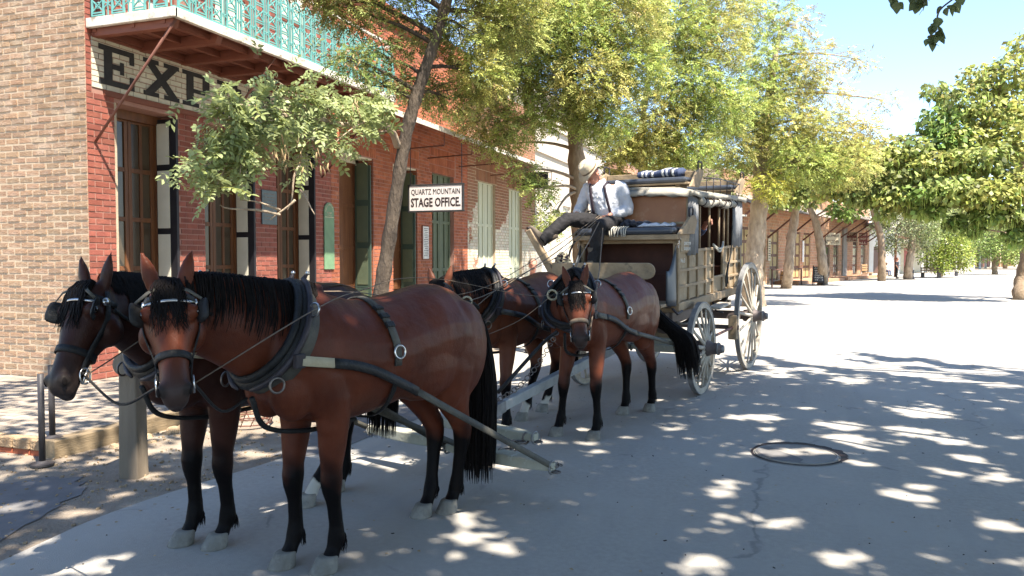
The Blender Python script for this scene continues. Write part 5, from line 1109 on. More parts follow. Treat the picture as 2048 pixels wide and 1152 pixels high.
# ================================================================ COACHMAN
def limb(mb,pts,rad,n=12,flat=1.): mb.tube([Vec(p) for p in pts],rad,n,True,flat)
def hand(mb,wrist,d,palmn,curl=.9,sc=1.,thumb=1):
    d=Vec(d).normalized(); pn=Vec(palmn); pn=(pn-d*pn.dot(d)).normalized(); sd=d.cross(pn).normalized(); w0=Vec(wrist)
    mb.loft([[w0+d*h*sc+sd*(ww*math.cos(2*math.pi*j/10)*sc)+pn*(tt*math.sin(2*math.pi*j/10)*sc) for j in range(10)] for h,ww,tt in((-.03,.026,.02),(.0,.029,.02),(.04,.040,.017),(.085,.042,.015),(.098,.03,.01))])
    for k,(o,L_) in enumerate(((-.030,.068),(-.010,.078),(.010,.074),(.029,.058))):
        p=w0+(d*.085+sd*o)*sc; pts=[p-d*.02*sc,p]; dd=d.copy()
        for i in range(3): dd=(dd*math.cos(curl*.75)+pn*math.sin(curl*.75)).normalized() if i else (d*math.cos(curl*.5)+pn*math.sin(curl*.5)).normalized(); pn2=pn; pts.append(pts[-1]+dd*(L_*(.45,.32,.23)[i]*sc))
        mb.tube(pts,[.0095*sc]*2+[.0092*sc,.0085*sc,.007*sc],8)
    p=w0+(d*.03-sd*.03*thumb)*sc; mb.tube([p,p+(d*.03-sd*.022*thumb+pn*.012)*sc,p+(d*.058-sd*.016*thumb+pn*.03)*sc],[.013*sc,.011*sc,.008*sc],8)
def headgeo(mb,c,f,up,sc=1.):
    f=Vec(f).normalized(); up=Vec(up); up=(up-f*up.dot(f)).normalized(); s=f.cross(up); c=Vec(c); M=Matrix((f,s,up)).transposed()
    X=lambda a,b_,d:c+(f*a+s*b_+up*d)*sc
    mb.sphere(X(-.01,0,.03),(.098*sc,.077*sc,.105*sc),16,12,M); mb.sphere(X(.035,0,-.055),(.062*sc,.055*sc,.07*sc),14,10,M); mb.sphere(X(.045,0,-.095),(.035*sc,.034*sc,.025*sc),10,7,M)
    mb.tube([X(.085,0,.025),X(.105,0,-.005),X(.112,0,-.025),X(.09,0,-.036)],[.009*sc,.013*sc,.016*sc,.012*sc],8); mb.sphere(X(.085,0,.038),(.018*sc,.055*sc,.013*sc),10,6,M)
    mb.tube([X(.088,-.024,-.062),X(.098,0,-.06),X(.088,.024,-.062)],[.006*sc,.0075*sc,.006*sc],7); mb.sphere(X(.072,.03,-.02),(.02*sc,.024*sc,.022*sc),8,6,M); mb.sphere(X(.072,-.03,-.02),(.02*sc,.024*sc,.022*sc),8,6,M)
    for k in(-1,1): mb.sphere(X(-.008,.078*k,-.01),(.018*sc,.01*sc,.032*sc),10,7,M)
    return X,M
DM=thing('person','coachman in white shirt, suspenders and wide pale hat holding the reins','person',CO,CRZ)
hip=Vec((.27,-.31,2.08)); nb=Vec((.37,-.39,2.55)); hc=Vec((.475,-.455,2.645)); hf=Vec((.70,-.50,-1.05))
ShR,ElR,WrR=Vec((.33,-.57,2.49)),Vec((.32,-.68,2.26)),Vec((.50,-.66,2.17)); ShL,ElL,WrL=Vec((.27,-.165,2.48)),Vec((.22,-.09,2.22)),Vec((.50,-.235,2.14))
HpR,KnR,AnR=Vec((.30,-.40,2.075)),Vec((.77,-.655,2.095)),Vec((1.035,-.835,1.855)); HpL,KnL,AnL=Vec((.30,-.215,2.06)),Vec((.78,-.235,2.005)),Vec((.80,-.30,1.60))
b=MB(); limb(b,[hip,hip.lerp(nb,.5)+Vec((.03,0,0)),nb-Vec((0,0,.06)),nb],[.12,.13,.10,.06],16)
limb(b,[nb-Vec((.02,0,.05)),nb+Vec((.03,-.02,.05)),hc-Vec((.01,0,.05))],[.065,.058,.058],12)
for a,e,w_ in((ShR,ElR,WrR),(ShL,ElL,WrL)): limb(b,[nb-Vec((0,0,.08)),a,a.lerp(e,.5),e,e.lerp(w_,.4),w_],[.06,.055,.047,.042,.038,.027])
for a,e,w_ in((HpR,KnR,AnR),(HpL,KnL,AnL)): limb(b,[hip,a,a.lerp(e,.5),e,e.lerp(w_,.35),w_,w_+Vec((.06,-.02,.02))],[.09,.08,.07,.055,.05,.038,.035])
X,Mh=headgeo(b,hc,hf,(.25,-.1,1)); me=fuse(b,.008,2,.4,'body')
b2=MB(); co=[v.co.copy() for v in me.vertices]; b2.add(co,[tuple(p.vertices) for p in me.polygons]); hand(b2,WrL,(.85,-.4,-.15),(.0,.1,-1),1.25,1.,1); hand(b2,WrR,(.85,-.1,-.2),(0,0,-1),.5,1.,-1); b2.build('body',MT['skin'],DM,True)
b=MB(); rg=[]     # shirt
for t_,w_,d_ in((0,.165,.14),(.12,.185,.155),(.3,.19,.16),(.55,.195,.15),(.75,.205,.135),(.9,.16,.11),(1.,.075,.075)):
    c=hip.lerp(nb,t_)+Vec((.035*math.sin(t_*2.6),0,0)); sd=(ShL-ShR).normalized()*t_+Vec((0,1,0))*(1-t_); sd.normalize(); rg.append([c+sd*(w_*math.cos(2*math.pi*j/20))+Vec((1,0,-.1)).normalized()*(d_*math.sin(2*math.pi*j/20)) for j in range(20)])
b.loft(rg)
for a,e,w_ in((ShR,ElR,WrR),(ShL,ElL,WrL)): limb(b,[a.lerp(nb,.35),a,a.lerp(e,.4),e.lerp(a,.12),e,e.lerp(w_,.35),e.lerp(w_,.72),w_.lerp(e,.12)],[.08,.088,.082,.077,.074,.068,.056,.04],14)
limb(b,[nb-Vec((0,0,.02)),nb+Vec((.018,-.012,.035))],[.072,.064],14)
me=fuse(b,.011,3,.5,'shirt'); o=link('shirt',me,DM); me.materials.append(MT['shirt'])
tx=bpy.data.textures.new('folds','CLOUDS'); tx.noise_scale=.05; dm=o.modifiers.new('folds','DISPLACE'); dm.texture=tx; dm.strength=.022; dm.mid_level=.5
b=MB(); rg=[]; limb(b,[hip+Vec((-.02,0,.06)),hip-Vec((0,0,.02))],[.175,.17],18,.85)
for a,e,w_ in((HpR,KnR,AnR),(HpL,KnL,AnL)): limb(b,[hip,a,a.lerp(e,.4),a.lerp(e,.8),e,e.lerp(w_,.25),e.lerp(w_,.6),w_+(w_-e)*.12],[.13,.118,.105,.09,.084,.082,.078,.075],14)
me=fuse(b,.012,3,.5,'trousers'); o=link('trousers',me,DM); me.materials.append(MT['trousers']); dm=o.modifiers.new('folds','DISPLACE'); dm.texture=tx; dm.strength=.022
def boot(an,toe,upv):
    b=MB(); d=(Vec(toe)-Vec(an)).normalized(); an=Vec(an); u=Vec(upv); u=(u-d*u.dot(d)).normalized(); s=d.cross(u); sole=-.075
    rg=[]
    for h,w_,top in((-.06,.034,.02),(-.045,.042,.06),(.0,.046,.075),(.06,.045,.03),(.12,.049,-.005),(.18,.047,-.02),(.215,.034,-.035),(.225,.015,-.05)):
        c=an+d*h; rg.append([c+s*(w_*cc)+u*(sole+(top-sole)*(.5+.5*ss)) for cc,ss in se(12,.6)])
    b.loft(rg); b.tube([an+u*.02-d*.02,an+u*.16-d*.03],[.056,.06],12); b.build('boot',MT['shoe'],DM,True)
    b=MB(); b.prism([(-.065,-.035),(.0,-.044),(.12,-.048),(.2,-.042),(.23,-.015),(.23,.015),(.2,.042),(.12,.048),(.0,.044),(-.065,.035)],an+u*(sole-.018),d,s,u,.02); b.build('sole',MT['letterdark'],DM)
boot(AnR,AnR+Vec((.06,-.07,.13)),(KnR-AnR)); boot(AnL,AnL+Vec((.15,-.03,-.05)),(0,0,1))
for k in(-1,1):    # suspenders over the shoulders down to the waistband
    sd=(ShL-ShR).normalized(); pts=[];nr=[]
    bv=None
    for t_ in np.linspace(0,1,9):
        c=hip.lerp(nb,.18+.72*t_)+Vec((.035,0,0))+sd*(.105*k*(1-.18*t_)); pts.append(c+Vec((.158-.05*t_**3,0,.0))); nr.append(Vec((1,0,.1)))
    pts.append(hip.lerp(nb,.97)+sd*.09*k+Vec((.03,0,.02))); nr.append(Vec((.3,0,1))); pts.append(hip.lerp(nb,.9)+sd*.08*k+Vec((-.12,0,0))); nr.append(Vec((-1,0,.2)))
    b=MB(); b.strap(pts,nr,.034,.006); b.build('suspender',MT['suspender'],DM,True)
for t_ in(.3,.45,.6,.75): b=MB(); b.sphere(hip.lerp(nb,t_)+Vec((.19+.012*math.sin(t_*3),-.01,0)),.007,8,6); b.build('button',MT['letterwhite'],DM,True)
f=hf.normalized(); up=Vec((.25,-.1,1)); up=(up-f*up.dot(f)).normalized(); s_=f.cross(up); hat0=hc+up*.058-f*.012
b=MB(); rg=[]
for r_,h in((.085,-.01),(.092,.0),(.158,-.005),(.162,.004),(.10,.014),(.098,.05),(.093,.10),(.078,.135),(.03,.13),(.005,.12)):
    rg.append([hat0+f*(r_*1.12*math.cos(2*math.pi*j/28))+s_*(r_*math.sin(2*math.pi*j/28))+up*(h+(.030*(abs(math.sin(2*math.pi*j/28))**2)-.018*math.cos(2*math.pi*j/28)**2 if r_>.12 else 0)+(-.018*(abs(math.cos(2*math.pi*j/28))**3) if h>.11 else 0)) for j in range(28)])
b.loft(rg); b.build('hat',MT['hat'],DM,True); b=MB(); b.strap([hat0+f*(.108*math.cos(2*math.pi*j/28))+s_*(.097*math.sin(2*math.pi*j/28))+up*.028 for j in range(28)],[f*math.cos(2*math.pi*j/28)+s_*math.sin(2*math.pi*j/28) for j in range(28)],.022,.004,True); b.build('hat_band',MT['leathertan'],DM,True)
b=MB()
for i in range(160):
    a=rnd.uniform(1.7,4.6); p=X(-.01+.09*math.cos(a),.076*math.sin(a),rnd.uniform(-.055,.02)); b.tube([p,p-up*.02+ (p-hc).normalized()*.006],[.005,.002],4)
tag(b.build('hair',MT['grey_hair'],DM,True),kind='stuff')
# passenger inside, one hand round the window bar
PS=thing('person','passenger inside the coach gripping a window bar with one hand','person',CO,CRZ)
b=MB(); hp=Vec((-1.15,.22,1.52)); nk=Vec((-1.12,.25,2.0)); limb(b,[hp,hp.lerp(nk,.5),nk-Vec((0,0,.08)),nk,nk+Vec((.02,.0,.08))],[.14,.15,.13,.06,.055],14); headgeo(b,nk+Vec((.04,.0,.17)),(.6,.75,0),(0,0,1))
limb(b,[nk-Vec((-.02,-.12,.08)),Vec((-1.12,.44,1.93)),Vec((-.91,.555,2.03))],[.06,.045,.03]); limb(b,[nk-Vec((.02,.2,.08)),Vec((-1.2,.02,1.75)),Vec((-.98,.1,1.6))],[.06,.045,.03])
for k in(-1,1): limb(b,[hp+Vec((0,.09*k,0)),Vec((-.72,.22+.1*k,1.50)),Vec((-.66,.22+.1*k,1.14))],[.09,.07,.05])
me=fuse(b,.012,2,.4,'body'); b2=MB(); b2.add([v.co.copy() for v in me.vertices],[tuple(p.vertices) for p in me.polygons]); hand(b2,Vec((-.905,.555,2.035)),(.3,.8,.12),(.75,-.2,0),1.3,.95,1); b2.build('body',MT['skin'],PS,True,sh)
b=MB(); limb(b,[hp-Vec((0,0,.05)),hp.lerp(nk,.5),nk-Vec((0,0,.07))],[.165,.175,.12],14); limb(b,[nk-Vec((-.0,-.10,.09)),Vec((-1.11,.43,1.93)),Vec((-1.02,.49,1.97))],[.075,.06,.05]); limb(b,[nk-Vec((.02,.18,.09)),Vec((-1.2,.02,1.75)),Vec((-1.02,.09,1.63))],[.075,.06,.05]); me=fuse(b,.014,2,.4,'shirt'); o=link('shirt',me,PS); me.materials.append(MT['blue']); me.transform(Matrix(((1,0,0,0),(0,1,0,0),(-.038,0,1,.019),(0,0,0,1))))
# ================================================================ TREES
NR=np.random.default_rng(5)
def unit(a): return a/np.maximum(np.linalg.norm(a,axis=1,keepdims=True),1e-9)
def leafmesh(name,base,d,n,L,W,tint,m,parent,loc):
    d=unit(d); s=unit(np.cross(d,n)); nn=np.cross(s,d); L=np.broadcast_to(L,(len(base),))[:,None]; W=np.broadcast_to(W,(len(base),))[:,None]
    V=np.stack([base,base+d*L*.5-s*W*.5+nn*W*.12,base+d*L-nn*L*.08,base+d*L*.5+s*W*.5+nn*W*.12],1)-np.array(loc); N=len(base)
    me=bpy.data.meshes.new(name); me.vertices.add(4*N); me.vertices.foreach_set('co',V.astype(np.float32).ravel()); me.loops.add(4*N); me.loops.foreach_set('vertex_index',np.arange(4*N,dtype=np.int32)); me.polygons.add(N); me.polygons.foreach_set('loop_start',np.arange(0,4*N,4,dtype=np.int32))
    ca=me.color_attributes.new('tint','FLOAT_COLOR','POINT'); a=np.ones((N,4,4),np.float32); a[:,:,:3]=tint[:,None,:]; ca.data.foreach_set('color',a.ravel())
    me.update(calc_edges=True); me.materials.append(m); o=link(name,me,parent); return o
def clump_pts(c,r,n,surf=2.4):
    u=unit(NR.normal(size=(n,3))); k=NR.random(n)**(1/surf); return c+u*k[:,None]*r,u
def compound(P,dirs,n,npair,RL,LL,LW,droop=.5):
    """pinnate leaves: rachis at P along dirs, leaflets in pairs"""
    N=len(P); d=unit(dirs+np.array([0,0,-droop])*NR.random((N,1))); s=unit(np.cross(d,n)); B=[];D=[];NN=[]
    for k in range(npair):
        t=(k+.6)/npair; pos=P+d*(RL*t)[:,None] if hasattr(RL,'__len__') else P+d*RL*t; pos=pos+np.array([0,0,-.25])*(t*t)*(np.mean(RL))
        for sg in(-1,1): B.append(pos); D.append(s*sg*.8+d*.55+NR.normal(size=(N,3))*.18); NN.append(n+NR.normal(size=(N,3))*.25)
    B.append(P+d*(RL[:,None] if hasattr(RL,'__len__') else RL)); D.append(d); NN.append(n)
    return np.concatenate(B),np.concatenate(D),np.concatenate(NN)
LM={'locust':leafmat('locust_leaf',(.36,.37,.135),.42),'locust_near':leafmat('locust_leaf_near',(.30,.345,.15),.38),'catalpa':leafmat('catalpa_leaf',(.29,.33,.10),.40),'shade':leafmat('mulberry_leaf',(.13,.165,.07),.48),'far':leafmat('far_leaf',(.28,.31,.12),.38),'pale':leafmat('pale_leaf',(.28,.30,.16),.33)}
def branch(mb,a,b_,r0,r1,sag=.0,n=7,wig=.06,seed=0):
    q=random.Random(seed); a,b_=Vec(a),Vec(b_); L_=(b_-a).length; m1=a.lerp(b_,.35)+Vec((q.uniform(-1,1),q.uniform(-1,1),q.uniform(0,1)))*wig*L_+Vec((0,0,sag*L_)); m2=a.lerp(b_,.7)+Vec((q.uniform(-1,1),q.uniform(-1,1),q.uniform(-.5,1)))*wig*L_+Vec((0,0,sag*L_*.6))
    pts=bez(a,m1,m2,b_,n); mb.tube(pts,[r0+(r1-r0)*i/n for i in range(n+1)],7); return pts
def tree(label,trunk,clumps,kind,bark,cat='tree',group=None,spec=None,pods=0,seed=1,dens=1.,name='tree',limbs=True):
    """trunk [(x,y,z,r)..]; clumps [(x,y,z,rx,ry,rz,n,tint)]"""
    q=random.Random(seed); base=Vec(trunk[0][:3]); T=thing(name,label,cat,base,0,group)
    b=MB(); tp=catmull([t[:3] for t in trunk],5); tr=[]; 
    for i in range(len(trunk)-1): tr+=[trunk[i][3]+(trunk[i+1][3]-trunk[i][3])*k/5 for k in range(5)]
    tr.append(trunk[-1][3]); tr=[r*(1+.09*math.sin(i*2.3+seed)+q.uniform(-.04,.04)) for i,r in enumerate(tr)]; b.tube([p-base for p in tp],tr,14); b.build('trunk',MT[bark],T,True)
    b=MB(); nb_=0
    hz=[p for p in tp]
    for k,c in enumerate(clumps):
        cc=Vec(c[:3]); best=min(range(len(hz)//3,len(hz)),key=lambda i:(hz[i]-cc).length+max(0,hz[i].z-cc.z)*1.2)
        r0=min(tr[best]*.55,.02+.012*(cc-hz[best]).length)
        if limbs: 
            pp=branch(b,hz[best]-base,cc-base,max(r0,.018),.008,.08,8,.07,seed*100+k); nb_+=1
            for j in range(5): a=pp[q.randrange(3,9)]; branch(b,a,cc-base+Vec((q.uniform(-1,1)*c[3],q.uniform(-1,1)*c[4],q.uniform(-1,1)*c[5]))*.85,.009,.003,.05,5,.1,seed*77+k*9+j)
    if nb_: tag(b.build('branch',MT[bark],T,True),kind='stuff')
    npair,RL,LL,LW,droop=spec; Bs=[];Ds=[];Ns=[];Ts=[]
    for c in clumps:
        n=int(c[6]*dens*(2.0 if kind!='locust' else 2.1 if c[6]>200 else 1.4)); P,u=clump_pts(np.array(c[:3]),np.array(c[3:6]),n); nrm=unit(NR.normal(size=(n,3))*.55+np.array([SUN.x*.3,SUN.y*.3,1.0])); dr=u+NR.normal(size=(n,3))*.7; dr[:,2]*=.5
        if npair: B_,D_,N_=compound(P,dr,nrm,npair,RL,LL,LW,droop); rep=2*npair+1
        else: B_,D_,N_=P,dr+np.array([0,0,-droop]),nrm; rep=1
        tn=np.array(c[7] if len(c)>7 else (1,1,1))*NR.choice([.45,.75,1.,1.25,1.55],(n,1))*NR.uniform(.85,1.15,(n,1))*(1+NR.normal(size=(n,3))*.06); Bs.append(B_);Ds.append(D_);Ns.append(N_);Ts.append(np.tile(tn,(rep,1)))
    Bs,Ds,Ns,Ts=map(np.concatenate,(Bs,Ds,Ns,Ts)); tag(leafmesh('crown',Bs,Ds,Ns,LL*NR.uniform(.75,1.2,len(Bs)),LW*NR.uniform(.8,1.2,len(Bs)),Ts,LM[kind],T,base),kind='stuff')
    if pods:
        b=MB()
        for i in range(pods):
            c=clumps[q.randrange(len(clumps))]; a=q.uniform(0,6.28); rr=math.sqrt(q.random()); p=Vec((c[0]+c[3]*rr*math.cos(a),c[1]+c[4]*rr*math.sin(a),c[2]+c[5]*q.uniform(-.6,.4)))-base
            if kind=='catalpa': L_=q.uniform(.28,.5); b.tube([p,p+Vec((.01,.01,-L_*.5)),p+Vec((q.uniform(-.04,.04),q.uniform(-.04,.04),-L_))],[.012,.014,.006],4)
            else: L_=q.uniform(.06,.12); b.tube([p,p+Vec((q.uniform(-.03,.03),q.uniform(-.03,.03),-L_*.6)),p+Vec((q.uniform(-.04,.04),q.uniform(-.04,.04),-L_))],[.004,.013,.004],4,True,.4)
        tag(b.build('seed_pods',MT['podgreen' if kind=='catalpa' else 'tanpod'],T,True),kind='stuff')
    return T
def trk(l): return [(*at(u,v,d),r) for u,v,d,r in l]
def cl(l):
    out=[]
    for e in l:
        u,v,d,rp=e[:4]; n=e[4]; p=at(u,v,d); r=rp*d/FPX; out.append((p.x,p.y,p.z,r,r*1.15,r*(e[6] if len(e)>6 else .8),n,e[5] if len(e)>5 else (1,1,1)))
    return out
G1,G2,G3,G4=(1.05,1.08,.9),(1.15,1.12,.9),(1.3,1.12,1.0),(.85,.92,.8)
SPL=(6,.20,.052,.024,.7)
# 1 locust standing by the stage office
g0=gnd(748,766); T1=tree('leaning locust tree with dark bark in front of the stage office',[(g0.x,g0.y,-.05,.15),(*at(750,700,10.25),.12)]+trk([(760,600,10.2,.10),(775,500,10.15,.092),(795,370,10.1,.082),(812,270,10.05,.082),(835,185,10.,.078),(862,105,9.95,.07),(888,20,9.9,.07),(915,-70,9.9,.05),(940,-170,9.9,.03)]),
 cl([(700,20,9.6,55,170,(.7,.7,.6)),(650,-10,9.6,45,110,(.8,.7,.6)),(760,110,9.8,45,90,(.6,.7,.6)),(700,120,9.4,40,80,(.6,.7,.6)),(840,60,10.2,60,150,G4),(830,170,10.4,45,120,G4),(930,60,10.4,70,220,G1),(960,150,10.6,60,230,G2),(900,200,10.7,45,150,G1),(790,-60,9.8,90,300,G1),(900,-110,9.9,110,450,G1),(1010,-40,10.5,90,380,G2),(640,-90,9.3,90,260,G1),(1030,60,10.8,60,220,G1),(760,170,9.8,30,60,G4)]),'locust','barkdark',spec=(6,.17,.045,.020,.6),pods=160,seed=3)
# low leafy bough reaching out over the sidewalk from that tree: leaves of its own
def compound_leaf(seed):
    q=random.Random(seed); b=MB(); L_=.30; n=6
    def lf(p,d,l,w_):
        d=Vec(d).normalized(); s=d.cross(Uz).normalized(); up=s.cross(d); p=Vec(p); tn=q.uniform(.8,1.2); k=6; rim=[]
        prof=[(0,.0),(.2,.36),(.5,.5),(.8,.36),(1,0)]
        vs=[p+d*l*a+s*w_*h+up*(-.15*l*a*a+.18*w_*abs(h)*2) for a,h in prof]+[p+d*l*a-s*w_*h+up*(-.15*l*a*a+.18*w_*abs(h)*2) for a,h in prof[-2:0:-1]]+[p+d*l*.5-up*.04*l]
        m_=len(vs)-1; b.add(vs,[(i,(i+1)%m_,m_) for i in range(m_)],(tn,tn,tn*q.uniform(.8,1.1)))
    pr=[Vec((L_*t,0,-.10*t*t)) for t in np.linspace(0,1,7)]; b.tube(pr,[.004]*6+[.002],4,True,1.,None,False,(1.1,1.0,.5))
    for i in range(1,n+1):
        for s in(-1,1): lf(pr[i]-Vec((.015,0,0)),(.35+q.uniform(-.15,.15),s,q.uniform(-.25,.25)),q.uniform(.072,.095),q.uniform(.040,.054))
    lf(pr[-1],(1,0,-.2),.09,.04)
    return b.mesh('leaf',LM['locust_near'],True)
CL_=[compound_leaf(i) for i in range(7)]
bough=[at(795,292,10.0),at(782,262,9.7),at(745,240,9.2),at(690,250,8.6),at(620,235,8.0),at(540,230,7.5),at(450,250,7.1)]
bx_=MB(); o1=Vec(T1.location); bp=catmull(bough,6); bx_.tube([p-o1 for p in bp],[.05-.042*i/(len(bp)-1) for i in range(len(bp))],8)
tw=[(6,(590,330,7.9)),(9,(640,200,8.2)),(14,(560,180,7.6)),(14,(500,310,7.4)),(18,(470,200,7.2)),(20,(430,290,7.1)),(22,(430,240,7.0)),(24,(420,350,7.0)),(26,(430,200,6.9)),(28,(410,330,6.9)),(10,(700,190,8.6)),(8,(740,200,9.0)),(16,(600,270,7.7)),(30,(415,330,6.9)),(33,(430,380,6.95)),(20,(620,150,7.9)),(24,(530,150,7.4)),(12,(660,300,8.0)),(32,(480,350,7.1)),(34,(450,190,6.95)),(26,(360,340,6.85))]
tips=[]
for k,(i,(u,v,d)) in enumerate(tw):
    a=bp[min(i,len(bp)-1)]; e=at(u,v,d); pp=branch(bx_,a-o1,e-o1,.011,.004,.03,7,.10,500+k); tips.append([p+o1 for p in pp])
for k,(a,c) in enumerate((((600,330,7.8),(575,420,7.6)),((590,400,7.6),(540,440,7.5)),((560,420,7.55),(480,400,7.3)),((560,430,7.5),(440,410,7.1)),((600,380,7.7),(630,430,7.6)))): branch(bx_,at(*a)-o1,at(*c)-o1,.014,.004,-.05,7,.16,700+k)
bx_.build('bough',MT['barklight'],T1,True)
q=random.Random(9); cnt=0
for k in range(298):
    pp=tips[q.randrange(len(tips))]; p=pp[q.randrange(2,len(pp))]; o=link('leaf',CL_[q.randrange(7)],T1,p-o1+Vec((q.uniform(-.09,.09),q.uniform(-.12,.12),q.uniform(-.07,.09)))); sc=q.uniform(.5,.98)
    o.scale=(sc,)*3; o.rotation_euler=(q.gauss(0,.45),q.gauss(.35,.45),q.uniform(0,6.28))
b=MB()
for k in range(46):   # bunches of tan seed pods
    p=Vec(at(*((555,300,7.5) if k<24 else (690,215,8.3) if k<36 else (620,320,7.8))))-o1+Vec((q.uniform(-.18,.18),q.uniform(-.15,.15),q.uniform(-.12,.15))); b.tube([p,p+Vec((q.uniform(-.02,.02),q.uniform(-.02,.02),-.05)),p+Vec((q.uniform(-.04,.04),q.uniform(-.03,.03),-.10))],[.004,.013,.004],5,True,.35)
tag(b.build('pod_bunch',MT['tanpod'],T1,True),kind='stuff')
tp_=np.array([tips[NR.integers(len(tips))][NR.integers(2,8)] for _ in range(200)])+NR.normal(size=(200,3))*.10; nr_=unit(NR.normal(size=(200,3))*.6+np.array([.4,-.3,1.])); B_,D_,N_=compound(tp_,NR.normal(size=(200,3)),nr_,5,.20,.07,.03,.6)
tn_=np.tile(NR.choice([.6,.9,1.1,1.35],(200,1))*np.ones((1,3)),(11,1)); tag(leafmesh('leaf_spray',B_,D_,N_,.07*NR.uniform(.7,1.2,len(B_)),.034*NR.uniform(.8,1.2,len(B_)),tn_,LM['locust_near'],T1,o1),kind='stuff')
# 2 locust behind the driver
TA=(1.16,1.1,.95); TB=(.95,1.06,.8)
g0=gnd(1172,665); tree('tall locust tree rising behind the coachman with straight trunk',[(g0.x,g0.y,-.05,.26)]+trk([(1168,560,17,.22),(1160,430,17,.20),(1153,320,17,.185),(1148,230,17,.15),(1135,120,17,.11),(1120,10,17,.08),(1110,-90,17,.05)]),
 cl([(1000,50,16,80,420,TA),(1010,150,16.5,75,420,TB),(970,240,16.5,55,260,TA),(1060,120,15.5,80,460,TB),(1080,20,15.5,90,500,TA),(1040,250,16,45,170,TB),(1150,60,15,85,520,TB),(1180,160,15,80,520,TA),(1200,240,15.5,60,320,TB),(1250,40,15.5,85,520,TA),(1080,380,15.5,30,90,TB),(1100,440,15.5,30,100,TB),(1130,-60,16,110,600,TA),(1265,130,15.5,75,420,TB),(1050,340,15.6,28,60,TB),(1000,290,16.5,40,130,TB),(1240,-60,16,110,560,TB),(1110,210,15.5,60,300,TB)]),'locust','barktan',spec=(5,.2,.062,.028,.6),pods=420,seed=5)
g0=gnd(1286,640); tree('slim pale trunked locust tree behind the coach roof seats',[(g0.x,g0.y,-.05,.16)]+trk([(1288,500,21,.13),(1286,400,21,.115),(1282,300,21,.10),(1290,200,21,.08),(1310,90,21,.06)]),
 cl([(1320,230,20,75,430,TA),(1380,170,20,75,430,TB),(1300,290,20,55,280,TA),(1380,290,20,60,330,TB),(1420,90,20.5,80,420,TA),(1350,60,20,80,420,TB),(1240,290,20,45,220,TA),(1330,-40,21,110,420,TB),(1440,220,20.5,70,400,TB),(1440,-10,21,90,380,TA),(1225,350,20.5,35,120,TA),(1330,345,20.5,40,170,TA)]),'locust','barklight',spec=(5,.22,.075,.034,.6),pods=380,seed=6)
# 3 thick mottled trunk behind the coach
g0=gnd(1508,612); tree('thick mottled trunk tree standing right behind the coach',[(g0.x,g0.y,-.05,.42)]+trk([(1506,560,26.5,.35),(1510,500,26.5,.31),(1516,440,26.5,.29),(1522,370,26.5,.26),(1522,310,26.5,.25),(1530,240,26.5,.18),(1545,150,26.5,.11),(1560,60,26.5,.06)]),
 cl([(1470,290,26,65,380,TA),(1500,210,26,75,420,TB),(1560,250,26,75,420,TA),(1580,170,26.5,70,330,TA),(1530,120,26.5,75,340,TB),(1620,120,26.5,60,190,(1.3,1.1,.95)),(1660,180,26.5,45,110,(1.3,1.1,1)),(1640,260,26,60,260,TA),(1700,250,26.5,50,140,(1.3,1.12,1)),(1600,320,25.5,60,300,TB),(1450,360,26,50,200,TB),(1740,270,27,40,90,(1.3,1.12,1)),(1700,330,26,60,260,TA),(1590,50,27,50,110,(1.3,1.1,.95)),(1520,30,27,70,260,TB),(1650,340,26,50,240,TB),(1720,120,27,36,50,(1.3,1.1,1)),(1770,200,27,30,34,(1.3,1.1,1)),(1545,370,25.5,40,170,(1.2,1.15,.6))]),'locust','barklight',spec=(5,.24,.085,.038,.5),pods=420,seed=7)
# catalpas along the far street
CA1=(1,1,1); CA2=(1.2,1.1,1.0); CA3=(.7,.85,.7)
SPC=(0,0,.30,.22,.75)
g0=gnd(1572,577); tree('young catalpa with slim straight trunk before the brick shops',[(g0.x,g0.y,-.05,.30)]+trk([(1577,540,42,.26),(1582,480,42,.24),(1590,430,42,.22),(1592,370,42,.14),(1590,300,42,.08)]),
 cl([(1570,350,41,55,420,CA2,.6),(1600,390,41,45,300,CA1,.6),(1550,300,41,45,260,CA2),(1640,370,41,45,260,CA3,.6),(1610,310,42,55,340,CA2),(1545,400,40,28,140,CA1)]),'catalpa','barklight',spec=SPC,pods=160,seed=8)
g0=gnd(1645,569); tree('crooked forked catalpa behind the chalkboard sign',[(g0.x,g0.y,-.05,.34)]+trk([(1646,540,47.5,.30),(1642,500,47.5,.27),(1638,475,47.5,.25),(1630,440,47.5,.2),(1618,410,47.5,.16),(1612,360,47.5,.1)]),
 cl([(1700,360,46,55,360,CA1,.6),(1660,320,47,55,360,CA2),(1740,390,46,45,300,CA3,.6),(1690,420,46,35,180,CA3,.6),(1610,340,47,50,280,CA2),(1720,330,46,50,330,CA2)]),'catalpa','barklight',spec=SPC,pods=220,seed=9)
g0=gnd(1763,562); tree('bare lower trunked tree in front of the white gabled house',[(g0.x,g0.y,-.05,.30)]+trk([(1764,530,57,.27),(1763,490,57,.24),(1757,455,57,.22),(1745,420,57,.18),(1735,380,57,.12)]),
 cl([(1745,360,56,60,420,CA1,.6),(1790,380,56,50,360,CA3,.6),(1710,350,57,50,300,CA1),(1770,330,57,60,380,CA2)]),'catalpa','barktan',spec=SPC,pods=150,seed=10)
FA=(1,1.02,1.0)
g0=gnd(1815,559); tree('feathery grey green tree beside the white columned porch',[(g0.x,g0.y,-.05,.33)]+trk([(1818,530,61,.3),(1824,490,61,.26),(1826,450,61,.2),(1822,410,61,.12)]),
 cl([(1790,450,60,48,1000,FA),(1830,430,60,50,1100,FA),(1800,410,61,45,800,FA),(1860,450,61,45,900,(1,1.1,.8)),(1780,490,60,26,320,(.8,.85,.7)),(1840,480,61,35,500,FA),(1770,420,61,35,500,FA)]),'pale','barklight',spec=(0,0,.22,.085,.3),seed=11)
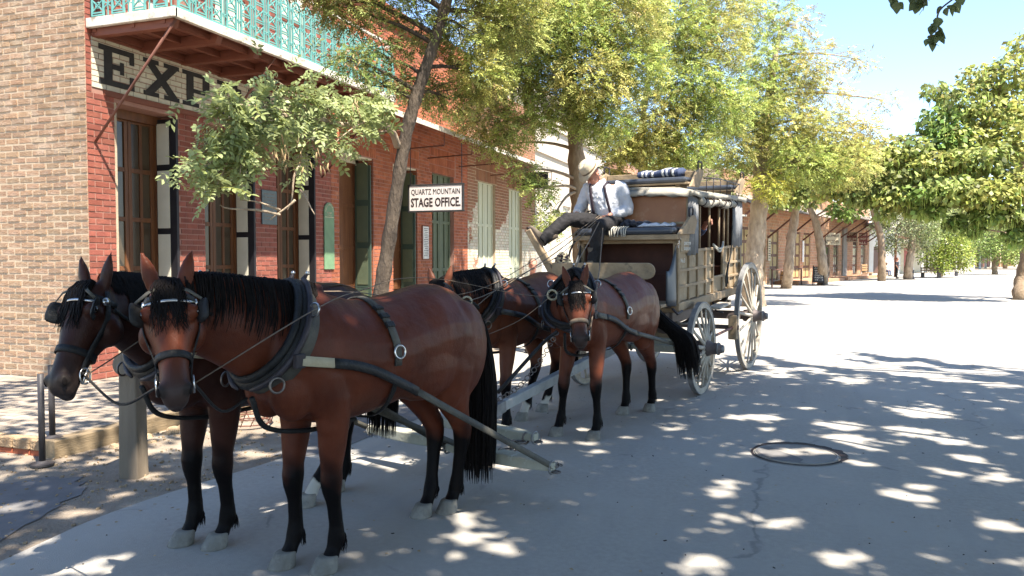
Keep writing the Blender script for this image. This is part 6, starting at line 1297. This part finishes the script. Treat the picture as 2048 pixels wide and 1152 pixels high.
g0=gnd(1880,553); tree('bushy lime green tree low over a planter and benches',[(g0.x,g0.y,-.05,.25)]+trk([(1882,530,68,.22),(1884,490,68,.18),(1886,450,68,.1)]),
 cl([(1890,480,67,45,900,(1.05,1.15,.65)),(1910,500,67,36,650,(1.2,1.25,.7)),(1870,510,67,35,600,(1.1,1.2,.65)),(1900,440,67.5,42,700,FA),(1860,470,68,34,500,FA),(1880,530,66.5,26,320,(1,1.1,.55)),(1925,525,67,24,300,(1.2,1.25,.7))]),'far','barktan',spec=(0,0,.24,.11,.3),seed=12)
g0=gnd(1990,549); tree('round pale green tree beyond the sandwich board',[(g0.x,g0.y,-.05,.28)]+trk([(1988,525,82,.25),(1986,500,82,.18),(1984,470,82,.1)]),
 cl([(1985,480,81,45,900,(.95,1.1,.85)),(2015,500,81,38,650,(1.05,1.15,.85)),(1960,500,81,32,500,(.95,1.1,.85)),(1990,450,82,36,600,FA),(2035,510,81,28,360,(1.1,1.15,.9))]),'far','barktan',spec=(0,0,.26,.13,.3),seed=13)
# big catalpa at the right with its trunk at the kerb
g0=gnd(2050,600); tree('large catalpa hung with long green pods over the sunny street',[(g0.x,g0.y,-.05,.42)]+trk([(2046,570,32,.34),(2056,520,32,.30),(2066,450,32,.28),(2060,360,32,.24),(2030,280,32,.18),(2010,220,32,.12),(1990,150,32,.07)]),
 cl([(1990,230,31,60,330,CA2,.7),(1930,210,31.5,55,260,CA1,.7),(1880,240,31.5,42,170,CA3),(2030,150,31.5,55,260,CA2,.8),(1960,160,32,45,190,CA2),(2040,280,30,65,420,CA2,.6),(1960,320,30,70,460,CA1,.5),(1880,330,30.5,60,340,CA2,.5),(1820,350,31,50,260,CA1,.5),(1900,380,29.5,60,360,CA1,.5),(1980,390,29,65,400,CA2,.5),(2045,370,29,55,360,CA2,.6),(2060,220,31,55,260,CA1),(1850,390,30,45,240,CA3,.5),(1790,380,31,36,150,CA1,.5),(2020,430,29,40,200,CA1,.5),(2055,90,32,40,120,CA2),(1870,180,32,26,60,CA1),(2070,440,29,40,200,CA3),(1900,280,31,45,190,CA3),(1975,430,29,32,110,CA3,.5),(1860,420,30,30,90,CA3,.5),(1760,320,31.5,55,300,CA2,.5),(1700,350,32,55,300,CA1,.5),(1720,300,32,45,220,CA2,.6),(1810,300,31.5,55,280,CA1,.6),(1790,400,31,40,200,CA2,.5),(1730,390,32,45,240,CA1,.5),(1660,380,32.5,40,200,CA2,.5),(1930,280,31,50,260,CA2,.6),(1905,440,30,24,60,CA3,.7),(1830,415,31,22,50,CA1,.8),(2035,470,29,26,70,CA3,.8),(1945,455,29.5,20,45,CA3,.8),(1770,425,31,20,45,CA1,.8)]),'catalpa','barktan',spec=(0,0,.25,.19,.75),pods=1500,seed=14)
# distant trees closing the street end
for k,(u,v,d,r) in enumerate(((1600,420,95,90),(1760,440,110,70),(1850,420,120,70),(1920,440,125,60),(2010,470,130,60),(2080,480,120,70),(1450,380,85,110),(1330,380,80,110),(1200,400,75,90))):
    g0=gnd(u,518+2527/d); lab=('broad tree rising behind the yellow doored shop','broad tree behind the white gabled house','broad tree behind the columned shop','tree behind the pale hipped roof at street end','tree at the street end beyond the round pale tree','last tree at the street end behind the big catalpa trunk','tree in the yard right behind the mottled trunk','tree in the yard behind the coach roof seats','tree in the yard behind the coachman')[k]; tree(lab,[(g0.x,g0.y,-.05,.35)]+trk([(u,500,d,.3),(u+2,v,d,.15)]),cl([(u+rnd.uniform(-.8,.8)*r,v+rnd.uniform(-.5,.45)*r,d,r*.55,520,(rnd.uniform(.85,1.1),1.,.9)) for _ in range(7)]),'far','barktan',group='far trees closing the street' if k<6 else 'trees in the yard behind the coach',spec=(0,0,.5,.32,.3),seed=20+k)
# ---------------------------------------------------------------- mulberries spreading over the street behind and beside the camera: they cast the dappled shade
K=np.array([SUN.x/SUN.z,SUN.y/SUN.z])
DAP=[(1000,1090,36),(1390,1132,42),(1700,1114,26),(1862,1118,18),(1435,976,28),(1810,992,40),(1850,1005,24),(1522,833,42),(1465,833,24),(1840,825,60),(1815,862,55),(1680,850,50),(1705,878,45),(1900,882,40),(1925,915,30),(1890,945,30),(1990,955,30),(1980,1048,34),(2030,1058,26),(1345,857,16),(1560,905,34),(1640,905,26),(1710,925,26),(1500,906,24),(190,1128,40),(120,1142,30),(240,986,20),(150,1022,34),(60,1090,30),(300,948,34),(500,905,36),(700,915,46),(780,925,40),(930,1036,26),(960,1052,20),(1180,886,18),(760,965,16),(1660,725,70),(1740,735,60),(1600,715,60),(1820,745,60),(1700,760,40),(1560,750,30),(1900,760,40),(1960,745,50),(1480,700,30),(2000,770,40),(1150,860,16),(380,1012,18),(450,985,20),(30,1010,26),(870,900,22)]
HOL=[]
for u,v,r in DAP:
    p=gnd(u,v); d=(p-Vec((0,0,CAMH))).dot(_fw); HOL.append((p.x,p.y,r*d/FPX*.9))
for u,v,d,r in((650,612,4.35,.07),(700,605,4.5,.06),(620,660,4.3,.05),(720,640,4.5,.05),(560,575,4.1,.05),(1150,395,9.4,.30),(1195,330,9.5,.22),(1165,365,9.4,.28),(1120,445,9.3,.22),(1200,380,9.4,.12),(1340,420,9.4,.16),(1300,415,9.4,.12),(1240,560,8,.1),(1310,380,9.7,.3),(1420,385,10,.2),(1225,450,9.2,.10),(1185,690,6.3,.03),(880,560,6.6,.1),(1000,560,7.2,.08)):
    p=at(u,v,d); HOL.append((p.x-K[0]*p.z,p.y-K[1]*p.z,r))
for _ in range(170): HOL.append((rnd.uniform(-5.4,4.5),rnd.uniform(2,12),rnd.choice((.02,.03,.045,.07))))
HOL=np.array(HOL)
POLY=[(-5.9,-4),(-5.6,2.2),(-5.35,4.2),(-4.6,5.4),(-4.1,7.4),(-3.4,9.5),(-2.6,11.2),(-1.9,13.0),(-.4,13.6),(1.6,14.6),(3.2,12.6),(5.,12.3),(7,11),(7,-6)]
def inpoly(x,y):
    r=np.zeros(len(x),bool); n=len(POLY)
    for i in range(n):
        (x0,y0),(x1,y1)=POLY[i],POLY[(i+1)%n]; c=((y0>y)!=(y1>y))&(x<(x1-x0)*(y-y0)/(y1-y0+1e-9)+x0); r^=c
    return r
nc=34000; gx=NR.uniform(-6,7,nc); gy=NR.uniform(-5,15,nc); ok=inpoly(gx,gy); gx,gy=gx[ok],gy[ok]
ex=190; gx=np.concatenate([gx,NR.uniform(-9.,-5.4,ex)]); gy=np.concatenate([gy,NR.uniform(4.2,7.4,ex)])
hz_=NR.uniform(6.0,8.8,len(gx)); cen=np.stack([gx+K[0]*hz_,gy+K[1]*hz_,hz_],1)
rep=6; P=np.repeat(cen,rep,0)+NR.normal(size=(len(cen)*rep,3))*.14
tx_,ty_=P[:,0]-K[0]*P[:,2],P[:,1]-K[1]*P[:,2]; keep=np.ones(len(P),bool)
fuzz=NR.normal(size=len(P))*.05
for hx,hy,hr in HOL: keep&=((tx_-hx)**2+(ty_-hy)**2>(hr+.055+np.abs(fuzz)*.5)**2)
rel=P-np.array([0,0,CAMH]); dz=rel@np.array(_fw); uu=CX+FPX*(rel@np.array(_rt))/dz; vv=CY-FPX*(rel@np.array(_up))/dz; vis=(dz>.3)&(uu>-40)&(uu<2090)&(vv>-40); keep&=~vis
far_=np.clip((ty_-9.8-.35*tx_)/2.6,0,1); ncell=np.sin(tx_*4.1+1)*np.sin(ty_*5.3)+np.sin(tx_*9.7+ty_*3)*.5; keep&=~((far_>NR.random(len(P))*.9)&(ncell>-.25))
P=P[keep]; n=len(P)
stems=[(8.2,4.5),(7.6,-2.6),(3.2,-6.5),(9.2,10.5)]
own=np.argmin(np.stack([np.hypot(P[:,0]-a,P[:,1]-b_) for a,b_ in stems]),0)
for k,(a,b_) in enumerate(stems):
    S_=P[own==k]; m_=len(S_)
    if m_<10: continue
    T=thing('mulberry_tree',('mulberry tree shading the road beside the horses','mulberry tree shading the road behind the viewpoint','mulberry tree over the sidewalk end of the street','mulberry tree at the far edge of the road shade')[k],'tree',(a,b_,0)); base=Vec((a,b_,0))
    b=MB(); b.tube([(0,0,-.1),(.05,0,1.5),(-.1,.1,3.2),(-.2,.2,5.2)],[.34,.26,.23,.17],12); b.build('trunk',MT['barktan'],T,True)
    b=MB()
    for j in range(26): c=S_[NR.integers(m_)]; branch(b,Vec((-.1,.1,3.0+1.8*rnd.random())),Vec(c)-base,.07,.012,.08,9,.06,900+k*40+j)
    tag(b.build('branch',MT['barktan'],T,True),kind='stuff')
    nr=unit(NR.normal(size=(m_,3))*.45+np.array([0,0,1.])); dr=NR.normal(size=(m_,3)); dr[:,2]=dr[:,2]*.3-.4
    tag(leafmesh('crown',S_,dr,nr,NR.uniform(.13,.19,m_),NR.uniform(.10,.15,m_),NR.uniform(.75,1.25,(m_,1))*np.ones((1,3)),LM['shade'],T,base),kind='stuff')
# the leafy spray of the nearest mulberry that dips into view
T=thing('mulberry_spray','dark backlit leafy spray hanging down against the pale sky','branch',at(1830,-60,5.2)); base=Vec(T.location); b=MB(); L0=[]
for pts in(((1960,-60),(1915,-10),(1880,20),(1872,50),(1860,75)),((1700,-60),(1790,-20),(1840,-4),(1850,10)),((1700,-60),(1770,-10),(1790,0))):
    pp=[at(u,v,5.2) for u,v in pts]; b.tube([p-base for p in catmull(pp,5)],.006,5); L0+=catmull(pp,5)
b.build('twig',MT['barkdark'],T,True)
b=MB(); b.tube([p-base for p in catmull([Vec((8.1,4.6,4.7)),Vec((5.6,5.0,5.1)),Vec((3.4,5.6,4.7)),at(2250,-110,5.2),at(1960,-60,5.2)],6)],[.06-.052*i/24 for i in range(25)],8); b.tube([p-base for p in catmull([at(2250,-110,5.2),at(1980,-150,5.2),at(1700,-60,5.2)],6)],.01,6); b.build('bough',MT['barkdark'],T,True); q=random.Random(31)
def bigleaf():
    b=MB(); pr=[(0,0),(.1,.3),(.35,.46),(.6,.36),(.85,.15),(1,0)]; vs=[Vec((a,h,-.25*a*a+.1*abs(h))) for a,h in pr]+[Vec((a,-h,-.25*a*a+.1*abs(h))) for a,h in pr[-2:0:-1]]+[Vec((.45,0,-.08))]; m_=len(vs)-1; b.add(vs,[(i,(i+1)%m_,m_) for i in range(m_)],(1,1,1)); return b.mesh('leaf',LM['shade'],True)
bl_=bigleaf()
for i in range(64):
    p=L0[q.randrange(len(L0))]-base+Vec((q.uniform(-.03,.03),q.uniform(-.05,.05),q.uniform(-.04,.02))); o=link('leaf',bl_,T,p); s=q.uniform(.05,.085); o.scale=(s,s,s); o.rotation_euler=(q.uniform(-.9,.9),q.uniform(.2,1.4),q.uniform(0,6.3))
# ================================================================ FAR ROW OF SHOPS (the street bends right)
RP=Vec((-1.75,51.07,0)); RE=Vec((.2761,.9611,0)); RN=Vec((.9611,-.2761,0)); RRZ=math.atan2(RE.y,RE.x)
def fs(u,v=540.,off=0.):
    r=_fw*FPX+_rt*(u-CX)-_up*(v-CY); o=Vec((0,0,CAMH)); t=((RP+RN*off-o).dot(RN))/r.dot(RN); p=o+r*t; return (p-RP).dot(RE),p.z
def FRW(s,off,z): return RP+RE*s+RN*off+Vec((0,0,z))
def fthing(name,label,cat,s,off=0,grp=None): return thing(name,label,cat,FRW(s,off,0),RRZ,grp)
def fbuild(t,L_,H_,ops,mbr,label_d,mfr,mpn,brick='farbrick',rows=4):
    mb=MB(); core(mb,(0,0,0),Ux,-Uy,L_,0,H_,ops,.4); mb.bb(0,L_,.42,8,0,H_-.01); mb.build('wall',MT[mbr],t)
    if brick:
        mb=MB(); brickboxes(mb,(0,0,0),Ux,-Uy,courses(L_,.1,H_,.45,.16,.03,ops),tint(.85,1.15),.01,.004); tag(mb.build('brick',MT[brick],t),kind='stuff')
    for a,b_,c,d in ops:
        n=2; 
        for k in range(n):
            x0,x1=a+(b_-a)*k/n,a+(b_-a)*(k+1)/n; D=MB(); D.bb(x0,x1,.10,.16,c,d); D=D.build('door',MT[mfr],t)
            for r_ in range(rows):
                z0=c+.12+(d-c-.1)*r_/rows; p=MB(); p.bb(x0+.1,x1-.1,.085,.12,z0,z0+(d-c)/rows-.2); p.build('panel',MT[mpn],D)
def awning(label,s0,s1,z1,z0,dep,m='shakes',struts=6,grp=None):
    t=fthing('shake_awning',label,'awning',s0,0,grp); L_=s1-s0; n=int(L_/.28); rows=5
    b=MB(); b.add([Vec((0,0,z1)),Vec((L_,0,z1)),Vec((L_,-dep,z0)),Vec((0,-dep,z0)),Vec((0,0,z1-.05)),Vec((L_,0,z1-.05)),Vec((L_,-dep,z0-.05)),Vec((0,-dep,z0-.05))],[(3,2,1,0),(4,5,6,7),(0,1,5,4),(2,3,7,6),(0,4,7,3),(1,2,6,5)]); b.build('roof_deck',MT['brownframe'],t)
    b=MB()
    for r_ in range(rows):
        for i in range(n): f0=(r_+.0)/rows; f1=min(1.03,(r_+1.25)/rows); x=i*L_/n; z=rnd.uniform(.01,.03); b.add([Vec((x+.01,-dep*f0,z1+(z0-z1)*f0+.012)),Vec((x+L_/n-.01,-dep*f0,z1+(z0-z1)*f0+.012)),Vec((x+L_/n-.01,-dep*f1,z1+(z0-z1)*f1+.03+z)),Vec((x+.01,-dep*f1,z1+(z0-z1)*f1+.03+z)),Vec((x+L_/n-.01,-dep*f1,z1+(z0-z1)*f1+z)),Vec((x+.01,-dep*f1,z1+(z0-z1)*f1+z))],[(0,1,2,3),(3,2,4,5)],rnd.uniform(.7,1.35))
    tag(b.build('shake',MT['shakes'],t),kind='stuff')
    for i in range(struts): x=.2+(L_-.4)*i/(struts-1); b=MB(); b.bar((x,-.02,z0-1.5),(x,-dep+.1,z0-.06),.10,.10); b.build('strut',MT['brownframe'],t)
# shop with yellow panelled doors
s0,s1=fs(1440)[0],fs(1640)[0]; t=fthing('brick_shop','pinkish brick shop with tall yellow panelled doors under a shake awning','shop',s0)
pr=[(1450,1470),(1480,1500),(1513,1531),(1539,1556),(1586,1600),(1606,1620)]
ops=[(fs(a)[0]-s0,fs(b_)[0]-s0,.25,3.5) for a,b_ in pr]; fbuild(t,s1-s0,6.6,ops,'mortar','',"brownframe",'yellowpanel')
awning('weathered shake awning over the yellow shop doors',fs(1440)[0],fs(1636)[0],5.35,4.45,1.9)
t2=fthing('paper_notice','tall cream notice hung on the brick between yellow doors','notice',fs(1536)[0],.05); b=MB(); b.bb(-.25,.25,-.03,0,1.5,2.9); b.build('sheet',MT['signcream'],t2); 
for k in range(8): b=MB(); b.bb(-.18,.18,-.034,-.031,1.65+k*.15,1.7+k*.15); b.build('print_line',MT['letterdark'],t2)
t2=fthing('paper_notice','narrow white notice on a yellow shop door','notice',fs(1604)[0],.05); b=MB(); b.bb(-.2,.2,-.03,0,1.4,2.9); b.build('sheet',MT['letterwhite'],t2)
def hsign(label,u0,u1,v0,v1,off,lines,mb_,ml,frame_=None):
    d=((FRW(fs((u0+u1)/2,v0)[0],off,0))-Vec((0,0,CAMH))).dot(_fw); c=at((u0+u1)/2,(v0+v1)/2,d); W_,H_=(u1-u0)*d/FPX,(v1-v0)*d/FPX; T=thing('hanging_sign',label,'sign',c,YAW+R(-8)); b=MB(); b.box((0,0,0),(W_,.08,H_)); b.build('board',MT[mb_],T)
    n=len(lines)
    for k,(tx,hh) in enumerate(lines): z=H_*(.5-(k+.5)/n); text(tx,H_/n*hh,(0,-.045,z),(1,0,0),(0,0,1),MT[ml],T,.003,width=W_*.84)
    for s in(-1,1): b=MB(); b.tube([(s*W_*.42,0,H_/2),(s*W_*.42,0,H_/2+.35)],.015,5); b.build('hanger',MT['iron'],T)
    if frame_:
        b=MB()
        for s in(-1,1): b.box((0,-.045,s*H_*.47),(W_,.02,.05)); b.box((s*W_*.48,-.046,0),(.05,.02,H_*.9))
        b.build('border',MT[frame_],T)
    return T
hsign('cream hanging board ending in OURT by the mottled trunk',1509,1532,463,478,1.4,[('COURT',.8)],'signcream','letterdark')
# candy kitchen and museum
s0,s1=fs(1641)[0],fs(1737)[0]; t=fthing('brick_shop','brown brick shop front with dark doorways and a stone pilaster','shop',s0)
ops=[(fs(a)[0]-s0,fs(b_)[0]-s0,.25,3.5) for a,b_ in((1648,1659),(1666,1676),(1705,1714),(1721,1730))]; fbuild(t,s1-s0,6.2,ops,'mortar','','brownframe','glassdark')
b=MB(); b.bb(fs(1683)[0]-s0,fs(1691)[0]-s0,-.12,.02,.1,4.2); b.build('stone_pilaster',MT['concrete'],t)
awning('bleached shake awning over the candy shop and museum',fs(1655)[0],fs(1735)[0],5.5,4.7,2.2)
hsign('cream hanging sign lettered CANDY KITCHEN',1643,1680,466,490,1.5,[('COLUMBIA',.6),('CANDY KITCHEN',.85)],'signcream','letterdark')
hsign('dark brown hanging sign lettered COLUMBIA MUSEUM',1680,1714,464,484,1.8,[('COLUMBIA',.75),('MUSEUM',.85)],'signbrown','lettercream','lettercream')
hsign('red brown hanging sign ending in HALL',1708,1734,466,490,.9,[('SONS OF',.7),('THE WEST',.7),('HALL',.8)],'signbrown','lettercream')
for s_,lab in((fs(1600)[0],'low brick step before the yellow doors'),(fs(1690)[0],'low brick step before the museum doors')):
    t=fthing('brick_step',lab,'step',s_,1.0); b=MB(); b.bb(-6,6,-.6,.9,0,.22); b.build('tread',MT['farbrick'],t,bev=.02)
t=fthing('wooden_bench','slatted tan bench with white leg panel outside museum door','bench',fs(1704)[0],1.2)
for k in range(3): b=MB(); b.bb(-1,1,.18,.22,.62+k*.2,.76+k*.2); b.build('back_slat',MT['bench'],t)
for k in range(3): b=MB(); b.bb(-1,1,-.3+k*.16,-.17+k*.16,.42,.46); b.build('seat_slat',MT['bench'],t)
for x in(-.9,.9): b=MB(); b.bb(x-.05,x+.05,-.3,.22,0,.42); b.bb(x-.04,x+.04,.23,.28,0,1.2); b.build('leg',MT['clapboard'],t)
def aframe(label,p,w_,h,m,mfr,lines,ml,rz):
    T=thing('sandwich_board',label,'sign',p,rz)
    for s in(-1,1):
        M_=Matrix.Rotation(R(10)*s,3,'X'); b=MB(); b.box((0,s*.16,h*.55),(w_,.04,h*.8),M_); b.build('panel',MT[m],T)
        for x in(-1,1): b=MB(); b.bar((x*w_*.46,s*.30,0),(x*w_*.46,s*.03,h),.05,.05); b.build('leg',MT[mfr],T)
    for k,l in enumerate(lines): z=h*.86-k*h*.115; text(l,h*.11,(0,-.21-(h*.5-z)*.18*1.0-.012,z),(1,0,0),(0,.17,.985),MT[ml],T,.002,width=w_*.75)
aframe('black chalkboard sandwich sign in front of the crooked catalpa',gnd(1636,571),.62,1.22,'signblack','frameblack',['OPEN','HANDMADE','CANDY','DAILY','FUDGE','10 - 5'],'letterwhite',YAW-.2)
aframe('tall white sandwich board out in the sunny street',gnd(1938,546),1.15,2.0,'signboard','wheelwood',['MENU','LUNCH','BBQ','SODA'],'letterdark',YAW-.5)
# white gabled house
s0=fs(1738)[0]; t=fthing('white_house','white clapboard house with red edged shake gable roof and porch','house',s0); L_=fs(1800)[0]-s0
mb=MB(); core(mb,(0,0,0),Ux,-Uy,L_,0,4.0,[(L_*.12,L_*.3,.2,2.8)],.3); mb.build('wall',MT['clapboard'],t)
for k in range(22): b=MB(); b.bb(L_*.32,L_,-.03-.0,-.001,.2+k*.17,.33+k*.17); b.build('clapboard',MT['clapboard'],t)
b=MB(); b.bb(L_*.12,L_*.3,.1,.15,.2,2.8); b.build('door',MT['brownframe'],t)
b=MB(); b.prism([(-2.4,4.4),(L_*.5,7.6),(L_*1.12,3.9),(L_*1.12,3.75),(L_*.5,7.4),(-2.4,4.2)],(0,-2.6,0),Ux,Uz,Uy,9.); b.build('roof',MT['roofwhite'],t)
b=MB(); b.prism([(-2.4,4.2),(L_*.5,7.4),(L_*1.12,3.75),(L_*1.12,3.62),(L_*.5,7.2),(-2.4,4.0)],(0,-2.63,0),Ux,Uz,Uy,.1); b.build('barge_board',MT['redpaint'],t)
b=MB(); b.prism([(.0,4.0),(L_,4.0),(L_*.5,7.1)],(0,-.02,0),Ux,Uz,Uy,.3); b.build('gable',MT['clapboard'],t)
for x in(.1,L_*.5,L_-.1): b=MB(); b.bb(x-.09,x+.09,-2.3,-2.12,0,3.9); b.build('porch_post',MT['redpaint' if x<1 else 'clapboard'],t)
b=MB(); b.bb(-.4,L_*1.05,-2.4,-2.2,3.55,3.75); b.build('porch_beam',MT['redpaint'],t)
# tan shop with red door and white columns
s0=fs(1801)[0]; L_=fs(1895)[0]-s0; t=fthing('columned_shop','tan shop with red door behind white porch columns','shop',s0); mb=MB(); core(mb,(0,0,0),Ux,-Uy,L_,0,4.6,[(L_*.05,L_*.13,.1,2.9),(L_*.35,L_*.5,.1,2.8),(L_*.62,L_*.75,.1,2.8)],.3); mb.build('wall',MT['signcream'],t)
b=MB(); b.bb(L_*.05,L_*.13,.1,.15,.1,2.9); b.build('door',MT['redpaintdoor'],t)
for a,b_ in((.35,.5),(.62,.75)): b=MB(); b.bb(L_*a,L_*b_,.1,.15,.1,2.8); b.build('window',MT['glassdark'],t)
for k in range(6): x=L_*(.1+.16*k); b=MB(); b.lathe([(.16,0),(.16,.1),(.12,.15),(.11,3.3),(.16,3.4)],(x,-2.2,0),n=10); b.build('column',MT['clapboard'],t)
b=MB(); b.bb(-.3,L_+.3,-2.5,.2,3.4,3.65); b.build('porch_roof',MT['roofwhite'],t)
# low gabled shop with dark porch at street end
s0=fs(1915)[0]; L_=fs(1965)[0]-s0; t=fthing('porch_building','low shop with pale hipped roof and dark columned porch at street end','shop',s0); mb=MB(); core(mb,(0,0,0),Ux,-Uy,L_,0,4.5,[(L_*.1,L_*.4,.1,3),(L_*.5,L_*.8,.1,3)],.3); mb.build('wall',MT['brownframe'],t)
b=MB(); b.prism([(-2,4.3),(L_*.5,8.2),(L_+2,4.3)],(0,-3.5,0),Ux,Uz,Uy,10); b.build('roof',MT['roofwhite'],t)
for k in range(5): x=L_*(.02+.24*k); b=MB(); b.lathe([(.2,0),(.2,.3),(.15,.35),(.13,4.2)],(x,-3.0,0),n=10); b.build('column',MT['farbrick'] if k>2 else MT['clapboard'],t)
b=MB(); b.bb(L_*.3,L_*.7,-3.62,-3.52,6.2,7.4); b.build('gable_board',MT['letterwhite'],t)
s0=fs(1970)[0]; L_=160; t=fthing('brick_shop','brown far shop front with porch at the end of the street','shop',s0); fbuild(t,40,4.6,[(3+i*5,5.5+i*5,.1,3) for i in range(6)],'mortarred','','brownframe','glassdark',None)
for k in range(9): b=MB(); b.bb(k*4.4,k*4.4+.3,-3.1,-2.8,0,3.6); b.build('porch_post',MT['bench'],t)
b=MB(); b.bb(-.5,40,-3.3,.1,3.6,3.85); b.build('porch_roof',MT['roofwhite'],t)
# benches, pump
for u,v,lab in((1862,556,'small dark bench below the lime tree'),(1898,552,'pale bench beside the lime tree')):
    t=thing('park_bench',lab,'bench',gnd(u,v),RRZ+1.2)
    for k in range(3): b=MB(); b.bb(-.8,.8,-.2+k*.14,-.09+k*.14,.43,.46); b.build('seat_slat',MT['oldwood'],t)
    for k in range(2): b=MB(); b.bb(-.8,.8,.22,.25,.6+k*.18,.72+k*.18); b.build('back_slat',MT['oldwood'],t)
    for x in(-.7,.7): b=MB(); b.bb(x-.03,x+.03,-.2,.22,0,.43); b.bb(x-.03,x+.03,.255,.29,0,.9); b.build('leg',MT['iron'],t)
t=thing('water_pump','small dark iron pump with white cap beside the feathery tree','pump',gnd(1824,558)); b=MB(); b.lathe([(.2,0),(.2,.06),(.13,.1),(.12,.6),(.15,.65),(.13,.75)],(0,0,0),n=12); b.build('body',MT['iron'],t,True); b=MB(); b.lathe([(.12,.75),(.13,.85),(.06,.98),(.02,1.0)],(0,0,0),n=12); b.build('cap',MT['letterwhite'],t,True); b=MB(); b.tube([(0,-.1,.55),(.0,-.28,.55),(0,-.3,.42)],.05,8); b.build('spout',MT['iron'],t,True)
t=fthing('wooden_barrel','small wooden barrel by the yellow shop doors','barrel',fs(1541)[0],.9); b=MB(); b.lathe([(.22,0),(.27,.25),(.28,.4),(.27,.6),(.22,.85)],(0,0,0),n=16); b.build('staves',MT['bench'],t,True); b=MB(); b.lathe([(.275,.22),(.282,.25),(.277,.28)],(0,0,0),n=16); b.lathe([(.277,.58),(.276,.61),(.27,.64)],(0,0,0),n=16); b.build('hoop',MT['iron'],t,True)
t=fthing('iron_rail','low brown rail in front of the yellow shop doors','rail',fs(1522)[0],1.6); b=MB(); b.tube([(-3,0,1.0),(3,0,1.0)],.04,6); b.build('bar',MT['brownframe'],t)
for x in(-2.9,0,2.9): b=MB(); b.tube([(x,0,0),(x,0,1.0)],.05,6); b.build('post',MT['brownframe'],t)
# ---------------------------------------------------------------- people in the distance
def person(label,p,rz,h,shirt,pants,hairm,pose='stand',skin='skin',hat=None):
    T=thing('person',label,'person',p,rz); k=h/1.75; V=lambda x,y,z:Vec((x,y,z))*k
    if pose=='stand': hp,nk=V(0,0,.95),V(.02,0,1.48); legs=[[V(0,.09*s,.95),V(.02*s,.10*s,.5),V(-.02*s,.11*s,.09),V(.10-.02*s,.12*s,.05)] for s in(-1,1)]; arms=[[V(0,.19*s,1.42),V(-.02,.24*s,1.15),V(.12,.20*s,1.0+.1*s)] for s in(-1,1)]
    else: hp,nk=V(0,0,.52),V(.06,0,1.03); legs=[[V(0,.09*s,.52),V(.42,.12*s,.5),V(.44,.12*s,.09),V(.56,.12*s,.05)] for s in(-1,1)]; arms=[[V(.04,.19*s,.98),V(.1,.24*s,.72),V(.34,.14*s,.62)] for s in(-1,1)]
    b=MB(); limb(b,[hp,hp.lerp(nk,.5),nk-V(0,0,.08),nk,nk+V(0,0,.07)],[.13*k,.13*k,.13*k,.055*k,.05*k],12); headgeo(b,nk+V(.02,0,.165),(1,0,-.15),(0,0,1),k)
    for a in arms: limb(b,a,[.05*k,.042*k,.03*k],8)
    for l in legs: limb(b,l,[.085*k,.06*k,.04*k,.035*k],8)
    me=fuse(b,.016,2,.4,'body'); b2=MB(); b2.add([v.co.copy() for v in me.vertices],[tuple(q_.vertices) for q_ in me.polygons])
    for a in arms: hand(b2,a[-1],a[-1]-a[-2],(0,0,-1) if pose!='stand' else (1,0,0),.6,k)
    b2.build('body',MT[skin],T,True)
    b=MB(); limb(b,[hp+V(0,0,.02),hp.lerp(nk,.5),nk-V(0,0,.1),nk-V(0,0,.02)],[.155*k,.155*k,.16*k,.07*k],12)
    for a in arms: limb(b,[a[0],a[0].lerp(a[1],.9)],[.068*k,.058*k],8)
    me=fuse(b,.018,2,.4,'shirt'); o=link('shirt',me,T); me.materials.append(MT[shirt])
    b=MB(); limb(b,[hp+V(0,0,.05),hp-V(0,0,.05)],[.15*k,.15*k],12)
    for l in legs: limb(b,l[:3],[.10*k,.078*k,.06*k],8)
    me=fuse(b,.018,2,.4,'trousers'); o=link('trousers',me,T); me.materials.append(MT[pants])
    for l in legs: b=MB(); b.sphere(l[3]-V(.04,0,.0),(.13*k,.045*k,.05*k),10,6); b.build('shoe',MT['letterdark'],T,True)
    b=MB(); c=nk+V(.02,0,.165)
    b.sphere(c+V(-.022,0,.052),(.098*k,.086*k,.09*k),12,8); b.build('hair',MT[hairm],T,True)
    return T
person('brown haired passer by standing behind the horses near the pale shutters',at(1065,578,13.5)*1+Vec((0,0,-at(1065,578,13.5).z)),R(-60),1.60,'signboard','jeans','barkdark')
person('standing figure in dark clothes before the white clapboard wall',gnd(1793,557),RRZ-1.6,1.72,'cloth_dark','trousers','barkdark')
t=thing('wooden_crate','low pale crate seat beside the bare trunked tree','crate',gnd(1772,552)); 
for z in(.06,.2,.34): b=MB(); b.bb(-.28,.28,-.24,.24,z,z+.11); b.build('slat',MT['bench'],t)
b=MB(); b.bb(-.29,.29,-.25,.25,.455,.485); b.build('lid',MT['bench'],t)
person('seated figure in white shirt and jeans beside the bare trunked tree',gnd(1772,552),RRZ-2.2,1.72,'letterwhite','jeans','grey_hair','sit')
